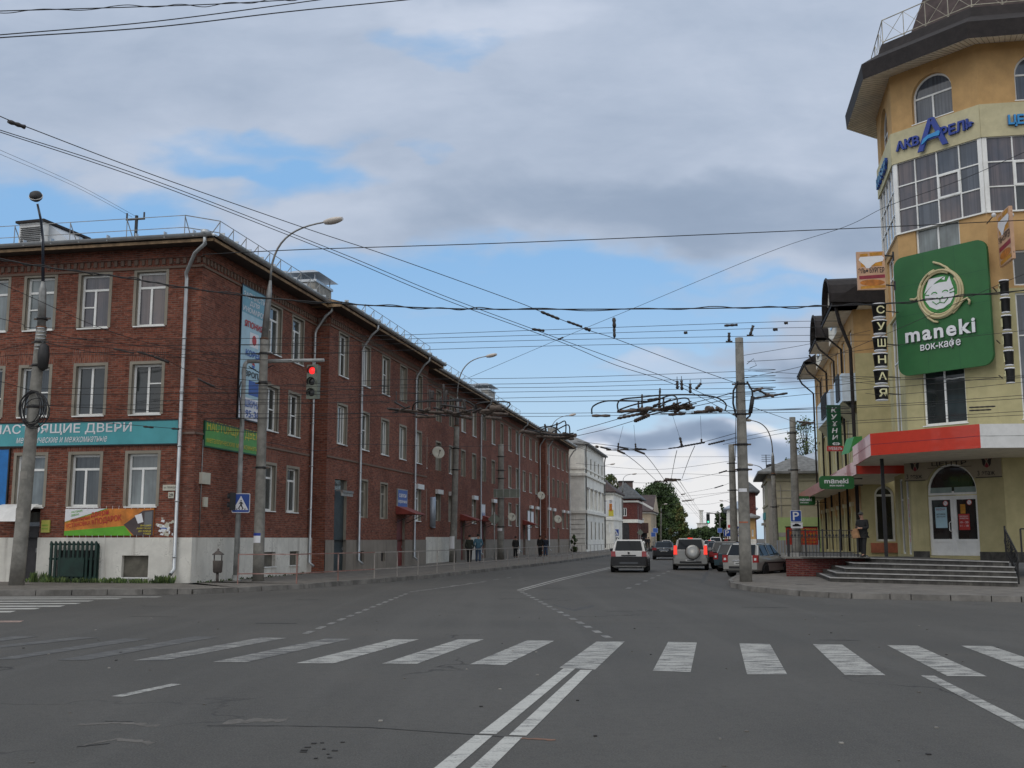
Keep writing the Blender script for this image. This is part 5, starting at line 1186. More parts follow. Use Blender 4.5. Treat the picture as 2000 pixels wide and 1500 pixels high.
# steps, platform, brick retaining wall
NS = [((1602, 1120), (1622, 1127.5), (1987, 1136.7), .30), ((1617, 1112.7), (1634, 1118), (1986, 1127), .45), ((1633, 1105), (1651, 1109), (1984, 1117), .60), ((1649, 1096), (1667, 1099), (1981, 1107), .75), ((1668, 1086), (1683, 1089), (1970, 1097), .90)]
q = MB(); ns = MB()
for k, (lb, l, rr, z) in enumerate(NS):
    a, b, c = G(*lb, z), G(*l, z), G(*rr, z); d, e = V((c.x + .6, 46.0 + k * .05, z)), V((a.x + .3, 46.0 + k * .05, z))
    bot = [V((*p.xy, -.01)) for p in (a, b, c, d, e)]; top = [V((*p.xy, z)) for p in (a, b, c, d, e)]; q.face(top, 'granite')
    for i in range(5): q.face([bot[i], bot[(i + 1) % 5], top[(i + 1) % 5], top[i]], 'granite')
    for p0, p1 in ((a, b), (b, c)):
        nn = (p1 - p0).cross(ZU).normalized(); ns.bar(p0 + nn * .004 - ZU * .012, p1 + nn * .004 - ZU * .012, .05, .034, 'nosing')
q.build('steps', YB); ns.build('step_nosing', YB)
TA, TB = G(1536, 1126, .146), G(1640, 1126.5, .146); TB = TA + (TB - TA) * 1.55; T0 = Fac(TA, TB - TA); TLn = (TB - TA).length
q = MB(); T0.wall(q, 0, TLn, 0, .86, [], 'brick_red'); tsd = V((math.sin(R(14.8)), math.cos(R(14.8)), 0)); TS = Fac(TA + tsd * 15, -tsd); TS.wall(q, 0, 15, 0, .86, [], 'brick_red')
T0.slab(q, -.06, TLn, .86, .93, -1.0, .06, 'concrete'); TS.slab(q, 0, 15, .86, .928, -.5, .06, 'concrete')
q.face([(*p.xy, .912) for p in (TA + V((.05, .3, 0)), G(1700, 1090, .912) , V((16, 49, 0)), V((18.5, 60, 0)), TA + tsd * 15 + V((.1, 0, 0)))], 'granite')
q.build('terrace', YB)
rl = thing('terrace_railing', T0.p(0, .93, -.2), 'black wrought iron railing along the brick terrace wall by the corner shop', 'railing')
q = MB(); pts = [T0.p(.15, .93, -.15), T0.p(TLn - .1, .93, -.15)]
for a, b in zip(pts, pts[1:]):
    L = (b - a).length; x = (b - a).normalized()
    for z in (.18, .78, 1.05): q.bar(a + ZU * z, b + ZU * z, .03, .03, 'steel_dark')
    n = int(L / .13)
    for k in range(n + 1):
        p = a + x * (L * k / n); thick = k % 5 == 0; q.bar(p, p + ZU * (1.1 if thick else 1.05), .06 if thick else .016, .06 if thick else .016, 'steel_dark', x)
        if not thick: q.lathe(p + ZU * .85, [(.05, -.01), (.05, .01)], 'steel_dark', 8, x.cross(ZU))
q.build('bars', rl)
a = T0.p(.1, .93, -.2); q = MB()
for k in range(30):
    p = a + tsd * (k * .35 + .3); q.bar(p, p + ZU * 1.05, .03, .03, 'steel_dark', r_)
for z in (.2, .78, 1.05): q.bar(a + ZU * z, a + tsd * 11 + ZU * z, .03, .03, 'steel_dark')
q.build('side_bars', rl)
# hand rail beside the right end of the steps
a0 = G(1966, 1094, .93); a1 = G(1990, 1141, .15); rl = thing('stair_railing', a1, 'dark wrought iron hand rail at the right end of the entrance steps', 'railing'); q = MB()
for p, h in ((a0, 1.15), (a1, 1.05), (a0.lerp(a1, .5), 1.05)): q.bar(p, p + ZU * h, .05, .05, 'steel_dark', r_)
for z in (.3, 1.05): q.bar(a0 + ZU * z, a1 + ZU * z, .045, .045, 'steel_dark')
for k in range(1, 12): p = a0.lerp(a1, k / 12); q.bar(p + ZU * .3, p + ZU * 1.05, .016, .016, 'steel_dark', r_); 
for k in range(6): p = a0.lerp(a1, (k + .5) / 6) + ZU * .7; q.tube([p + V((0, .16 * math.cos(t), .16 * math.sin(t))) for t in (2 * math.pi * j / 10 for j in range(11))], .012, 'steel_dark', 5, False)
q.build('bars', rl)
rl = thing('porch_railing', a0 + r_ * .6, 'dark iron porch railing cut by the right edge of the view', 'railing'); q = MB(); b0, b1 = a0 + r_ * .5, a0 + r_ * 4
for z in (.15, 1.05): q.bar(b0 + ZU * z, b1 + ZU * z, .045, .045, 'steel_dark')
for k in range(22): p = b0.lerp(b1, k / 21); q.bar(p, p + ZU * 1.05, .05 if k % 7 == 0 else .016, .05 if k % 7 == 0 else .016, 'steel_dark', r_)
q.build('bars', rl)

# ------------------------------------------------------------------ signs on the corner building
# large green square sign
mo = .55; mu = lambda px, py, o=mo: D0.uz(px, py, o)
uL, uR = mu(1749, 600)[0], mu(1934, 600)[0]; zT = (mu(1755, 505)[1] + mu(1915, 466)[1]) / 2; zB = (mu(1765, 736)[1] + mu(1925, 712)[1]) / 2
sg = thing('green_sign', D0.p((uL + uR) / 2, zB, mo), 'large square green cafe sign with a ring of noodles round a white emblem', 'sign')
def rrect(f, u0, u1, z0, z1, r, off, n=6):
    out = []
    for cx, cz, a in ((u1 - r, z0 + r, -90), (u1 - r, z1 - r, 0), (u0 + r, z1 - r, 90), (u0 + r, z0 + r, 180)):
        for k in range(n + 1): t = R(a + 90 * k / n); out.append(f.p(cx + r * math.cos(t), cz + r * math.sin(t), off))
    return out
q = MB(); q.prism(rrect(D0, uL, uR, zB, zT, .45, mo - .14), D0.n * .14, 'sign_green')
for k in (1, 2, 3): D0.slab(q, uL + .02, uR - .02, zB + (zT - zB) * k / 4 - .006, zB + (zT - zB) * k / 4 + .006, mo - .01, mo + .002, 'sign_green_dark')
for k in (1, 2): D0.slab(q, uL + (uR - uL) * k / 3 - .005, uL + (uR - uL) * k / 3 + .005, zB + .02, zT - .02, mo - .01, mo + .001, 'sign_green_dark')
q.build('panel', sg)
q = MB(); 
for z in (zT - .6, zB + .6):
    for u in (uL + 1.0, uR - 1.0): q.bar(D0.p(u, z, 0), D0.p(u, z, mo - .1), .06, .06, 'steel_dark')
q.build('bracket', sg)
cu, cz = mu(1836, 573); ru = (mu(1877, 573)[0] - mu(1790, 573)[0]) / 2; rz = (mu(1836, 518)[1] - mu(1836, 628)[1]) / 2 * .90
q = MB(); rnd = random.Random(2)
for (k1, k2, a, b, ox, oz, o) in ((.97, .97, 100, 430, 0, 0, .05), (.84, .84, 60, 395, .02, 0, .06), (.90, .92, 150, 330, -.02, -.02, .09), (.92, .90, -40, 120, .05, 0, .10), (.80, .86, 190, 350, -.03, -.03, .04), (1.0, .96, -60, 60, .03, -.04, .03)):
    q.tube([D0.p(cu + ox + ru * k1 * math.cos(R(t)), cz + oz + rz * k2 * math.sin(R(t)), mo + o) for t in (a + (b - a) * j / 30 for j in range(31))], .052, 'noodle', 8)
q.tube([D0.p(cu + ru * x, cz + rz * y, mo + .06) for x, y in ((-.2, 1.28), (.1, 1.15), (.4, .95), (.7, .62), (.88, .3))][0:5], .052, 'noodle', 8)
q.tube([D0.p(cu + ru * x, cz + rz * y, mo + .06) for x, y in ((-.93, .1), (-1.02, -.02), (-1.15, -.06), (-1.35, -.02))], .05, 'noodle', 8)
q.tube([D0.p(cu + ru * x, cz + rz * y, mo + .08) for x, y in ((.55, -.8), (.85, -.62), (1.05, -.45), (1.22, -.40), (1.32, -.52), (1.28, -.66))], .05, 'noodle', 8)
q.tube([D0.p(cu + ru * x, cz + rz * y, mo + .07) for x, y in ((-.75, -.6), (-.55, -.9), (-.3, -1.08), (-.12, -1.13))], .05, 'noodle', 8); q.build('noodle_ring', sg)
q = MB(); E = lambda L, m, o: q.face([D0.p(cu + ru * x * 1.13, cz + rz * y * .98, mo + o) for x, y in L], m)
ell = lambda cx, cy, rx, ry, a0=0, a1=360, n=20: [(cx + rx * math.cos(R(a0 + (a1 - a0) * k / n)), cy + ry * math.sin(R(a0 + (a1 - a0) * k / n))) for k in range(n)]
E(ell(0, -.02, .74, .76), 'sign_green_bright', .01)
E([(-.60, .02), (-.58, -.22), (-.42, -.48), (-.15, -.64), (.12, -.62), (.40, -.46), (.56, -.2), (.58, .06), (.50, .30), (.42, .62), (.30, .42), (.0, .44), (-.25, .40), (-.45, .22)], 'sign_white', .03)
E([(-.62, .10), (-.40, .66), (.22, .66), (-.1, .50), (-.36, .32)], 'sign_white', .03); E([(.10, .56), (.26, .64), (.22, .5)], 'sign_white', .03)
for x in (-.22, .22):
    E(ell(x, .0, .13, .10, 0, 180), 'sign_green_bright', .035); E(ell(x, .0, .085, .045, 0, 180), 'sign_white', .04)
def stroke(L, w=.02, m='sign_green_bright', o=.04): q.tube([D0.p(cu + ru * x * 1.13, cz + rz * y * .98, mo + o) for x, y in L], w, m, 6)
stroke([(-.3, -.28), (-.15, -.42), (0, -.36), (0, -.26)]); stroke([(0, -.36), (.16, -.42), (.32, -.26)]); stroke([(-.12, -.16), (0, -.24), (.12, -.16)], .025); stroke([(.4, .05), (.58, .12)]); stroke([(.4, -.05), (.6, -.03)]); stroke([(-.42, .0), (-.6, .04)])
q.build('emblem', sg)
x0, z0 = mu(1771, 672); x1, z1 = mu(1906, 620)
t = MB(); zz0 = mu(1840, 660)[1]; zz1 = mu(1840, 630)[1]; text_into(t, 'maneki', D0.p(x0, zz0, mo), D0.d, ZU, x1 - x0, zz1 - zz0, .09, 'sign_white', .028, 0, side='car_grey', space=1.18); t.build('lettering', sg)
x0 = mu(1799, 680)[0]; x1 = mu(1878, 672)[0]; t = MB(); text_into(t, 'вок-кафе', D0.p(x0, mu(1838, 684)[1], mo), D0.d, ZU, x1 - x0, mu(1838, 664)[1] - mu(1838, 684)[1], .06, 'sign_white', .012, side='car_grey'); t.build('lettering', sg)
# letters on the cream band
sg = thing('blue_lettering', D0.p(1, zband0, .12), 'blue raised lettering with a tall letter A on the cream band of the tower', 'sign')
def let(tx, xa, xb, ytop, ybot, m, f=D0, o=.12, bold=.03, dep=.10):
    xm = (xa + xb) / 2; a = f.uz(xa, (ytop + ybot) / 2, o)[0]; b = f.uz(xb, (ytop + ybot) / 2, o)[0]; z1, z0 = f.uz(xm, ytop, o)[1], f.uz(xm, ybot, o)[1]
    t = MB(); text_into(t, tx, f.p(a, z0, o), f.d, ZU, b - a, z1 - z0, dep, m, bold, side='sign_blue'); t.build('lettering', sg)
let('АКВ', 1751, 1797, 271, 290, 'letter_blue'); let('РЕЛЬ', 1838, 1904, 239, 260, 'letter_blue'); let('А', 1792, 1852, 230, 290, 'letter_blue', bold=.01, o=.2)
a0 = [(1799, 283), (1803, 272), (1812, 264), (1826, 258), (1833, 254), (1836, 257), (1834, 264), (1825, 266), (1812, 271), (1803, 281)]
q = MB(); q.prism([D0.p(*D0.uz(x, y, .32), .32) for x, y in a0][::-1], D0.n * .02, 'letter_lightblue'); q.build('swash', sg)
sg = thing('blue_lettering', D1.p(1, zband0, .12), 'light blue raised lettering cut by the right edge, on the front of the tower', 'sign')
let('ЦЕНТР', 1968, 2050, 223, 246, 'letter_lightblue', D1, bold=.035)
sg = thing('blue_lettering', DL.p(2, zband0, .12), 'teal raised lettering on the street side of the tower band', 'sign')
t = MB(); text_into(t, 'КАФЕ-БАР', DL.p(.6, zband0 + .25, .12), DL.d, ZU, 3.4, .55, .12, 'letter_teal', .03, side='sign_blue'); t.build('lettering', sg)
# chain of cup-shaped letter boxes
def cups(boxes, Y, letters, label, fd, wid=None):
    p = At(*boxes[-1][0:2], Y); o = thing('cup_sign', p, label, 'sign')
    for (x, y, wpx, hpx), ch in zip(boxes, letters):
        c = At(x, y, Y); k = c.y / 2122 * 1.03; h, w = hpx * k, wpx * k / 2; q = MB()
        q.lathe(c - ZU * (h / 2), [(w * .86, 0), (w, h * .94), (w * 1.04, h * .95), (w * 1.04, h)], 'sign_black', 20); q.lathe(c - ZU * (h / 2 + .02), [(w * .87, 0), (w * .87, .03)], 'sign_white', 20); q.lathe(c + ZU * (h / 2), [(w * 1.05, -.03), (w * 1.05, .02)], 'sign_white', 20)
        cup = q.build('cup', o); n = fd.cross(ZU); t = MB(); text_into(t, ch, c - fd * (w * .55) - ZU * (h * .30) + n * (w * 1.0), fd, ZU, w * 1.1, h * .60, .02, 'sign_cream', .012); t.build('letter', cup)
    return o
bx = [(1717 + k * 1.0, 607.5 + k * 32.2, 27.5, 25.5) for k in range(6)]
cs = cups(bx, 46.0, 'СУШНАЯ', 'vertical chain of black cup letters beside the large green sign', along(8))
for k in (0, 2, 4, 5):
    q = MB(); c = At(bx[k][0], bx[k][1], 46.0); q.bar(c + V((.25, 0, 0)), c + V((.95, .3, 0)), .035, .035, 'steel_dark'); q.build('bracket', cs)
bx2 = [(1961.5 + k * 2.3, 562 + k * 34.3, 18, 28) for k in range(6)]; p_ = D1.p(.6, 10, .7)
cs = cups(bx2, p_.y, 'СУШНАЯ', 'vertical chain of black cup letters seen from the side, right of the large green sign', along(100))
for k in (0, 3, 5): q = MB(); c = At(bx2[k][0], bx2[k][1], p_.y); q.bar(c - V((.45, 0, 0)), c + V((0, .7, 0)), .035, .035, 'steel_dark'); q.build('bracket', cs)
# two burger boards
def burger(O, d, w, h, label, br):
    f = Fac(O, d); z = O.z; o = thing('burger_board', O, label, 'sign'); q = MB(); f.slab(q, 0, w, z, z + h, -.14, 0, 'timber_sign'); q.build('panel', o)
    for side, (g, u0) in enumerate(((f, 0), (Fac(f.p(w, 0, -.14), -f.d), 0))):
        q = MB(); X = lambda L, m, off=.006: q.face([g.p(x * w, z + y * h, off) for x, y in L], m)
        X([(.12, .86), (.40, .87), (.40, .95), (.12, .94)], 'ochre'); X([(.47, .88), (.92, .90), (.92, .98), (.47, .97)], 'ochre'); X([(.14, .60), (.90, .62), (.90, .80), (.14, .80)], 'ochre')
        X([(.06, .78), (.12, .86), (.9, .88), (.98, .83), (.92, .74), (.66, .70), (.52, .62), (.45, .56), (.33, .56), (.26, .64), (.14, .72)], 'sign_white', .012)
        X([(.06, .27), (.98, .30), (.98, .39), (.06, .36)], 'maroon'); X(ell(.52, .18, .44, .085), 'bun'); X([(.10, .02), (.98, .04), (.98, .11), (.10, .09)], 'ochre')
        if side: X([(.1, .40), (.95, .42), (.95, .46), (.1, .44)], 'sign_green_bright', .01)
        q.build('print', o); t = MB(); text_into(t, 'ЭЛЬ', g.p(.04 * w, z + .43 * h, 0), g.d, ZU, .26 * w, .13 * h, .012, 'letter_dark', .02); text_into(t, 'БУРГЕР', g.p(.44 * w, z + .44 * h, 0), g.d, ZU, .53 * w, .14 * h, .012, 'letter_dark', .02); t.build('lettering', o)
        q = MB(); q.face([g.p(w * (.35 + .045 * math.cos(t_)), z + h * (.495 + .035 * math.sin(t_)), .008) for t_ in (2 * math.pi * k / 10 for k in range(10))], 'letter_dark'); q.build('dot', o)
    for y in (.12, .9): q = MB(); q.bar(f.p(w, z + h * y, -.07), f.p(w, z + h * y, -.07) + br, .05, .05, 'steel_dark'); q.bar(f.p(w, z + h * y - .2, -.07) + br, f.p(w, z + h * y + .2, -.07) + br, .07, .07, 'steel_dark', r_); q.build('bracket', o)
    return o
b0 = At(1676, 566, 45.6); b1 = At(1729, 563, 45.6); bt = At(1675, 492, 45.6)
burger(b0, along(6), (b1 - b0).length, bt.z - b0.z, 'burger board on a bracket left of the large green sign', V((.45, .15, 0)))
pb_ = D1.p(.75, 0, .15); zb0_ = At(1964, 518, pb_.y - .5).z; o = burger(V((*D1.p(.30, 0, .35).xy, zb0_)), along(97), 1.5, At(1962, 418, pb_.y - .5).z - zb0_, 'burger board seen edge-on above the black cups near the right edge', V((.1, .3, 0)))
for x in (1941, 1976): q = MB(); c = At(x, 420, pb_.y - 1); q.ball(c, .10, 'lamp_white', 8); q.bar(c, c + V((.1, .9, -.1)), .03, .03, 'steel_dark'); q.build('spotlight', o)
# green vertical kitchen shop sign, small green cafe signs, green awning
def proj_sign(name, x0, y0, x1, y1, Y, m, label, texts, rad=.0, wallx=1.0, th=.14):
    a, b = At(x0, y1, Y), At(x1, y1, Y); zt = At((x0 + x1) / 2, y0, Y).z; f = Fac(a, V((1, 0, 0))); w = b.x - a.x; o = thing(name, a, label, 'sign'); q = MB()
    if rad: q.prism(rrect(f, 0, w, a.z, zt, rad, -th), f.n * th, m)
    else: f.slab(q, 0, w, a.z, zt, -th, 0, m)
    q.build('panel', o)
    for tx, fx, fy, fw, fh, mm in texts: t = MB(); text_into(t, tx, f.p(w * fx, a.z + (zt - a.z) * fy, 0), f.d, ZU, w * fw, (zt - a.z) * fh, .015, mm, .02, .15 if len(tx) == 1 else 0); t.build('lettering', o)
    q = MB(); q.bar(f.p(w, a.z + (zt - a.z) * .3, -th / 2), f.p(w + wallx, a.z + (zt - a.z) * .3, -th / 2), .05, .05, 'steel_dark'); q.bar(f.p(w, a.z + (zt - a.z) * .8, -th / 2), f.p(w + wallx, a.z + (zt - a.z) * .8, -th / 2), .05, .05, 'steel_dark'); q.build('bracket', o); return o
ks = proj_sign('kitchen_sign', 1618, 791, 1645, 872, 60, 'sign_green_dark', 'narrow green vertical kitchen shop sign with a red foot on the street wing', [(c, .30, .82 - .165 * k, .42, .115, 'sign_white') for k, c in enumerate('КУХНИ')], 0, .7)
a, b = At(1616.5, 881, 59.9), At(1648, 881, 59.9); f = Fac(a, V((1, 0, 0))); q = MB(); w = b.x - a.x; zt = At(1630, 871, 59.9).z; f.slab(q, 0, w, a.z, zt, -.16, 0, 'letter_red'); q.build('name_plate', ks); t = MB(); text_into(t, 'МЕБЕЛЬ', f.p(.08 * w, a.z + .06, 0), f.d, ZU, w * .84, (zt - a.z) * .6, .01, 'sign_white', .01); t.build('lettering', ks)
q = MB()
for k in range(3): c = f.p(w * (.42 + .12 * k), zt + .12, .02); q.prism([c + V((.12 * math.cos(j * math.pi / 2), 0, .09 * math.sin(j * math.pi / 2))) for j in range(4)], V((0, -.01, 0)), 'sign_white')
q.build('diamonds', ks)
proj_sign('cafe_sign', 1602, 929.5, 1669, 955, 49.5, 'sign_green', 'rounded green cafe sign hanging nearest, above the terrace railing', [('mаneki', .13, .42, .70, .38, 'sign_white'), ('вок-кафе', .28, .16, .42, .18, 'sign_white')], .14, .4)
proj_sign('cafe_sign', 1547, 969, 1593, 986, 76, 'sign_green', 'rounded green cafe sign farther off, half behind the parking sign post', [('mаneki', .30, .42, .55, .40, 'sign_white'), ('вок-кафе', .36, .14, .34, .2, 'sign_white')], .12, .8)
a, b, c_ = At(1664, 878, 52), At(1688, 853, 52), At(1657, 893, 52); q = MB(); a2, b2_ = At(1655, 872, 52.8), At(1690, 852, 52.8)
q.prism([At(1658, 885, 52.5), At(1684, 866, 52.5), At(1684, 852, 52.5), At(1668, 853, 52.5)], V((0, 1.2, 0)), 'sign_green_bright'); tag(q.build('awning', loc=At(1670, 870, 53)), 'small green awning peeking out left of the red canopy', 'awning')
rb_a, rb_b = At(1536, 1064, 66), At(1598, 1064, 66); f = Fac(rb_a, V((1, 0, 0))); w = rb_b.x - rb_a.x; zt = At(1560, 1030, 66).z
sg = thing('red_banner', rb_a, 'red advertising banner with yellow lettering behind the terrace railing', 'banner'); q = MB(); f.slab(q, 0, w, rb_a.z, zt, -.04, 0, 'banner_red'); f.slab(q, -.05, w + .05, zt, zt + .06, -.06, .03, 'sign_black'); q.build('panel', sg); h_ = zt - rb_a.z
words(sg, f, [('ВЫВЕСКИ', .45 * w, rb_a.z + .8 * h_, .5 * w, .13 * h_, 'letter_yellowdim', .02), ('ПЕЧАТЬ', .12 * w, rb_a.z + .55 * h_, .26 * w, .18 * h_, 'ochre', .02), ('КАФЕ', .45 * w, rb_a.z + .50 * h_, .5 * w, .2 * h_, 'ochre', .02), ('ОТДЫХ', .45 * w, rb_a.z + .28 * h_, .5 * w, .14 * h_, 'ochre', .02), ('СКИДКИ', .45 * w, rb_a.z + .08 * h_, .5 * w, .14 * h_, 'ochre', .02)], off=.004)
q = MB(); 
for u in (.1, w / 2, w - .1): q.bar(f.p(u, 0, -.08), f.p(u, zt, -.08), .06, .06, 'steel_grey', r_)
q.build('post', sg)
# ================================================================== houses farther down the street
def house(name, label, x0, x1, Y, ytop, ybase_z, side, depth, wallm, roofm, yridge, wins=(), swins=0, floors=2, bands=(), ang=11.0, oh=.5, wm='pvc', glass='glass_dark', roofstyle='hip', cat='house', flip=False, band_m='wall_white', sw=1.0):
    """front facade facing the viewer between bearings x0..x1 at distance Y of its street corner; side facade runs away along the street"""
    xs = x1 if not flip else x0
    c = At(xs, 1052, Y); c.z = 0; dv = along(ang)
    o = thing(name, c, label, cat)
    f = Fac(c, dv); u_other = f.uz(x0 if not flip else x1, 1040)[0]
    fl, fr = (u_other, 0) if not flip else (0, u_other); f = Fac(c + dv * fl, dv); Wd = fr - fl; dep = V((dv.y * -1, dv.x, 0)) ; dep = V((-dv.y, dv.x, 0))
    zt = At(xs, ytop, Y).z; q = MB(); hs = []
    for (a, y0, b, y1) in wins:
        ua, z1 = f.uz(a, y0); ub, z0 = f.uz(b, y1); hs.append((ua, ub, z0, z1))
    f.wall(q, 0, Wd, 0, zt, hs, wallm, .15)
    g = Fac(f.p(Wd, 0), dep) if not flip else Fac(f.p(0, 0) + dep * depth, -dep); ss = []
    for k in range(swins):
        for fl_ in range(floors):
            u = depth * (k + .5) / swins; h = (zt - ybase_z - .6) / floors; z0 = ybase_z + .9 + fl_ * h; ss.append((u - sw / 2, u + sw / 2, z0, z0 + h * .58))
    g.wall(q, 0, depth, 0, zt, ss, wallm, .15)
    Fac(f.p(Wd, 0) + dep * depth, -dv).wall(q, 0, Wd, 0, zt, [], wallm)
    (Fac(f.p(0, 0) + dep * depth, -dep) if not flip else Fac(f.p(Wd, 0), dep)).wall(q, 0, depth, 0, zt, [], wallm)
    q.build('wall', o)
    for h in hs: f.window(o, *h, '2', .1, glass, wm, sill=False, t=.09)
    for h in ss: g.window(o, *h, '2', .1, glass, wm, sill=False, t=.09)
    if bands:
        q = MB()
        for (za, zb, out) in bands: f.slab(q, -out, Wd + out, za, zb, 0, out, band_m); g.slab(q, 0, depth, za, zb, 0, out, band_m)
        q.build('cornice', o)
    zr = At((x0 + x1) / 2, yridge, Y + (depth * .4 if roofstyle != 'flat' else 0)).z; q = MB(); P_ = [f.p(-oh, zt, oh), f.p(Wd + oh, zt, oh), f.p(Wd + oh, zt, oh) + dep * (depth + 2 * oh), f.p(-oh, zt, oh) + dep * (depth + 2 * oh)]
    T_ = [p + ZU * .18 for p in P_]; q.hexa(P_ + T_, roofm if roofstyle != 'flat' else band_m); m = min(Wd, depth) / 2 * .9
    if roofstyle == 'hip':
        r0, r1 = f.p(Wd / 2, zr) + dep * m, f.p(Wd / 2, zr) + dep * (depth - m)
        if Wd > depth: r0, r1 = f.p(m, zr) + dep * (depth / 2), f.p(Wd - m, zr) + dep * (depth / 2); q.face([T_[0], T_[1], r1, r0], roofm); q.face([T_[1], T_[2], r1], roofm); q.face([T_[2], T_[3], r0, r1], roofm); q.face([T_[3], T_[0], r0], roofm)
        else: q.face([T_[0], T_[1], r0], roofm); q.face([T_[1], T_[2], r1, r0], roofm); q.face([T_[2], T_[3], r1], roofm); q.face([T_[3], T_[0], r0, r1], roofm)
    elif roofstyle == 'gable':      # ridge runs away along the street
        r0, r1 = f.p(Wd / 2, zr, oh), f.p(Wd / 2, zr) + dep * (depth + oh); q.face([T_[1], T_[2], r1, r0], roofm); q.face([T_[3], T_[0], r0, r1], roofm); q.face([T_[0], T_[1], r0], wallm)
    elif roofstyle == 'side':       # ridge parallel to the front
        r0, r1 = f.p(-oh, zr) + dep * (depth / 2), f.p(Wd + oh, zr) + dep * (depth / 2); q.face([T_[0], T_[1], r1, r0], roofm); q.face([T_[2], T_[3], r0, r1], roofm); q.face([T_[1], T_[2], r1], wallm); q.face([T_[3], T_[0], r0], wallm)
    q.build('roof', o); return o, f, g, Wd, zt
# white three-storey house with cornices
o, f, g, Wd, zt = house('white_house', 'tall off-white three-storey stuccoed house right behind the brick building', 1060, 1143, 127, 868, .6, 22, 21, 'wall_white', 'roof_slate', 855, [], 5, 3, ((.0, .9, .05), (4.6, 4.95, .3), (9.0, 9.3, .25), (9.8, 10.0, .12)), oh=.55, glass='glass_curtain', wm='old_frame', sw=1.3)
q = MB(); 
for u in (.25, 20.7): q.tube([g.p(u, zt, .3), g.p(u, zt - .8, .15), g.p(u, .4, .15)], .09, 'steel_grey', 8)
q.tube([f.p(Wd - 3.0, zt, .5), f.p(Wd - 3.0, zt - 1, .15), f.p(Wd - 3.0, .4, .15)], .09, 'steel_grey', 8); q.build('downpipe', o)
q = MB()
for k in range(6): f.slab(q, 0, Wd, 1.1 + k * .55, 1.15 + k * .55, 0, .05, 'wall_grey')
for k in range(5):
    u = 21 * (k + .5) / 5; m_ = MB(); g.slab(m_, u - .9, u + .9, 7.5, 7.7, 0, .25, 'wall_grey'); g.slab(m_, u - .9, u - .7, 5.2, 7.5, 0, .12, 'wall_white'); g.slab(m_, u + .7, u + .9, 5.2, 7.5, 0, .12, 'wall_white'); m_.build('window_surround', o)
q.build('rustication', o)
o, f, g, Wd, zt = house('white_shop_house', 'small white two-storey shop house with a brown roof and printed banners', 1140, 1199, 156, 962, .6, 20, 13, 'wall_white', 'roof_brown_mid', 934, [(1170, 984, 1174, 1008), (1189, 1022, 1193, 1040)], 2, 2, ((4.3, 4.6, .15), (8.0, 8.3, .25)), roofstyle='hip')
q = MB(); a, z1 = f.uz(1175, 976); b, z0 = f.uz(1186.5, 1009); f.slab(q, a, b, z0, z1, .02, .08, 'sign_white'); a, z1 = f.uz(1188.5, 976); b, z0 = f.uz(1198.5, 1008); f.slab(q, a, b, z0, z1, .02, .09, 'sign_white'); f.slab(q, a, b, z0, z0 + .9, .09, .1, 'letter_yellow'); f.slab(q, a + .1, b - .2, z0 + .7, z0 + 1.8, .09, .11, 'bun'); q.build('banner', o)
tb = MB(); text_into(tb, 'ПАСАЖ', f.p(a + .15, z0 + 1.9, .09), f.d, ZU, b - a - .3, .45, .01, 'letter_dark', .02); text_into(tb, 'кафе', f.p(f.uz(1177, 980)[0], f.uz(1177, 981)[1], .08), f.d, ZU, .55, .3, .01, 'letter_dark'); tb.build('lettering', o)
a, z1 = f.uz(1168.5, 1012); b, z0 = f.uz(1181, 1026); q = MB(); f.slab(q, a, b, z0, z1, .9, 1.0, 'sign_blue'); q.bar(f.p(a + .1, z0 + .3, 0), f.p(a + .1, z0 + .3, .9), .05, .05, 'steel_dark'); tag(q.build('blue_sign', loc=f.p(a, z0, .95)), 'plain dark blue sign projecting from the small white shop house', 'sign')
# red brick mansion with grey hip roof and its maroon wing
o, f, g, Wd, zt = house('brick_mansion', 'dark red brick mansion with a grey hip roof and white string course', 1196, 1245, 176, 974, .5, 20, 12, 'brick_red', 'roof_grey', 944, [(1207, 992, 1211, 1008), (1214.5, 992, 1224, 1008)], 2, 2, ((4.2, 4.75, .15), (zt * 0 + 7.5, 7.8, .2)), oh=.7)
a, b = f.uz(1212, 1035)[0], f.uz(1229, 1035)[0]; z1 = f.uz(1220, 1020)[1]; q = MB()
n = 12; uc, ru = (a + b) / 2, (b - a) / 2; q.prism([f.p(a, 0, .02), f.p(b, 0, .02)] + [f.p(uc + ru * math.cos(math.pi * k / n), z1 - ru + ru * math.sin(math.pi * k / n), .02) for k in range(n + 1)], f.n * .02, 'door_dark'); q.build('arched_doorway', o)
q = MB(); p = At(1222, 952, 181); q.abox(p.x - 1.1, p.x + 1.1, 180, 182, p.z - 2.0, p.z + .9, 'brick_red'); q.abox(p.x - 1.25, p.x + 1.25, 179.8, 182.2, p.z + .9, p.z + 1.05, 'roof_brown'); q.build('chimney', o)
o, f, g, Wd, zt = house('maroon_roof_house', 'house with a steep dark maroon roof and white eaves beyond the brick mansion', 1240, 1272, 196, 1000, .5, 18, 16, 'wall_sand', 'roof_brown_mid', 966, [(1252, 1012, 1258, 1024)], 3, 2, ((6.2, 6.6, .3),), roofstyle='side')
q = MB(); e0, e1 = At(1241, 975, 194), At(1275, 994, 194); q.bar(e0, e1, .3, .35, 'white_paint'); q.build('bargeboard', o)
q = MB(); a = At(1246, 1022, 186); b = At(1264, 1046, 186); q.abox(a.x, b.x, 184, 190, 2.6, 4.3, 'door_brown'); q.abox(a.x, b.x, 186, 190, 0, 2.6, 'door_dark'); tag(q.build('porch', loc=(a.x, 186, 0)), 'dark reddish timber porch in front of the maroon roofed house', 'porch')
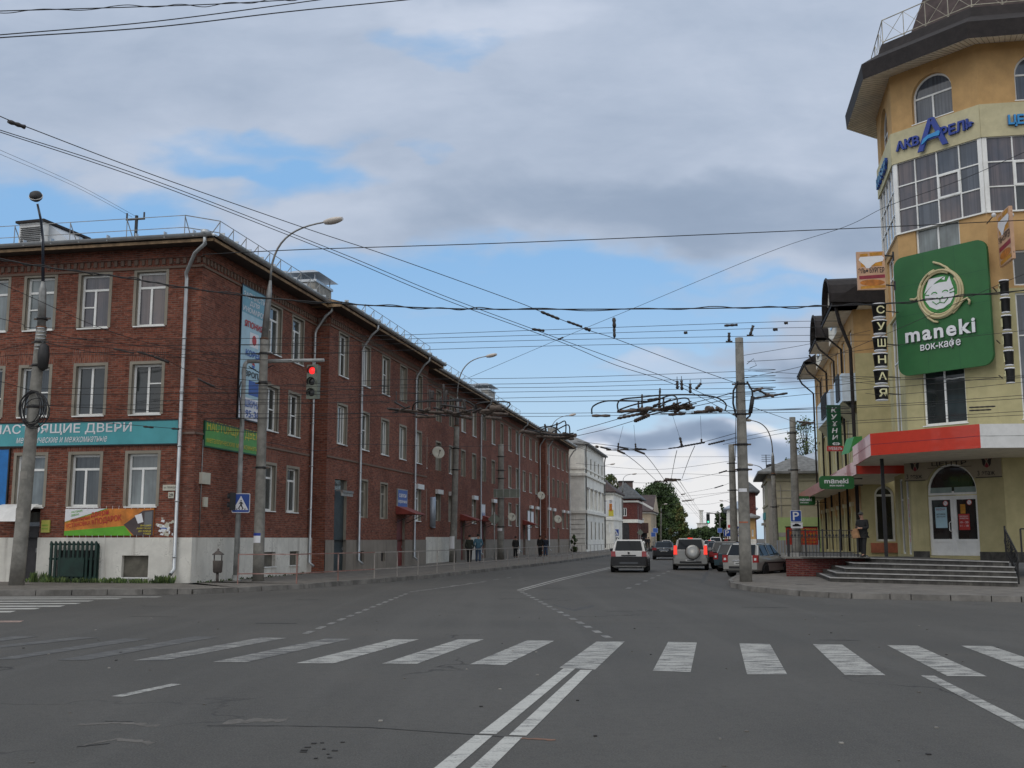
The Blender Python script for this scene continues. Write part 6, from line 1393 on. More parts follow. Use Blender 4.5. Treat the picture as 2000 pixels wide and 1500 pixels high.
house('beige_house', 'narrow beige house with a pale gable just left of the big tree', 1264, 1282, 222, 1000, .5, 14, 18, 'wall_sand', 'roof_slate', 990, [(1270, 1010, 1274, 1022)], 3, 2)
house('white_block', 'distant pale grey flat-roofed block at the far end of the street', 1362, 1382, 470, 1022, .5, 20, 20, 'wall_white', 'roof_slate', 1016, [], 3, 5, roofstyle='flat', cat='building')
house('white_block', 'distant slim white tower block rising behind the far treetops', 1367, 1373, 520, 997, .5, 20, 15, 'wall_white', 'roof_slate', 990, [], 2, 7, roofstyle='flat', cat='building')
# right side of the street
o, f, g, Wd, zt = house('old_house', 'old two-storey house with slate roof and green painted ground floor behind the parking sign', 1503, 1640, 88, 926, .5, 20, 12, 'wall_beige', 'roof_slate', 893, [], 0, 2, ((4.35, 4.5, .06), (6.3, 6.5, .12)), flip=True, oh=.8, band_m='wall_beige')
q = MB(); f.slab(q, .3, Wd, .15, 3.35, .0, .035, 'wall_green'); f.slab(q, -.02, .35, 0, zt - .1, 0, .10, 'wall_grey'); a = f.uz(1518, 960)[0]; 
for zz in (1.2, 2.1, 4.9, 5.5): f.slab(q, .3, Wd, zz, zz + .04, .035, .045, 'wall_grey')
q.bar(f.p(1.0, 3.4, .06), f.p(1.0, 6.0, .06), .05, .05, 'wall_grey', r_); f.slab(q, .7, 2.0, 1.8, 2.1, .035, .06, 'wall_grey'); q.build('rendering', o)
for (u0, u1, z0, z1, nm) in ((3.2, 5.0, 4.6, 6.3, 'window'), (3.0, 5.0, .3, 2.7, 'door')):
    if nm == 'window': g.window(o, u0, u1, z0, z1, '2', .0, 'glass_dark', 'pvc', True)
    else:
        q = MB(); g.slab(q, u0, u1, z0, z1, 0, .05, 'white_paint'); g.slab(q, u0 - .2, u1 + .2, z1 + .1, z1 + .3, 0, .3, 'wall_grey'); q.build('door', o); t = MB(); disc(t, g, (u0 + u1) / 2, 1.9, .45, 'letter_lightblue', .056); t.build('emblem', o)
q = MB(); g.slab(q, 2.0, 6.0, 3.3, 3.9, .02, .12, 'sign_teal'); tag(q.build('shop_board', loc=g.p(3, 3.3, .1)), 'plain teal shop board over the white door of the old house', 'sign')
q = MB(); A_, B_ = At(1562, 914, 92), At(1640, 914, 92); q.face([At(1540, 921, 90), At(1640, 917, 90), At(1640, 868, 97), At(1600, 880, 97)], 'zinc_roof'); q.face([At(1476, 921, 100), At(1540, 921, 90), At(1600, 880, 97), At(1512, 908, 99)], 'zinc_roof'); q.build('roof_sheet', o)
for (x0, x1, y0, y1, Y, m) in ((1535, 1556, 899, 910, 96, 'brick_red'), (1504, 1545, 906, 922, 97, 'roof_brown')):
    a, b = At(x0, y1 + 12, Y), At(x1, y0, Y); q = MB(); q.abox(a.x, b.x, Y, Y + 1.2, a.z, b.z, m); q.build('chimney', o)
q = MB(); a = At(1497, 920, 95); q.bar(a, V((a.x, a.y, At(1497, 888, 95).z)), .07, .07, 'steel_dark', r_); 
for k in range(4): z = At(1497, 889 + k * 4, 95).z; q.bar(V((a.x - .4, a.y, z)), V((a.x + .4, a.y, z)), .04, .04, 'steel_dark')
tag(q.build('tv_antenna', loc=a), 'thin television antenna on the ridge of the old house', 'antenna')
# fence of sheets beside the old house
q = MB(); a, b = At(1518, 1085, 70), At(1600, 1085, 70); f = Fac(V((a.x, a.y, 0)), V((1, -.1, 0)))
for k in range(44): u = (b.x - a.x) * k / 44; f.slab(q, u, u + .06, .15, 1.55, -.03 * (k % 2), .02 - .03 * (k % 2), 'wall_grey' if k % 3 else 'steel_sheet')
f.slab(q, 0, b.x - a.x, 1.25, 1.31, -.08, -.04, 'steel_grey'); tag(q.build('picket_fence', loc=a), 'weathered grey picket fence behind the silver hatchback', 'fence')
house('yellow_house', 'small yellow house partly hidden behind the near bare pole on the right', 1461, 1476, 112, 1012, .5, 14, 10, 'wall_orange', 'roof_slate', 1004, [(1468, 1034, 1472, 1048)], 0, 1, ((0, 1.6, .05),), flip=True)
house('red_brick_house', 'red brick upper storey with a green-grey roof peeking out right of the bare pole', 1455, 1478, 128, 962, .5, 14, 10, 'brick_red', 'roof_grey', 944, [], 0, 2, flip=True)
house('shop_row', 'pale shop building with a blue roof and coloured signs on the far right pavement', 1421, 1475, 165, 995, .5, 14, 30, 'wall_white', 'steel_sheet', 981, [], 6, 2, flip=True)
house('far_shop', 'low brown-roofed shop far down the right pavement beside the dark tree', 1414, 1450, 230, 1010, .5, 14, 24, 'wall_beige', 'roof_brown_mid', 998, [], 4, 2, flip=True)
def plate(name, x0, y0, x1, y1, Y, m, label, cat='sign'):
    a, b = At(x0, y1, Y), At(x1, y0, Y); q = MB(); q.abox(a.x, b.x, Y, Y + .12, a.z, b.z, m); q.bar(V((b.x, Y + .06, (a.z + b.z) / 2)), V((b.x + .7, Y + .3, (a.z + b.z) / 2)), .05, .05, 'steel_dark'); return tag(q.build(name, loc=a), label, cat)
plate('red_sign', 1422, 1025, 1431, 1031, 158, 'letter_red', 'small bright red sign projecting over the far right pavement'); plate('violet_sign', 1426, 1007, 1430, 1023, 160, 'letter_blue', 'narrow dark blue vertical sign over the far right pavement'); plate('white_sign', 1428, 1036, 1431.5, 1058, 150, 'sign_white', 'narrow white standing sign on the far right pavement')

# ================================================================== trees
def tree(label, x, Y, ytop, wpx, seed=1, n=5200, leaf=.42, ms=('leaf_dark', 'leaf_mid', 'leaf_mid', 'leaf_light'), shape=1.0, trunk=.22, name='tree', dense=1.0, low=.16, group=None, xoff=0, clumps=46, limb=1.0):
    rnd = random.Random(seed); b = At(x, 1052, Y); H = At(x, ytop, Y).z; Rw = wpx / 2 / 2122 * Y; b = V((b.x, Y, 0)); o = thing(name, b, label, 'tree', group)
    q = MB(); q.tube([b, b + ZU * H * .25, b + V((.1, 0, H * .5)), b + V((.15, .1, H * .85))], [H * .022, H * .018, H * .011, .03], 'bark', 8); q.build('trunk', o)
    cl = []; lb = MB(); br = MB()
    for k in range(clumps):
        t = rnd.random(); z = H * (low + (1 - low) * t ** .85); prof = math.sin(min(1, (t * .93 + .10)) * math.pi) ** (.55 * shape); a = rnd.uniform(0, 6.283); d = Rw * prof * (rnd.random() ** .45) * .86
        c = b + V((d * math.cos(a) + xoff * (1 - t), d * math.sin(a), z * (.97 if t > .9 else 1))); rr = Rw * rnd.uniform(.20, .36) * (.7 + .5 * prof); rr = min(rr, max(.3, H - c.z + .2)); cl.append((c, rr))
        s0 = b + ZU * min(z * .75, H * .7); br.tube([s0, s0.lerp(c, .6) + ZU * .2, c], [H * .008 * limb, H * .005 * limb, .012], 'bark', 5, False)
    br.build('limbs', o); per = int(n / clumps)
    for c, rr in cl:
        mset = rnd.choice(ms); alt = rnd.choice(ms)
        for j in range(per):
            v = V((rnd.gauss(0, 1), rnd.gauss(0, 1), rnd.gauss(0, .8))); v = v.normalized() * rr * rnd.random() ** .4 * 1.08; p = c + v; s = leaf * rnd.uniform(.45, 1.1)
            ax = V((rnd.gauss(0, 1), rnd.gauss(0, 1), rnd.gauss(0, 1))).normalized(); ay = ax.orthogonal().normalized(); az = ax.cross(ay)
            lb.face([p - ay * s * .5, p + az * s * .32, p + ay * s * .5, p - az * s * .32], mset if rnd.random() < .75 else alt)
    lb.build('crown', o); return o
tree('large dense dark green tree standing over the far street', 1288, 225, 942, 84, 3, 13000, .62, ('leaf_dark', 'leaf_mid', 'leaf_mid', 'leaf_mid'), .8, low=.02, clumps=110)
tree('yellow-green lower tree at the right foot of the large dark tree', 1327, 205, 985, 40, 5, 5000, .5, ('leaf_mid', 'leaf_light', 'leaf_yellow'), .9, low=.05)
tree('broad green tree behind the large dark tree', 1308, 262, 975, 75, 15, 5000, .7, ('leaf_dark', 'leaf_mid'), .9, low=.05)
tree('thin-leaved tall tree behind the small white shop house', 1196, 205, 925, 44, 6, 2600, .45, ('leaf_dark', 'leaf_yellow', 'leaf_mid'), 1.0, low=.45)
tree('rounded green tree behind the roof of the brick mansion', 1246, 230, 951, 46, 7, 4200, .5, ('leaf_dark', 'leaf_mid'), .8)
tree('small bushy tree behind the maroon roof', 1266, 245, 958, 26, 17, 2200, .5, ('leaf_dark', 'leaf_mid'), .8)
tree('airy birch tree with sparse leaves behind the old house roof', 1582, 118, 812, 96, 8, 2300, .26, ('leaf_mid', 'leaf_light', 'leaf_dark'), .7, low=.45, clumps=44, limb=.35)
tree('second sparse tree low behind the chimney of the old house', 1546, 125, 890, 30, 9, 900, .28, ('leaf_mid', 'leaf_light'), 1.1, low=.6)
tree('slim dark green tree on the far right pavement', 1411, 190, 984, 26, 10, 4200, .42, ('leaf_dark', 'leaf_dark', 'leaf_mid'), .6, low=.08)
for k, (x, yt, w, Y) in enumerate(((1352, 1034, 22, 420), (1366, 1031, 22, 440), (1380, 1029, 26, 430), (1392, 1031, 24, 410), (1340, 1030, 24, 360), (1402, 1026, 22, 390))):
    tree('hazy rounded green tree closing the far end of the street', x, Y, yt, w, 20 + k, 1500, 1.1, ('leaf_mid', 'leaf_dark'), .6, low=.05, group='trees closing the far end of the street', clumps=26)
tree('dark shrub in the gap between the brick building and the white house', 1121, 124, 1045, 16, 31, 1200, .2, ('leaf_dark', 'leaf_mid'), .6, low=.05, name='shrub', clumps=20)
# ================================================================== poles, lamps, signals, signs
def lamp_arm(q1, q2, a, tip, r=.045):
    """curved tube from a (upwards) bending over to tip"""
    a, tip = V(a), V(tip); c1 = V((a.x, a.y, a.z + (tip.z - a.z) * .75)); c2 = a.lerp(tip, .38); c2.z = tip.z - (tip - a).length * .03; pts = []
    for k in range(13):
        t = k / 12; pts.append(a * (1 - t) ** 3 + c1 * 3 * t * (1 - t) ** 2 + c2 * 3 * t * t * (1 - t) + tip * t ** 3)
    q1.tube(pts, [r * (1 - .35 * k / 12) for k in range(13)], 'steel_grey', 8)
    d = (pts[-1] - pts[-3]).normalized(); c = tip + d * .34
    rows = []; sd = d.cross(ZU).normalized(); up = sd.cross(d)
    for k in range(7):
        t = k / 6; w = .04 + .15 * math.sin(math.pi * min(1, t * .8 + .12)) ** .7
        rows.append([tip + d * (t * .72) + (sd * math.cos(x) * w + up * (math.sin(x) * w * (.55 if math.sin(x) > 0 else .75))) for x in (2 * math.pi * j / 10 for j in range(10))])
    q2.grid(rows, 'lamp_glass', True, True, True)
def pole(name, label, base, top, r0, r1, cat, steel=None, lamp=None, clamps=(), stickers=(), group=None, m='concrete_pole'):
    b = V(base); o = thing(name, b, label, cat, group); t = V(top); n = 8; q = MB()
    q.tube([b.lerp(t, k / n) for k in range(n + 1)], [r0 + (r1 - r0) * k / n for k in range(n + 1)], m, 16); q.build('shaft', o)
    if steel:
        q = MB(); s1 = V(steel); q.tube([t - ZU * .05, t + (s1 - t) * .82, t + (s1 - t) * .86, s1], [r1 * .86, r1 * .72, r1 * .6, .05], 'steel_grey', 12); q.lathe(t - ZU * .03, [(r1 * 1.05, 0), (r1 * 1.05, .06)], 'rust', 14); q.build('steel_top', o)
        t = s1
    if lamp:
        q1, q2 = MB(), MB(); lamp_arm(q1, q2, t, lamp); q1.build('arm', o); q2.build('lamp_head', o)
    if clamps:
        q = MB()
        for z in clamps:
            c = b + (V(top) - b) * ((z - b.z) / (top[2] - b.z)); rr = r0 + (r1 - r0) * ((z - b.z) / (top[2] - b.z)); q.lathe(c, [(rr + .02, -.04), (rr + .02, .04)], 'steel_dark', 14); q.bar(c - r_ * (rr + .14), c + r_ * (rr + .14), .04, .06, 'fitting')
        q.build('clamp', o)
    if stickers:
        for z, h, mm in stickers:
            q = MB(); c = b + (V(top) - b) * ((z - b.z) / (top[2] - b.z)); rr = r0 + (r1 - r0) * ((z - b.z) / (top[2] - b.z)); rows = [[c + ZU * (h * e) + V((math.cos(a), math.sin(a), 0)) * (rr + .004) for a in (R(-160 + 12 * j) for j in range(9))] for e in (0, 1)]; q.grid(rows, mm); q.build('sticker', o)
    return o
# left concrete pole with a small round lamp
pb = G(32, 1143, .146); pt = At(81, 640, pb.y); st = At(83, 530, pb.y); lt = At(73, 398, pb.y - .5)
o = pole('lamp_pole', 'leaning concrete pole with a black cable coil and a small round lamp', pb, pt, .24, .165, 'lamp post', steel=At(84, 548, pb.y), clamps=(6.0, 7.4, 9.0, 8.2), stickers=((2.3, .35, 'concrete'), (3.6, .25, 'concrete')))
q = MB(); q.tube([At(84, 552, pb.y), At(84, 470, pb.y), At(80, 430, pb.y - .2), lt], [.06, .05, .045, .04], 'car_navy', 8); q.build('arm', o)
q = MB(); c = At(70, 383, pb.y - .8); q.lathe(c, [(.0, -.17), (.12, -.16), (.20, -.08), (.215, 0), (.18, .10), (.08, .15), (0, .16)], 'steel_dark', 16, V((.1, -.6, .5))); q.lathe(c + V((.1, -.6, .5)).normalized() * -.02, [(.225, 0), (.225, .03)], 'white_paint', 16, V((.1, -.6, .5))); q.build('lamp_head', o)
q = MB(); rnd = random.Random(6); c = At(66, 800, pb.y - .3)
for k in range(9):
    rx, rz, dx = rnd.uniform(.30, .50), rnd.uniform(.42, .62), rnd.uniform(-.1, .1); q.tube([c + V((dx + rx * math.cos(t), -.08 * math.cos(t) + rnd.uniform(-.02, .02), rz * math.sin(t) - dx)) for t in (2 * math.pi * j / 22 for j in range(23))], .016, 'wire', 6, False)
q.build('cable_coil', o)
q = MB(); c = At(85, 697, pb.y - .2); q.lathe(c - ZU * .48, [(.02, 0), (.16, .1), (.19, .5), (.16, .85), (.03, .95)], 'steel_dark', 14); q.build('black_box', o)
q = MB()
for k in range(7): q.lathe(pt - ZU * (.05 + k * .12), [(.175 + k * .002, 0), (.175 + k * .002, .03)], 'zinc', 14)
q.build('wire_wrap', o)
# signal mast with an arm, red light, pedestrian sign
mb_ = G(460, 1134, .146); mt = At(477, 722, mb_.y); o = thing('traffic_signal', mb_, 'slim grey signal mast with a red light hung from its long arm', 'traffic light')
q = MB(); a0 = At(483, 706, mb_.y); q.tube([mb_, mb_.lerp(mt, .5), mt, At(478.5, 712, mb_.y), a0], [.105, .09, .08, .075, .07], 'steel_paint', 12); ae = At(633, 703.5, mb_.y - .2); q.tube([a0, a0.lerp(ae, .35), ae], [.075, .07, .065], 'steel_paint', 10); q.lathe(mb_, [(.2, 0), (.2, .03), (.13, .05), (.13, .2)], 'steel_paint', 12); q.build('mast', o)
q = MB(); q.tube([At(486, 716, mb_.y), At(505, 727, mb_.y), At(520, 720, mb_.y), At(534, 713, mb_.y)], .02, 'wire', 6); q.tube([At(471, 745, mb_.y - .1), At(467, 760, mb_.y - .1), At(470, 800, mb_.y - .1), At(474, 900, mb_.y)], .02, 'wire', 6); q.build('cable', o)
def signal_head(o, c, face, n=3, lit=0, s=.30, mlit='signal_red', body='signal_body'):
    """c: top centre of the housing, face: unit direction the lenses look in"""
    face = V(face).normalized(); sd = face.cross(ZU).normalized(); q = MB(); H = s * 1.12 * n
    q.box(c - ZU * (H / 2) - face * (s * .42), sd * (s * .56), face * (s * .36), (0, 0, H / 2), body); q.box(c - ZU * (H / 2) - face * (s * .06), sd * (s * .60), face * (s * .03), (0, 0, H / 2 + .02), body); h = q.build('housing', o)
    for k in range(n):
        p = c - ZU * (s * 1.12 * (k + .5)); q = MB(); q.lathe(p - face * .02, [(0, .03), (s * .3, .02), (s * .40, 0)], mlit if k == lit else 'lens_off', 18, face, False); q.build('lens', h)
        q = MB(); q.grid([[p + face * d + (sd * math.cos(a) + ZU * math.sin(a)) * (s * .46) for a in (R(-30 + 240 * j / 12) for j in range(13))] for d in (0, s * .3)], body); q.grid([[p + face * d + (sd * math.cos(a) + ZU * math.sin(a)) * (s * .44) for a in (R(-30 + 240 * j / 12) for j in range(13))] for d in (0, s * .3)], 'plastic_black'); q.build('visor', h)
fc = (V((0, 0, 1.65)) - At(608, 745, mb_.y)); fc.z = 0; fc = (fc.normalized() + V((-.45, -.0, 0))).normalized()
sc_ = At(610, 713, mb_.y - .25); signal_head(o, sc_, fc, 3, 0, .37)
q = MB(); q.bar(sc_ + ZU * .2 - fc * .1, sc_ - ZU * .1 - fc * .1, .07, .05, 'steel_paint', fc); q.build('hanger', o)
ph = At(449, 962, mb_.y - .15); signal_head(o, ph, (-1, -.25, 0), 2, -1, .28, body='plastic_black')
def flat_sign(name, px, py, w, h, Y, label, cat='road sign', base=None, tri=False, Pk=False, col='sign_blue', group=None, postm='steel_paint', extra=0.0):
    c = At(px, py, Y); o = thing(name, c if base is None else V((c.x, Y + .06, base)), label, cat, group); f = Fac(V((c.x, Y, 0)), V((1, 0, 0))); q = MB()
    q.prism(rrect(f, -w / 2, w / 2, c.z - h / 2, c.z + h / 2, .05, -.02), f.n * .02, 'sign_white'); q.prism(rrect(f, -w / 2 + .025, w / 2 - .025, c.z - h / 2 + .025, c.z + h / 2 - .025, .04, .001), f.n * .003, col); q.build('panel', o); q = MB()
    if tri:
        T = lambda L, m, off: q.face([f.p(x * w, c.z + y * h, off) for x, y in L], m); T([(-.42, -.36), (.42, -.36), (0, .38)], 'sign_white', .007)
        T([(-.04, .06), (.05, .06), (.06, -.10), (.16, -.30), (.10, -.30), (.0, -.14), (-.1, -.30), (-.16, -.30), (-.03, -.08)], 'sign_black', .009); T([(x * .045 + .01, .12 + y * .045) for x, y in ((-1, 0), (0, -1), (1, 0), (0, 1))], 'sign_black', .009); T([(-.12, -.05), (-.03, .06), (.08, .03), (.14, -.06), (.12, -.08), (.05, .0), (-.02, .03), (-.1, -.07)], 'sign_black', .010)
        for k in range(4): T([(-.26 + k * .15, -.34), (-.19 + k * .15, -.34), (-.17 + k * .15, -.29), (-.24 + k * .15, -.29)], 'sign_black', .0085)
        q.build('pictogram', o)
    if Pk: text_into(q, 'P', f.p(-.28 * w, c.z - .36 * h, .004), f.d, ZU, .56 * w, .74 * h, .006, 'sign_white', .01); q.build('pictogram', o)
    if base is not None:
        q = MB(); q.tube([V((c.x, Y + .06, base)), V((c.x, Y + .06, c.z + h / 2 + extra))], .04, postm, 8); q.build('post', o)
    return o
flat_sign('crossing_sign', 470.5, 982.5, .66, .70, mb_.y - .2, 'blue pedestrian crossing sign on the slim signal mast', tri=True)
# tall lamp posts on the left pavement
def lamppost(px_b, y_b, px_t, y_t, px_s, y_s, px_l, y_l, label, r=.22, Y=None, **k):
    b = G(px_b, y_b, .146) if Y is None else V((At(px_b, 1052, Y).x, Y, .146)); return pole('lamp_post', label, b, At(px_t, y_t, b.y), r, r * .72, 'lamp post', steel=At(px_s, y_s, b.y), lamp=At(px_l, y_l, b.y - .6), group='curved-arm lamp posts along the street', **k)
lamppost(504, 1135, 516, 662, 528, 548, 634, 434, 'nearest curved-arm lamp post with a rusty steel top, beside the signal mast', .205, clamps=(4.2, 8.4, 7.3), stickers=((1.5, .25, 'sign_white'), (1.75, .1, 'letter_blue')))
lamppost(884, 1098, 892, 832, 893, 775, 950, 696, 'second curved-arm lamp post with a poster at its foot, beyond the traffic signal', .24, clamps=(6.1, 7.5), stickers=((1.0, .8, 'sign_white'),))
lamppost(1068, 1080, 1072, 905, 1073, 862, 1112, 811, 'third curved-arm lamp post at the far end of the brick facade', .26, clamps=(6,))
lamppost(1166, 0, 1167, 985, 1168, 938, 1192, 907, 'fourth curved-arm lamp post at the far corner of the white house', .2, Y=160)
lamppost(1213, 0, 1215, 975, 1217, 940, 1235, 926, 'fifth curved-arm lamp post standing before the brick mansion', .24, Y=170)
lamppost(1290, 0, 1291, 1002, 1291, 992, 1297, 985, 'farthest lamp post in front of the large dark tree', .2, Y=205)
b = G(978, 1093, .146); o = pole('trolley_pole', 'bare concrete pole carrying a grey board back before the brick facade', b, At(978.5, 868, b.y), .26, .2, 'pole', clamps=(6.0, 6.6, 7.6, 2.5), stickers=((2.2, .2, 'sign_white'),))
f = Fac(V((0, b.y - .3, 0)), V((1, -.05, 0))); a, z1 = f.uz(964, 955); b2, z0 = f.uz(1015, 972); q = MB(); f.slab(q, a, b2, z0, z1, 0, .03, 'signal_body')
for k in range(4): u = a + (b2 - a) * (k + .5) / 4; f.slab(q, u - .02, u + .02, z0, z1, .03, .06, 'steel_paint')
for w in ((a, b2, z0, z0 + .03), (a, b2, z1 - .03, z1)): f.slab(q, *w, .03, .05, 'steel_paint')
tag(q.build('board_back', loc=f.p((a + b2) / 2, z0, 0)), 'grey rear of a wide road board fixed to the bare concrete pole', 'sign back')
p = G(965.5, 1095, .146); o = thing('diamond_sign', p, 'grey rear of a diamond-shaped road sign on a thin post', 'sign back'); q = MB(); c = At(965.5, 1014, p.y); k = p.y / 2122 * 12.6; q.prism([c + V((x * k, 0, y * k)) for x, y in ((-1, 0), (0, -1), (1, 0), (0, 1))], V((0, .03, 0)), 'signal_body'); q.build('panel', o); q = MB(); q.tube([p, V((p.x, p.y - .05, c.z + .5))], .035, 'steel_paint', 8); q.build('post', o)
flat_sign('crossing_sign', 1202.5, 1040, .95, .95, 158, 'small blue crossing sign left of the white car roof', tri=True, base=.15)
p = At(1250.5, 1040, 165); o = thing('priority_sign', V((p.x, 165, .15)), 'pale diamond road sign on a thin post right of the white car', 'road sign'); q = MB(); q.prism([p + V((x * .5, 0, y * .5)) for x, y in ((-1, 0), (0, -1), (1, 0), (0, 1))], V((0, .03, 0)), 'signal_body'); q.build('panel', o); q = MB(); q.tube([V((p.x, 165.05, .15)), p + V((0, .05, .5))], .05, 'steel_paint', 6); q.build('post', o)
flat_sign('road_sign', 1280, 1036, .8, .8, 175, 'small blue road sign, upper of two at the foot of the beige house', col='letter_blue_mid', base=.15, extra=.3)
flat_sign('road_sign', 1276, 1044, .75, .7, 170, 'small blue road sign, lower of two at the foot of the beige house', col='letter_blue_mid', base=.15)
# right-hand poles
b = G(1457, 1136, .146); o = pole('trolley_pole', 'tall bare concrete pole on the kerb in front of the silver hatchback', b, At(1443.5, 660, b.y), .225, .145, 'pole', clamps=(6.1, 7.2, 5.0, 4.1), stickers=((3.3, .12, 'sign_white'), (2.2, .05, 'tile_red')))
q = MB(); c = At(1450, 783, b.y)
for s_g in (-1, 1): q.tube([c + V((s_g * .16, -.1, .7)), c + V((s_g * .34, -.12, .35)), c + V((s_g * .36, -.1, -.1)), c + V((s_g * .25, 0, -.55)), c + V((.0, .1, -.75))], .035, 'wire', 8)
q.tube([c + V((.36, -.1, .15)), c + V((.26, -.05, -.45))], .075, 'steel_dark', 8); q.tube([c + V((.2, 0, 1.35)), c + V((.45, 0, 1.55)), c + V((.55, 0, 1.3)), c + V((.3, 0, 1.2))], .012, 'wire', 5); q.build('cable_loop', o)
q = MB(); q.tube([At(1438, 745, b.y - .1), At(1436, 900, b.y - .2)], .012, 'wire', 5); q.build('hanging_cable', o)
pole('trolley_pole', 'bare concrete pole standing farther back beside the pole at the silver hatchback', V((At(1434, 1052, 80).x, 80, .146)), At(1428.5, 868, 80), .30, .22, 'pole', clamps=(5.2, 6.6, 7.2))
b = V((At(1556, 1052, 61).x, 61, .146)); o = pole('sign_pole', 'bare concrete pole carrying the blue parking sign', b, At(1547.5, 815, 61), .26, .17, 'pole', clamps=(7.6, 5.5))
o2 = flat_sign('parking_sign', 1554.5, 1008, .62, .64, 60.6, 'blue square parking sign with a white P on the concrete pole', Pk=True)
c = At(1556, 1026, 60.6); f = Fac(V((c.x, 60.6, 0)), V((1, 0, 0))); o2 = thing('parking_plate', c, 'small white plate with a car symbol under the parking sign', 'road sign'); q = MB(); f.slab(q, -.33, .33, c.z - .16, c.z + .16, 0, .03, 'sign_white'); q.build('panel', o2); q = MB(); q.face([f.p(x * .5, c.z + y * .3, .035) for x, y in ((-.45, -.2), (.4, -.2), (.45, 0), (.3, .06), (.15, .3), (-.15, .32), (-.3, .12), (-.48, .04))], 'sign_black'); q.build('pictogram', o2)
lamppost(1516, 0, 1510, 925, 1509, 884, 1466, 821, 'curved-arm lamp post in front of the old two-storey house', .2, Y=74, clamps=(3.8, 6.0))
lamppost(1496, 0, 1494, 960, 1493, 930, 1470, 908, 'lamp post with a low arm half hidden behind the old house', .16, Y=98)
lamppost(1430, 0, 1430, 1000, 1429, 990, 1412, 978, 'tiny lamp post far down the right pavement', .2, Y=210)
flat_sign('crossing_sign', 1443, 1038, .8, .9, 95, 'narrow blue crossing sign between the two bare right-hand poles', tri=True, base=.15)
flat_sign('parking_sign', 1420, 1041, .9, .9, 140, 'small blue parking sign low on the far right pavement', Pk=True, base=.15)
flat_sign('road_sign', 1406, 1036, .7, .7, 160, 'tiny blue road sign at the mast of the far green signal', col='letter_blue_mid', base=.15)
p = V((At(1405.5, 1052, 165).x, 165, .1)); o = thing('traffic_signal', p, 'far traffic signal showing green on a long arm over the road', 'traffic light'); q = MB(); a, b = At(1405.5, 1003, 165), At(1380, 1002, 165); q.tube([p, a, b], .11, 'steel_grey', 8); q.build('mast', o); signal_head(o, At(1383, 1004, 164.8), (0, -1, 0), 3, 2, .42, 'signal_green', 'plastic_black')
# litter bin
p = G(424, 1138, .146); o = thing('litter_bin', p, 'brown litter bin with a small roof on a post beside the white plinth', 'litter bin'); q = MB(); q.tube([p, p + ZU * .35], .05, 'urn', 8); q.lathe(p + ZU * .33, [(.12, 0), (.155, .04), (.17, .40), (.17, .42), (.14, .42)], 'urn', 14); q.build('bucket', o); q = MB()
for s_g in (-1, 1): q.bar(p + V((.13 * s_g, 0, .7)), p + V((.13 * s_g, 0, .98)), .03, .03, 'urn', r_)
q.lathe(p + ZU * .95, [(.20, 0), (.20, .02), (.10, .10), (.03, .15), (.035, .2), (0, .22)], 'urn', 14); q.build('roof', o)
# pedestrian guard rail along the left kerb
K2 = [k - (b2_ - a2_).normalized().cross(ZU) * -.0 for k, a2_, b2_ in ((KL[4], KL[4], KL[5]),)]
line_ = []
for a_, b_ in zip(KL[4:], KL[5:]):
    d = (b_ - a_).normalized(); nn = V((-d.y, d.x, 0)); line_.append(a_ + nn * .42)
line_.append(KL[-1] + V((-.4, .1, 0))); line_[0] = G(464, 1141, .146)
o = thing('guard_rail', line_[0], 'long low pedestrian guard rail of pipes along the left kerb, faded red nearby', 'guard rail'); q = MB(); q2 = MB(); dist = 0
for k in range(len(line_) - 1):
    a, b = line_[k], line_[k + 1]; L = (b - a).length; x = (b - a).normalized(); n = max(1, round(L / 2.6))
    for j in range(n):
        p0, p1 = a + x * (L * j / n), a + x * (L * (j + 1) / n); red = dist < 5; m = 'fence_red' if red else 'fence_white'; dist += L / n
        for z in (.34, .98): q.bar(V((*p0.xy, .146 + z)), V((*p1.xy, .146 + z)), .035, .035, m)
        q2 = MB(); q2.bar(V((*p0.xy, .1)), V((*p0.xy, .146 + 1.0)), .035, .035, m, x); q2.build('post', o)
q.build('rails', o)

# ================================================================== overhead wires
def smooth(P, n=8):
    out = []
    for i in range(len(P) - 1):
        p0, p1, p2, p3 = P[max(i - 1, 0)], P[i], P[i + 1], P[min(i + 2, len(P) - 1)]
        for k in range(n):
            t = k / n; out.append(.5 * ((2 * p1) + (p2 - p0) * t + (2 * p0 - 5 * p1 + 4 * p2 - p3) * t * t + (3 * p1 - p0 - 3 * p2 + p3) * t ** 3))
    out.append(P[-1]); return out
def wire(pts, Y0, Y1, label, r=.010, group=None, ins=(), name='overhead_wire', m='wire', twist=0):
    """stretched between two distances; ins: insulators as (x0,y0,x1,y1,radius)"""
    n = len(pts); xa, xb = pts[0][0], pts[-1][0]; Yf = lambda x: Y0 + (Y1 - Y0) * ((x - xa) / (xb - xa) if xb != xa else 0)
    L = smooth([At(x, y, Yf(x)) for x, y in pts]) if n > 2 else [At(*pts[0], Y0), At(*pts[1], Y1)]
    q = MB(); q.tube(L, r, m, 5)
    if twist:
        d = []; 
        for k, p in enumerate(L): d.append(p + V((0, 0, .035 * math.sin(k * 1.3) + .02 * math.sin(k * .47))))
        q.tube(smooth(d, 3), r * .8, m, 5)
    if not ins: return tag(q.build(name, loc=L[0]), label, 'wire', group)
    o = thing(name, L[0], label, 'wire', group); q.build('wire', o)
    for (x0, y0, x1, y1, rr) in ins:
        q = MB(); a, b = At(x0, y0, Yf(x0)), At(x1, y1, Yf(x1)); k = max(3, int((b - a).length / .08)); q.tube([a.lerp(b, j / k) for j in range(k + 1)], [rr * (1 if j % 2 else .72) for j in range(k + 1)], 'insulator', 8); q.build('insulator', o)
    return o
GT = 'three cables in the upper left corner'
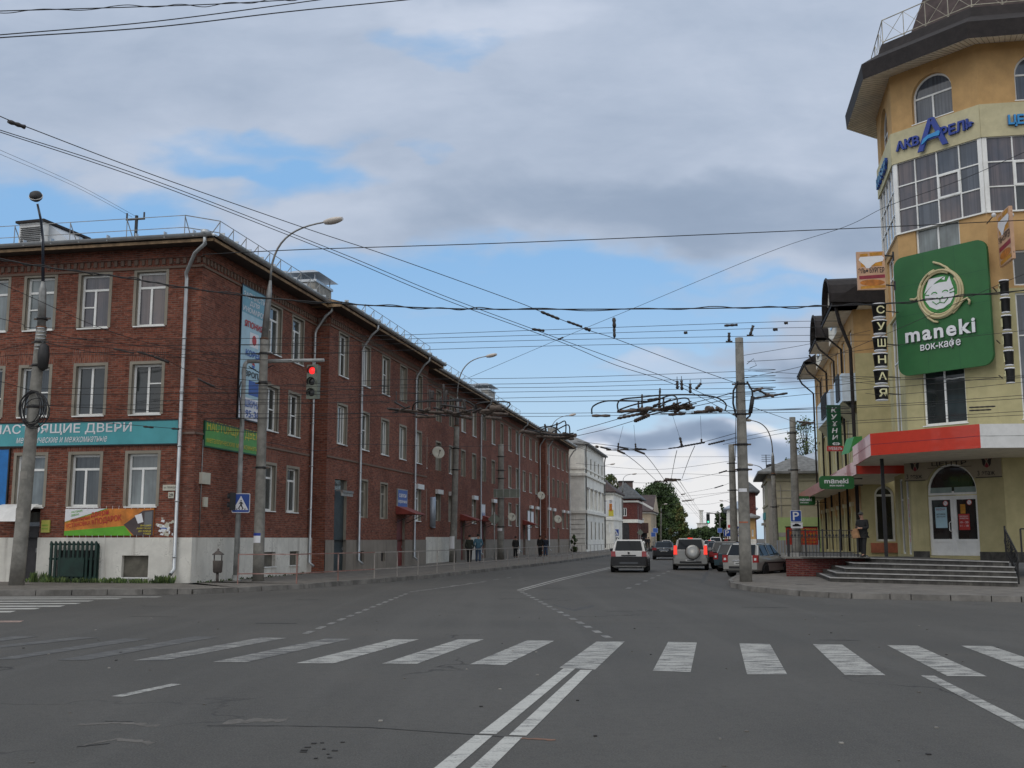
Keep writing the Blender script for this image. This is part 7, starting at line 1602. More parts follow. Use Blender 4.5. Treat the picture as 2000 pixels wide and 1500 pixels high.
wire([(-60, 23), (0, 21.5), (250, 14), (420, 8), (560, 0), (640, -6)], 20, 23, 'topmost twisted cable in the upper left corner', .011, GT, twist=1)
wire([(-60, 75), (0, 68), (300, 42), (620, 0), (700, -12)], 20, 23, 'middle cable of three crossing the upper left corner', .012, GT); wire([(-60, 79), (0, 73.5), (300, 53), (560, 23), (790, 0), (860, -9)], 20, 23, 'lowest cable of three crossing the upper left corner', .013, GT)
wire([(-40, 205), (0, 227), (68, 254), (300, 342), (600, 447), (760, 500), (1000, 586), (1055, 608), (1150, 645), (1200, 661), (1330, 710), (1437, 748)], 22, 38, 'long diagonal wire with dark insulators from upper left to the near right pole', .011, None, ((16, 237, 48, 248, .055), (1057, 609, 1092, 623, .05), (1108, 628, 1136, 638, .045), (1142, 641, 1152, 645, .06)))
wire([(-40, 240), (0, 254), (300, 352), (660, 492), (860, 575), (1050, 646), (1090, 661), (1220, 708), (1320, 745), (1437, 800)], 22, 37.6, 'upper wire of the long diagonal pair from left edge to near right pole', .010, None, ((1040, 643, 1062, 646, .05),))
wire([(-40, 246), (0, 258), (300, 358), (640, 490), (860, 582), (1090, 666), (1200, 712), (1320, 752), (1440, 815)], 22.2, 37.2, 'lower wire of the long diagonal pair from left edge to near right pole', .010)
wire([(-30, 280), (0, 293), (150, 360), (268, 424)], 30, 40.6, 'left thin wire of the pair running to the roof mast', .006, 'thin wires to the roof mast'); wire([(-30, 288), (0, 301), (150, 366), (258, 424)], 30, 40.6, 'right thin wire of the pair running to the roof mast', .006, 'thin wires to the roof mast')
wire([(-60, 488), (0, 505), (85, 521), (200, 536), (280, 548), (370, 563), (520, 582), (700, 595), (860, 602), (1000, 604), (1300, 603), (1500, 600), (1640, 597), (1760, 591), (1880, 578), (2060, 562)], 30, 33, 'thick black cable bundle sagging across the whole picture', .019, None, twist=1)
wire([(395, 497), (600, 487), (1000, 474), (1500, 453), (1730, 443), (2060, 427)], 36, 36, 'single dark cable from the brick eaves to the tower', .016)
wire([(915, 738), (1095, 661), (1240, 601), (1500, 493), (1650, 443), (1735, 402), (1880, 350), (2060, 270)], 60, 32, 'rising diagonal wire from the second lamp post up to the tower', .010, None, ((1090, 663, 1100, 659, .05),))
o = wire([(1199, 620), (1200, 661)], 37, 37, 'short hanging insulator above the middle of the junction', .02, None, ((1199, 621, 1200, 640, .07), (1199.5, 640, 1200.2, 659, .055)))
GS = 'thin span wires crossing the street above the junction'; SL = 'thin dark span wire crossing high above the junction'
rows_ = [(655, 643, 629, 38.0), (663, 653, 641, 38.3), (672, 663.5, 656, 38.6), (685, 675, 668, 38.9), (742, 737, 723, 39.1), (752, 748, 735, 39.3), (758, 756, 744, 39.5), (770, 764, 757, 39.7), (783, 775, 768, 39.9), (783, 784, 772, 40.1), (806, 807, 800, 40.3), (813, 813, 806, 40.5)]
for k, (ya, yb, yc, Y) in enumerate(rows_):
    xl = (60, 60, 470, 60, 60, 500, 60, 300, 60, 500, 60, 300)[k]; yl = ya + (12, 10, 3, 14, 16, 3, 22, 8, 14, 6, 12, 8)[k] * .6 + (8 if k % 3 == 1 else 0)
    xr = (1640, 1650, 1700, 1710, 1438, 1440, 1440, 1442, 1440, 1440, 1660, 1660)[k]
    ins = ()
    if k == 0: ins = ((1415, 636, 1440, 634.5, .05), (1532, 631, 1538, 630.6, .06))
    if k == 1: ins = ((1336, 650, 1342, 649.6, .06), (1510, 644, 1518, 643.5, .06))
    wire([(xl, yl), ((xl + 700) / 2 + 150, (yl + ya) / 2 + 2), (760, ya), (1100, yb), (1500, yc), (xr, yc - 2)], Y - 3, Y, SL, .009, GS, ins)
GR = 'thin wires between the near right pole and the yellow building'
for k, (pts, Y0, Y1) in enumerate((([(1453, 694), (1590, 670), (1700, 645)], 38, 50), ([(1460, 706), (1560, 700), (1640, 690), (1800, 668), (2050, 640)], 38, 40), ([(1462, 724), (1600, 733), (1700, 742)], 38, 50), ([(1450, 739), (1560, 717), (1640, 690), (1760, 640), (1960, 552), (2040, 520)], 38, 34), ([(1452, 738), (1600, 740), (1720, 752)], 38, 50), ([(1452, 751), (1600, 743), (1750, 735)], 38, 50),
    ([(1420, 768), (1600, 755), (1750, 742), (2050, 735)], 38, 36), ([(1450, 783), (1600, 768), (1760, 755), (2050, 728)], 38, 36), ([(1350, 805), (1500, 800), (1640, 794), (1800, 786), (2050, 768)], 37, 35), ([(1350, 808), (1500, 802), (1640, 797), (1800, 790), (2050, 775)], 37.2, 35.2), ([(1410, 862), (1540, 836), (1640, 824), (1800, 815), (2050, 800)], 45, 36), ([(1412, 868), (1540, 844), (1640, 829), (1800, 820), (2050, 808)], 45, 36),
    ([(1690, 768), (1760, 770), (2040, 742)], 44, 38), ([(1640, 735), (1750, 737), (1900, 742), (2040, 735)], 44, 40))):
    wire(pts, Y0, Y1, 'thin dark wire running right from the near right pole towards the yellow building', .009, GR, ((1893, 796, 1944, 793.5, .03),) if k == 8 else (((1893, 802, 1936, 800, .03),) if k == 9 else ()))
wire([(1472, 796), (1540, 820), (1552, 826)], 38, 61, 'thin wire from the near right pole down to the parking sign pole', .012)
GL_ = 'wires crossing in front of the brick building'
for k, (pts, Y0, Y1, ins) in enumerate((([(-40, 668), (60, 655), (83, 650), (170, 664), (360, 684), (420, 694), (470, 700)], 35, 38, ((150, 661, 170, 663, .03),)), ([(85, 668), (200, 690), (400, 700), (640, 705)], 35, 40, ()), ([(-30, 690), (55, 672), (100, 668), (260, 685), (370, 700), (500, 722)], 35, 37, ((222, 661 + 20, 262, 690, .03),)), ([(-40, 700), (60, 692), (250, 688), (450, 690), (700, 690)], 35, 40, ()), ([(-40, 735), (0, 745), (60, 762), (75, 765)], 30, 35, ()),
    ([(-40, 612), (40, 560 + 72), (60, 640), (190, 640)], 35, 36, ()), ([(-30, 540), (60, 580), (190, 638), (300, 672), (420, 690)], 33, 37, ()), ([(60, 790), (250, 800), (480, 808), (800, 806)], 35, 40, ()), ([(80, 815), (280, 832), (360, 838), (500, 845)], 35, 38, ((280, 833, 300, 835, .04), (335, 837, 350, 838, .04))), ([(300, 690), (330, 705), (370, 725), (420, 735), (480, 742), (530, 745)], 36, 38, ((268, 681 + 6, 300, 696, .04), (300, 696, 330, 708, .05))),
    ([(385, 738), (430, 760), (520, 760), (640, 765)], 36, 38.5, ((386, 740, 420, 756, .04),)), ([(390, 765), (470, 768), (560, 770), (760, 772)], 36, 38.5, ()), ([(505, 860), (620, 880), (700, 868), (880, 872), (1000, 870)], 39, 60, ()), ([(560, 750), (700, 762), (860, 770)], 39, 45, ()))):
    wire(pts, Y0, Y1, 'dark wire crossing low in front of the brick walls' if not ins else 'dark wire with insulators crossing in front of the brick walls', .010, GL_, ins)
# contact wires and their special parts, about six metres above the road
ZC = 6.0
def ZP(x, y, z=ZC): return PL(x, y, V((0, 0, z)), ZU)
def contact(pts, label, z=ZC, r=.010, group=None): 
    L = [ZP(x, y, z) for x, y in pts]; q = MB(); q.tube(smooth(L, 6) if len(L) > 2 else L, r, 'wire', 5); return tag(q.build('contact_wire', loc=L[0]), label, 'contact wire', group)
def frame(label, bars, loops, hangs, Y=None):
    P = (lambda x, y: ZP(x, y)) if Y is None else (lambda x, y: At(x, y, Y))
    o = thing('wire_crossing', P(*bars[0][:2]), label, 'wire crossing', 'trolley wire crossings'); q = MB()
    for (x0, y0, x1, y1, r) in bars:
        a, b = P(x0, y0), P(x1, y1); k = max(4, int((b - a).length / .14)); q.tube([a.lerp(b, j / k) for j in range(k + 1)], [r * (1 if j % 2 else .7) for j in range(k + 1)], 'fitting' if r > .05 else 'insulator', 6)
    q.build('special_part', o)
    if loops:
        q = MB()
        for L in loops: q.tube(smooth([P(*L[0])] + [At(x, y, P(*L[0]).y + (P(*L[-1]).y - P(*L[0]).y) * (i + 1) / (len(L) - 1)) for i, (x, y) in enumerate(L[1:-1])] + [P(*L[-1])], 5), .026, 'wire', 6)
        q.build('feeder_loop', o)
    if hangs:
        q = MB()
        for (x, y0, x1, y1, r) in hangs: yy = P(x1, y1).y; a, b = At(x, y0, yy), At(x1, y1, yy); q.tube([a.lerp(b, j / 6) for j in range(7)], [r if j % 2 else r * .6 for j in range(7)], 'insulator', 6)
        q.build('hanger', o)
    return o
frame('large tangle of trolley wire fittings over the middle of the junction', [(1156, 812, 1192, 812, .06), (1206, 804, 1268, 800, .07), (1207, 817, 1262, 806, .06), (1240, 822, 1266, 811, .085), (1246, 801, 1272, 797, .09), (1266, 800, 1352, 797, .06), (1296, 800, 1350, 792, .07), (1306, 810, 1338, 808, .06), (1356, 805, 1410, 800, .06), (1380, 798, 1392, 800, .12), (1298, 797, 1324, 792, .07), (1276, 793, 1290, 788, .05), (1316, 788, 1322, 795, .06), (1334, 790, 1350, 795, .06), (1210, 812, 1300, 790, .02), (1230, 798, 1340, 806, .02), (1252, 814, 1360, 788, .02), (1268, 806, 1330, 786, .03), (1290, 808, 1400, 806, .02), (1300, 802, 1350, 784, .025), (1246, 808, 1310, 780, .02), (1318, 804, 1332, 794, .08), (1254, 808, 1262, 801, .10), (1340, 800, 1356, 796, .05), (1400, 796, 1408, 804, .07), (1332, 791, 1342, 789, .04), (1265, 781, 1288, 778, .04)],
      [[(1156, 808), (1158, 794), (1180, 784), (1210, 783), (1270, 784)], [(1208, 803), (1206, 790), (1215, 780), (1250, 776), (1290, 772), (1350, 771), (1395, 775), (1417, 788), (1416, 802)], [(1210, 800), (1240, 790), (1280, 782), (1310, 772), (1322, 778), (1322, 790)], [(1286, 800), (1300, 786), (1330, 778), (1345, 780), (1346, 795)]], [(1254, 770, 1254, 800, .04), (1247, 784, 1247, 803, .04), (1289, 758, 1288, 800, .04), (1296, 775, 1296, 797, .04), (1288, 770, 1286, 803, .03)])
for k, (x, y0, x1, y1) in enumerate(((1322.5, 744, 1323, 760), (1331, 743, 1332, 762), (1348, 750, 1348, 768), (1369, 749, 1359, 760))):
    q = MB(); a, b = At(x, y0, 37), At(x1, y1, 37); q.tube([a.lerp(b, j / 5) for j in range(6)], [.035 if j % 2 else .06 for j in range(6)], 'insulator', 6); q.bar(a, V((a.x, a.y, a.z + .15)), .02, .02, 'wire', r_); tag(q.build('insulator', loc=a), 'small dark insulator hung on the wires left of the near right pole', 'insulator', 'small insulators near the right pole')
for k, (x, y0, x1, y1, lab) in enumerate(((1424, 650, 1424, 667, 'upright insulator on a span wire just left of the near right pole top'), (1471, 636, 1465, 655, 'tilted insulator on a span wire just right of the near right pole top'))):
    q = MB(); a, b = At(x, y0, 38.8), At(x1, y1, 38.8); q.tube([a.lerp(b, j / 5) for j in range(6)], [.04 if j % 2 else .06 for j in range(6)], 'insulator', 6); q.bar(b - V((.12, 0, 0)), b + V((.12, 0, 0)), .05, .05, 'insulator'); tag(q.build('insulator', loc=b), lab, 'insulator')
frame('rusty trolley wire crossing in front of the brick facade by the second lamp post', [(757, 798, 806, 804, .05), (780, 800, 840, 806, .055), (806, 803, 920, 809, .06), (758, 799, 836, 812, .03), (770, 806, 800, 794, .035), (816, 800, 870, 812, .04), (846, 796, 900, 812, .035), (872, 812, 926, 800, .04), (826, 806, 838, 798, .08), (868, 802, 882, 806, .09), (924, 806, 940, 798, .05), (950, 809, 966, 800, .08), (812, 814, 850, 813, .07), (884, 810, 920, 817, .08), (900, 801, 916, 806, .08), (936, 806, 992, 809, .06), (940, 803, 985, 800, .07), (948, 815, 978, 818, .07), (956, 797, 980, 797, .12), (860, 790, 905, 797, .04), (770, 785, 790, 796, .03), (830, 783, 848, 782, .02)],
      [[(808, 806), (806, 796), (814, 786), (846, 784), (900, 782)], [(936, 806), (930, 790), (960, 785), (990, 785), (996, 790), (988, 800)], [(860, 806), (870, 786), (900, 780), (925, 792), (930, 806)]], [(839, 760, 839, 808, .05), (844, 763, 844, 780, .07), (866, 750, 869, 798, .05), (872, 762, 870, 796, .05), (906, 780, 908, 800, .06), (774, 764, 774, 790, .02), (860, 775, 862, 800, .05)])
frame('dark trolley wire crossing against the far end of the brick facade', [(1016, 842, 1060, 848, .09), (1048, 852, 1120, 857, .08), (1060, 846, 1110, 850, .07), (1076, 858, 1124, 850, .09), (1100, 846, 1124, 852, .07)],
      [[(1020, 846), (1060, 842), (1110, 856)], [(1030, 838), (1080, 850), (1120, 846)], [(1050, 845), (1064, 836), (1090, 828), (1104, 823), (1105, 846)], [(1072, 848), (1090, 838), (1110, 830), (1113, 848)], [(1040, 846), (1055, 835), (1080, 834), (1095, 845)]], [(1064, 828, 1068, 850, .05), (1088, 825, 1086, 848, .05), (1020, 838, 1022, 846, .04)])
frame('row of trolley wire hangers spanning the street beyond the junction', [(1164, 872, 1168, 873, .07), (1173, 873, 1192, 878, .05), (1184, 879, 1250, 878.5, .035), (1206, 872, 1226, 877, .05), (1240, 876, 1262, 878, .05), (1306, 876, 1332, 873, .04), (1326, 873, 1376, 864, .05), (1384, 868, 1414, 861, .05), (1206, 880, 1220, 886, .06), (1240, 879, 1258, 886, .06)], [], [(1208, 865, 1207, 878, .05), (1241, 866, 1242, 878, .05), (1328, 854, 1332, 872, .07), (1370, 857, 1370, 866, .05)])
frame('small trolley wire crossing hanging before the dark tree top', [(1278, 940, 1300, 940, .06), (1296, 938, 1322, 939, .08), (1300, 935, 1330, 937, .08), (1298, 936, 1304, 939, .16)], [], [], 82)
frame('tiny trolley wire crossing right of the dark tree', [(1330, 966, 1338, 965, .07), (1332, 979, 1350, 977, .08), (1340, 979, 1356, 976, .06)], [], [], 120)
GC = 'trolley contact wires running down the street'; CL = 'trolley contact wire running down the street'
for pts in ([(1127, 841), (1170, 829), (1208, 818)], [(1128, 851), (1180, 839), (1240, 821)], [(1262, 806), (1340, 790), (1437, 766)], [(1266, 811), (1350, 795), (1440, 775)]): contact(pts, 'contact wire sweeping diagonally through the large tangle of fittings', ZC, .012, 'contact wires through the junction')
for pts in ([(1120, 867), (1164, 872), (1250, 879), (1332, 873), (1437, 846)], [(1128, 862), (1200, 871), (1240, 877)], [(1414, 861), (1450, 850)]): wire(pts, 54, 46, 'cross wire carrying the row of hangers beyond the junction', .012, 'cross wires beyond the junction')
for (xa, ya, xb, yb) in ((1220, 886, 1281, 938), (1258, 886, 1297, 937), (1322, 880, 1311, 935), (1357, 871, 1332, 935)):
    wire([(xa, ya), ((xa * .55 + xb * .45), (ya * .6 + yb * .4)), (xb, yb)], 54, 82, CL, .018, GC)
for (xa, ya, xb, yb) in ((1300, 940, 1382, 1030), (1310, 940, 1384, 1030), (1322, 940, 1386, 1030), (1328, 940, 1388, 1030)): wire([(xa, ya), ((xa * .6 + xb * .4), (ya * .6 + yb * .4)), (xb, yb)], 82, 330, CL, .02, GC)
for (xa, ya, xb, yb) in ((1217, 832, 1208, 868), (1238, 830, 1241, 868), (1314, 812, 1328, 856), (1368, 812, 1370, 860)): wire([(xa, ya), (xb, yb)], 40, 54, 'thin dropper wire between the tangle and the row of hangers', .006, 'thin droppers')
for k, (pts, Y0, Y1) in enumerate((([(1125, 905), (1280, 917), (1430, 900)], 90, 82), ([(1180, 940), (1300, 942), (1434, 918)], 84, 80), ([(1330, 965), (1400, 952), (1434, 938)], 120, 82), ([(1170, 960), (1300, 970), (1430, 960)], 150, 100), ([(1120, 870), (1200, 890), (1440, 892)], 90, 80), ([(1290, 985), (1380, 985), (1440, 970)], 180, 110), ([(1330, 978), (1420, 962), (1440, 955)], 120, 95), ([(1180, 927), (1320, 925), (1434, 930)], 120, 82), ([(1290, 1000), (1370, 1002), (1440, 990)], 220, 140))):
    wire(pts, Y0, Y1, 'faint cross wire far down the street', .012, 'faint cross wires far down the street', ((1404, 924, 1420, 919, .06),) if k == 1 else (((1396, 953, 1412, 948, .05),) if k == 2 else ()))
for k, (bars) in enumerate(([(1462, 758, 1510, 760, .03), (1468, 765, 1490, 758, .06), (1472, 778, 1538, 768, .05), (1478, 760, 1500, 772, .05), (1496, 770, 1512, 774, .07)], [(1560, 824, 1588, 826, .07), (1564, 830, 1592, 825, .07), (1556, 822, 1564, 826, .05)])):
    frame(('rusty insulated bracket arms right of the near right pole', 'rusty insulated bracket arm at the top of the parking sign pole')[k], bars, [], [], (38.5, 61)[k])
# ================================================================== cars
def car(label, pos, head, L=4.2, W=1.79, H=1.69, paint='car_white', style='suv', lit=False, spare=False, low=None, name='parked_car', group=None, rails=False, plate=True, gz=None):
    o = thing(name, pos, label, 'car', group, rz=-R(head)); w = W / 2; gc = .20 if style != 'sedan' else .16
    belt = H * (.60 if style != 'sedan' else .64); hood = belt - .06
    # lower body loft
    if style == 'sedan': st = [(0, .86, .30, belt - .10), (.06, .95, .24, belt - .04), (.9, 1, .20, belt - .01), (2.2, 1, .20, belt), (L - 1.1, .99, .20, hood), (L - .25, .93, .22, hood - .16), (L, .80, .30, hood - .28)]
    else: st = [(0, .86, .34, belt), (.05, .95, .27, belt + .01), (.5, 1, gc, belt), (2.0, 1, gc, belt), (L - 1.15, .99, gc, hood), (L - .25, .94, .24, hood - .14), (L, .82, .32, hood - .28)]
    q = MB(); rows = []
    for y, k, zl, zb in st:
        ww = w * k; half = [(ww * .80, zl), (ww * .95, zl + .07), (ww, zl + .26), (ww, zl + (zb - zl) * .62), (ww * .965, zb - .06), (ww * .90, zb), (ww * .4, zb + .02)]
        rows.append([V((x, y, z)) for x, z in half] + [V((-x, y, z)) for x, z in half[::-1]])
    q.grid(rows, paint, True, True, True)
    # cabin
    if style == 'sedan': y0b, y0t, y1t, y1b = .62, 1.25, 2.55, 3.35
    elif style == 'hatch': y0b, y0t, y1t, y1b = .06, .42, 2.0, 2.95
    else: y0b, y0t, y1t, y1b = .05, .28, 2.25, 3.05
    wb, wt = w * .90, w * .74; zt = H - (.04 if rails else 0)
    def frus(y0, y1, y2, y3, a, b, z0, z1):     # rear-bottom, rear-top, front-top, front-bottom
        return [V((-a, y0, z0)), V((a, y0, z0)), V((a, y3, z0)), V((-a, y3, z0)), V((-b, y1, z1)), V((b, y1, z1)), V((b, y2, z1)), V((-b, y2, z1))]
    P_ = frus(y0b, y0t, y1t, y1b, wb, wt, belt - .02, zt - .05); bm = bmesh.new(); vs = [bm.verts.new(p) for p in P_]
    for f in ((3, 2, 1, 0), (4, 5, 6, 7), (0, 1, 5, 4), (1, 2, 6, 5), (2, 3, 7, 6), (3, 0, 4, 7)): bm.faces.new([vs[i] for i in f])
    bmesh.ops.bevel(bm, geom=[e for e in bm.edges if min(v.co.z for v in e.verts) > belt - .01 or abs(e.verts[0].co.z - e.verts[1].co.z) > .2], offset=.085, segments=3, affect='EDGES', clamp_overlap=True)
    bm.verts.index_update(); 
    for f in bm.faces: q.face([v.co.copy() for v in f.verts], paint, smooth=True)
    bm.free()
    q.build('body', o, local=True)
    def onface(a, b, c, d, off, ins, n):        # inset quad on a cabin face: a,b bottom, c,d top
        cx = (a + b + c + d) / 4; nn = (b - a).cross(d - a).normalized(); l, r, bt, tp = ins
        def pt(s, t): return (a.lerp(b, s)).lerp(d.lerp(c, s), t) + nn * off
        return [pt(l, bt), pt(1 - r, bt), pt(1 - r, 1 - tp), pt(l, 1 - tp)]
    p = P_; g = MB(); g.face(onface(p[0], p[1], p[5], p[4], .010, (.07, .07, .10, .10), 0), 'car_glass'); g.build('rear_window', o, local=True)
    g = MB(); g.face(onface(p[2], p[3], p[7], p[6], .012, (.07, .07, .08, .06), 0), 'car_glass'); g.build('windscreen', o, local=True)
    for a, b, c, d in ((p[1], p[2], p[6], p[5]), (p[3], p[0], p[4], p[7])):
        for k, (l, r) in enumerate(((.08, .64), (.40, .40), (.64, .10)) if style == 'suv' else ((.10, .55), (.50, .12))):
            g = MB(); g.face(onface(a, b, c, d, .012, ((l, r) if d.x > 0 else (r, l)) + (.10, .12), 0), 'car_glass'); g.build('side_window', o, local=True)
    # lower cladding, bumpers
    lowm = low or paint
    q = MB(); zb_ = .78 if low else .62
    q.hexa([V((-w * .93, -.05, .34)), V((w * .93, -.05, .34)), V((w * 1.0, .30, .30)), V((-w * 1.0, .30, .30)), V((-w * .95, -.06, zb_)), V((w * .95, -.06, zb_)), V((w * 1.005, .30, zb_)), V((-w * 1.005, .30, zb_))], lowm)
    q.box((0, -.062, .42), (w * .62, 0, 0), (0, .008, 0), (0, 0, .05), 'plastic_black'); q.box((0, .25, .26), (w * .7, 0, 0), (0, .2, 0), (0, 0, .06), 'plastic_black')
    if low: q.box((0, -.066, .47), (w * .5, 0, 0), (0, .006, 0), (0, 0, .035), 'car_grey')
    q.build('bumper', o, local=True)
    q = MB()
    for sx in (-1, 1):
        q.box((sx * w * .985, L * .5, .34), (.02, 0, 0), (0, L * .33, 0), (0, 0, .07), 'plastic_black' if low else lowm); q.box((sx * w * 1.0, L * .48, .62), (.012, 0, 0), (0, L * .24, 0), (0, 0, .025), 'plastic_black')
    q.build('side_trim', o, local=True)
    lm = 'lamp_red_lit' if lit else 'lamp_red'
    for sx in (-1, 1):
        q = MB(); x = sx * w * .84
        if style == 'suv' and not spare: q.hexa([V((x - .11, -.03, belt - .26)), V((x + .12, -.02, belt - .26)), V((x + .14, .25, belt - .26)), V((x - .11, .2, belt - .26)), V((x - .11, -.02, belt + .02)), V((x + .10, .0, belt + .02)), V((x + .12, .25, belt + .02)), V((x - .11, .2, belt + .02))], lm)
        elif style == 'suv': x = sx * w * .86; q.hexa([V((x - .10, -.03, belt - .22)), V((x + .10, -.03, belt - .22)), V((x + .10, .2, belt - .22)), V((x - .10, .2, belt - .22)), V((x - .08, .02, belt + .26)), V((x + .08, .02, belt + .26)), V((x + .07, .2, belt + .26)), V((x - .07, .2, belt + .26))], lm)
        else: q.box((x, .01, belt - .10), (.16 if style == 'sedan' else .12, 0, 0), (0, .05, 0), (0, 0, .10 if style == 'sedan' else .16), lm)
        if style == 'hatch': q.box((x, -.042, belt - .12), (.05, 0, 0), (0, .01, 0), (0, 0, .05), 'lamp_white')
        q.build('tail_light', o, local=True)
        q = MB(); q.box((sx * w * .78, L - .08, hood - .22), (.17, 0, 0), (0, .06, 0), (0, 0, .08), 'lamp_white'); q.build('headlight', o, local=True)
        q = MB(); q.box((sx * (w + .09), y1b - .42, belt + .06), (.10, 0, 0), (0, .05, 0), (0, 0, .075), paint if style != 'suv' or spare else 'plastic_black'); q.bar(V((sx * w * .9, y1b - .42, belt)), V((sx * (w + .05), y1b - .42, belt + .04)), .04, .04, 'plastic_black'); q.build('mirror', o, local=True)
    if lit:
        q = MB(); q.box((0, y0t - .02, zt - .05), (.13, 0, 0), (0, .02, 0), (0, 0, .025), 'lamp_red_lit'); q.build('brake_light', o, local=True)
    q = MB(); pz = .52 if (spare or style == 'sedan' and False) else belt - .30; q.box((0, -.072 if pz < .6 else -.025, pz), (.26, 0, 0), (0, .01, 0), (0, 0, .056), 'number_plate'); q.box((0, -.076 if pz < .6 else -.032, pz), (.19, 0, 0), (0, .008, 0), (0, 0, .018), 'plastic_black'); q.build('number_plate', o, local=True)
    if not spare:
        q = MB(); q.box((0, -.015, pz + .12), (.36, 0, 0), (0, .02, 0), (0, 0, .025), 'plastic_black' if style == 'suv' else 'chrome'); q.lathe(V((0, -.005, belt - .06)), [(.055, 0), (.05, .03), (0, .035)], 'plastic_black' if style == 'suv' else 'chrome', 12, V((0, -1, 0))); q.build('tailgate_trim', o, local=True)
    else:
        c = V((.12, -.02, .95)); q = MB(); q.lathe(c, [(.35, 0), (.37, .06), (.37, .16), (.355, .195), (.27, .215), (0, .225)], paint, 28, V((0, -1, 0))); q.build('spare_wheel', o, local=True); q = MB(); q.lathe(c, [(.40, -.02), (.40, .10)], 'plastic_black', 28, V((0, -1, 0))); q.build('spare_wheel_rim', o, local=True)
    if rails:
        for sx in (-1, 1): q = MB(); q.tube([V((sx * wt * .92, y0t + .05, zt - .02)), V((sx * wt * .95, y0t + .25, zt + .04)), V((sx * wt * .95, y1t - .2, zt + .04)), V((sx * wt * .92, y1t, zt - .02))], .022, 'plastic_black', 6); q.build('roof_rail', o, local=True)
    rw_ = .335 if style == 'suv' else .295
    for sx in (-1, 1):
        for yy in (.75, L - .85):
            h = MB(); h.face([V((sx * (w + .004), yy + (rw_ + .07) * math.cos(t), max(.16, rw_ + (rw_ + .07) * math.sin(t)))) for t in (2 * math.pi * j / 24 for j in range(24))][::sx], 'plastic_black'); h.build('wheel_arch', o, local=True)
            q = MB(); c = V((sx * (w - .20), yy, rw_)); q.lathe(c, [(rw_ * .62, .0), (rw_ * .96, .01), (rw_, .05), (rw_, .19), (rw_ * .96, .23), (rw_ * .64, .235)], 'tyre', 22, V((sx, 0, 0))); t = q.build('wheel', o, local=True)
            q = MB(); q.lathe(c, [(rw_ * .64, .2), (rw_ * .60, .222), (rw_ * .2, .21), (0, .225)], 'rim', 20, V((sx, 0, 0)))
            for k in range(5):
                a = 2 * math.pi * k / 5; q.box(c + V((sx * .222, math.cos(a) * rw_ * .38, math.sin(a) * rw_ * .38)), (.006, 0, 0), (0, math.cos(a) * rw_ * .2, math.sin(a) * rw_ * .2), (0, -math.sin(a) * .025, math.cos(a) * .025), 'plastic_black')
            q.build('rim', t, local=True)
    return o
def at_road(px, Y): p = At(px, 1060, Y); return V((p.x, p.y, 0))
car('white compact off-roader with black lower body driving away in the left lane', at_road(1227.5, 53.5), 9, 4.2, 1.79, 1.69, 'car_white', 'suv', low='plastic_black', rails=True, name='car')
car('silver off-roader with a covered spare wheel and lit brake lights', at_road(1348, 57.5), 10, 4.4, 1.83, 1.72, 'car_silver', 'suv', lit=True, spare=True, name='car')
car('dark saloon driving away between the white and the silver off-roaders', at_road(1296.5, 86), 9, 4.5, 1.78, 1.47, 'car_black', 'sedan', name='car')
car('silver-grey hatchback parked at an angle behind the near right pole', at_road(1445, 47.0), 36, 3.85, 1.67, 1.49, 'car_gold', 'hatch')
car('dark teal hatchback squeezed between the silver hatchback and a black one', at_road(1424, 54.5), 30, 4.0, 1.68, 1.46, 'car_teal', 'hatch')
car('long black estate car parked behind the silver hatchback', at_road(1414, 59.5), 26, 4.5, 1.75, 1.55, 'car_black', 'suv')
car('black saloon half hidden right of the silver off-roader', at_road(1398, 74), 16, 4.4, 1.74, 1.48, 'car_black', 'sedan')
car('small white car far ahead just above the dark saloon', at_road(1302, 172), 6, 4.2, 1.72, 1.46, 'car_white', 'hatch', name='car')
car('dark blue car far ahead left of the silver off-roader roof', at_road(1333, 150), 180 + 8, 4.3, 1.74, 1.48, 'car_navy', 'sedan', name='car')
car('dark minivan far ahead above the silver off-roader roof', at_road(1354, 165), 6, 4.6, 1.8, 1.75, 'car_navy', 'suv', name='car')
car('white saloon with red lights far ahead right of the silver off-roader', at_road(1386, 128), 10, 4.3, 1.72, 1.50, 'car_white', 'sedan', lit=True, name='car')
car('white van-like car parked far down the right kerb', at_road(1398, 150), 10, 4.6, 1.85, 1.9, 'car_white', 'suv')
car('grey car in the far queue, hardly visible past the silver roof', at_road(1366, 185), 8, 4.3, 1.74, 1.48, 'car_grey', 'sedan', name='car')

# ================================================================== people
def skin_mesh(name, verts, edges, radii, m, parent, sub=2, root=0):
    me = bpy.data.meshes.new(name); me.from_pydata(verts, edges, []); ob = bpy.data.objects.new(name, me); COL.objects.link(ob)
    md = ob.modifiers.new('s', 'SKIN'); md.use_smooth_shade = True; ms = ob.modifiers.new('u', 'SUBSURF'); ms.levels = sub; ms.render_levels = sub
    for k, v in enumerate(me.skin_vertices[0].data):
        r = radii[k]; v.radius = r if isinstance(r, tuple) else (r, r); v.use_root = (k == root)
    bpy.context.view_layer.update(); ev = ob.evaluated_get(bpy.context.evaluated_depsgraph_get()); nm = bpy.data.meshes.new_from_object(ev)
    bpy.data.objects.remove(ob); bpy.data.meshes.remove(me)
    nm.materials.clear(); nm.materials.append(MATS[m]); nm.name = name
    for f in nm.polygons: f.use_smooth = True; f.material_index = 0
    b = bpy.data.objects.new(name, nm); COL.objects.link(b); b.parent = parent; return b
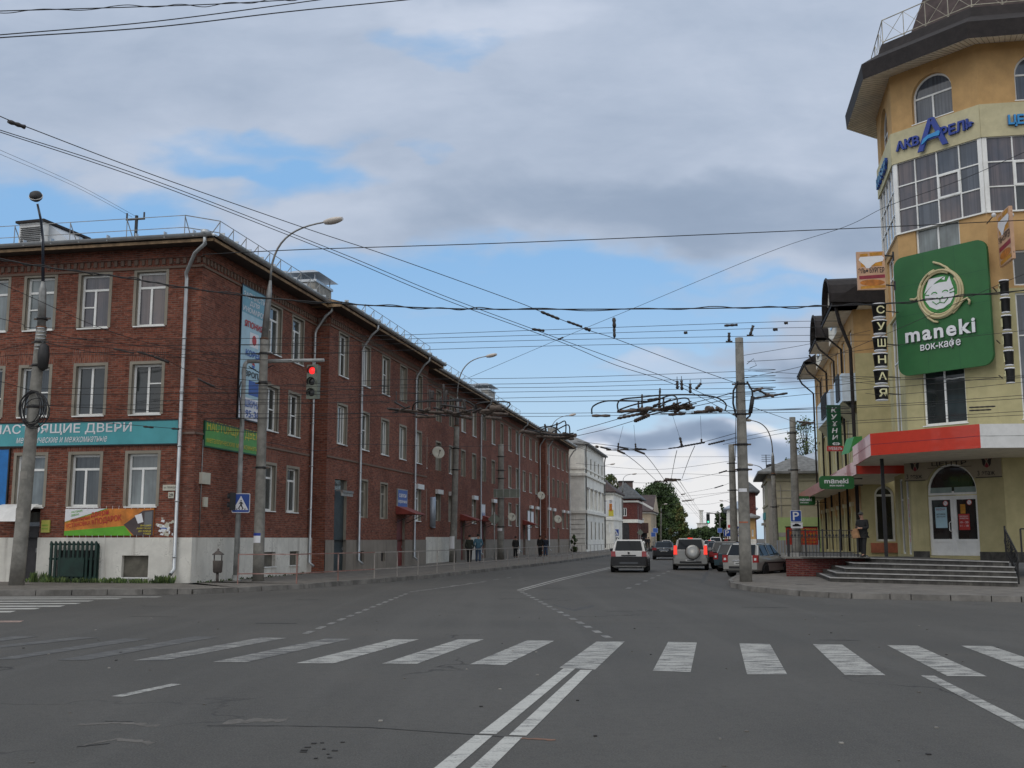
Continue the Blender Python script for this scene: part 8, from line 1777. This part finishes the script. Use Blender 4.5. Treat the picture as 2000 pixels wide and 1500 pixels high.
def person(label, pos, yaw, h=1.74, coat='cloth_black', legs='cloth_black', hair='cloth_hair', cap=None, stride=.10, arms='down', bulk=1.0, coatlen=.0, group=None, head_down=0.0, extra=None):
    """local frame: faces -y; body one skinned surface, clothes and hair its children"""
    o = thing('person', pos, label, 'person', group, rz=yaw); k = h / 1.74; S_ = lambda *p: V(p) * k
    hx = .09
    J = dict(pel=S_(0, 0, .93), spi=S_(0, .01, 1.15), che=S_(0, .0, 1.36), nek=S_(0, -.01, 1.49), hed=S_(0, -.03 - head_down * .5, 1.60), top=S_(0, -.035 - head_down, 1.70))
    L_ = {-1: stride, 1: -stride}; V_ = [J['pel'], J['spi'], J['che'], J['nek'], J['hed'], J['top']]; Rr_ = [(.135, .105), (.135, .10), (.155, .11), .055, (.078, .095), (.070, .080)]; E_ = [(0, 1), (1, 2), (2, 3), (3, 4), (4, 5)]
    cv = [S_(0, 0, .90 - coatlen), J['pel'], J['spi'], J['che'], S_(0, -.005, 1.46)]; cr = [(.17 * bulk, .13 * bulk), (.17 * bulk, .135 * bulk), (.165 * bulk, .13 * bulk), (.185 * bulk, .135 * bulk), (.085, .085)]; ce = [(0, 1), (1, 2), (2, 3), (3, 4)]
    lv = [S_(0, 0, .95)]; lr = [(.15, .12)]; le = []; hands = {}
    for sx in (-1, 1):
        hip, kn, an, toe = S_(hx * sx, 0, .88), S_(hx * 1.05 * sx, -.03 + L_[sx] * .4, .49), S_(hx * 1.1 * sx, .02 + L_[sx], .09), S_(hx * 1.2 * sx, -.15 + L_[sx], .035)
        i = len(V_); V_ += [hip, kn, an, toe]; Rr_ += [.085, .058, .042, .035]; E_ += [(0, i), (i, i + 1), (i + 1, i + 2), (i + 2, i + 3)]
        j = len(lv); lv += [hip, kn, an + S_(0, .01, -.03)]; lr += [.11, .09, .082]; le += [(0, j), (j, j + 1), (j + 1, j + 2)]
        sh = S_(.19 * sx, 0, 1.40)
        if arms == 'down' or (arms == 'mixed' and sx < 0): el, wr = S_(.235 * sx * bulk ** .5, .04, 1.12), S_(.22 * sx * bulk ** .5, -.05, .87)
        elif arms == 'pocket': el, wr = S_(.28 * sx, .06, 1.13), S_(.17 * sx, -.08, .95)
        else: el, wr = S_(.24 * sx, -.02, 1.13), S_(.05 * sx + .02, -.24, 1.12)
        hd = wr + (wr - el).normalized() * .09 * k; i = len(V_); V_ += [sh, el, wr, hd]; Rr_ += [.062, .045, .032, (.022, .036)]; E_ += [(2, i), (i, i + 1), (i + 1, i + 2), (i + 2, i + 3)]; hands[sx] = (wr, hd, el)
        # fingers and thumb
        d = (hd - wr).normalized(); sdv = d.cross(V((0, 0, 1))).normalized() if abs(d.z) < .9 else V((0, 1, 0)); palm = sdv.cross(d)
        for q in range(4):
            b0 = hd + sdv * ((q - 1.5) * .019 * k); ln = (.062, .075, .070, .052)[q] * k; i0 = len(V_); V_ += [b0 + d * ln * .5, b0 + d * ln * .85 - palm * ln * .35]; Rr_ += [.0095, .008]; E_ += [(i + 3, i0), (i0, i0 + 1)]
        i0 = len(V_); V_ += [wr + d * .05 * k - sdv * .042 * k, wr + d * .085 * k - sdv * .055 * k]; Rr_ += [.011, .009]; E_ += [(i + 2, i0), (i0, i0 + 1)]
        c0 = len(cv); cv += [sh, el, wr - (wr - el).normalized() * .03]; cr += [.078 * bulk ** .5, .062 * bulk ** .5, .05]; ce += [(3, c0), (c0, c0 + 1), (c0 + 1, c0 + 2)]
    body = skin_mesh('body', V_, E_, Rr_, 'skin', o, 2)
    skin_mesh('trousers', lv, le, lr, legs, o, 2); skin_mesh('jacket', cv, ce, cr, coat, o, 2, 1)
    hc = (J['hed'] + J['top']) / 2
    q = MB(); q.ball(hc + S_(0, .012, .035), .100 * k, cap or hair, 14, .95, 1.08, .92)
    if cap: q.face([hc + S_(-.07, -.07, .05), hc + S_(.07, -.07, .05), hc + S_(.06, -.17, .035), hc + S_(-.06, -.17, .035)], cap); q.face([hc + S_(-.06, -.17, .030), hc + S_(.06, -.17, .030), hc + S_(.07, -.07, .045), hc + S_(-.07, -.07, .045)], cap)
    q.build('cap' if cap else 'hair', o, local=True)
    q = MB()
    for sx in (-1, 1): q.ball(hc + S_(.032 * sx, -.088, .012), .008 * k, 'cloth_black', 6); q.ball(hc + S_(.086 * sx, .01, -.005), .024 * k, 'skin', 8, .4, .7, 1.2)
    q.ball(hc + S_(0, -.105, -.015), .017 * k, 'skin', 8, .7, 1, 1.4); q.box(hc + S_(0, -.090, -.055), (.024 * k, 0, 0), (0, .006, 0), (0, 0, .005), 'maroon'); q.build('face', o, local=True)
    q = MB()
    for sx in (-1, 1):
        an = S_(hx * 1.1 * sx, .02 + L_[sx], 0); q.hexa([an + S_(-.048, -.22, 0), an + S_(.048, -.22, 0), an + S_(.045, .075, 0), an + S_(-.045, .075, 0), an + S_(-.035, -.19, .055), an + S_(.035, -.19, .055), an + S_(.042, .065, .11), an + S_(-.042, .065, .11)], 'cloth_black')
    q.build('shoes', o, local=True)
    return o, hands, k
def on_pave(px, Y, z=.146): p = At(px, 1060, Y); return V((p.x, p.y, z))
person('person in a dark jacket and black trousers walking left of the one in blue', on_pave(917, 70), R(172), 1.72, 'cloth_green', 'cloth_black', stride=.12, bulk=1.1)
person('person in a blue and navy jacket and jeans on the left pavement, seen from behind', on_pave(934, 70), R(182), 1.78, 'cloth_blue', 'cloth_jeans', stride=.16, bulk=1.1, arms='pocket')
o, hn, k = person('person in a long dark coat with a small white bag, alone on the left pavement', on_pave(1007, 87), R(0), 1.66, 'cloth_dark', 'cloth_black', stride=.08, coatlen=.25, bulk=1.1)
hd = hn[1][1]; p = V(o.location); t = V((hd.x + .02, hd.y, hd.z)); b = thing('carrier_bag', p + t - ZU * .42, 'small white carrier bag in the hand of the lone person on the left pavement', 'bag'); q = MB(); q.hexa([V((-.11, -.05, 0)), V((.11, -.05, 0)), V((.11, .05, 0)), V((-.11, .05, 0)), V((-.09, -.02, .28)), V((.09, -.02, .28)), V((.09, .02, .28)), V((-.09, .02, .28))], 'cloth_whitebag'); q.build('bag', b, local=True); q = MB(); q.tube([V((-.05, 0, .28)), V((-.02, 0, .41)), V((.02, 0, .41)), V((.05, 0, .28))], .008, 'cloth_whitebag', 5); q.build('handle', b, local=True)
person('bare-headed person in a black jacket, left one of the farthest pair on the left pavement', on_pave(1055, 93), R(-20), 1.76, 'cloth_black', 'cloth_black', stride=.06, bulk=1.05)
person('person in a navy jacket, right one of the farthest pair on the left pavement', on_pave(1065.5, 93), R(10), 1.68, 'cloth_navy', 'cloth_jeans', stride=.1, bulk=1.05)
pz = .93; gp = G(1687, 1087.5, pz)
o, hn, k = person('man in a grey cap and black jacket standing at the top of the steps', gp, R(-48), 1.76, 'cloth_black', 'cloth_black', cap='cloth_cap', stride=.17, arms='front', head_down=.06, bulk=1.25, coatlen=.08)
rot = Matrix.Rotation(R(-48), 4, 'Z'); lp = S0 = V((-.16, -.27, .86)); wp = gp + rot @ lp
b = thing('paper_bag', wp, 'brown paper carrier bag hanging from the hands of the man on the steps', 'bag', rz=R(-48)); q = MB(); q.hexa([V((-.10, -.07, -.14)), V((.17, -.07, -.10)), V((.17, .07, -.10)), V((-.10, .07, -.14)), V((-.20, -.06, .20)), V((.08, -.06, .27)), V((.08, .06, .27)), V((-.20, .06, .20))], 'cloth_bag'); q.build('bag', b, local=True)
q = MB(); q.tube([V((-.12, 0, .21)), V((.02, .02, .36)), V((.12, .02, .34)), V((.05, 0, .25))], .008, 'cloth_bag', 5); q.build('handle', b, local=True)
for k, (px, Y, c) in enumerate(((1419, 128, 'cloth_red'), (1423.5, 128, 'cloth_brown'))): person(('person in a red jacket', 'person in a brown jacket')[k] + ' on the far right pavement by the parked cars', on_pave(px, Y), R(0), 1.72, c, 'cloth_black', stride=.05)
for k, (px, c) in enumerate(((1262, 'cloth_black'), (1267, 'cloth_dark'))): person(('left', 'right')[k] + ' one of two tiny dark figures under the timber porch far down the left pavement', on_pave(px, 168), R(0), 1.72, c, 'cloth_black', stride=.05)
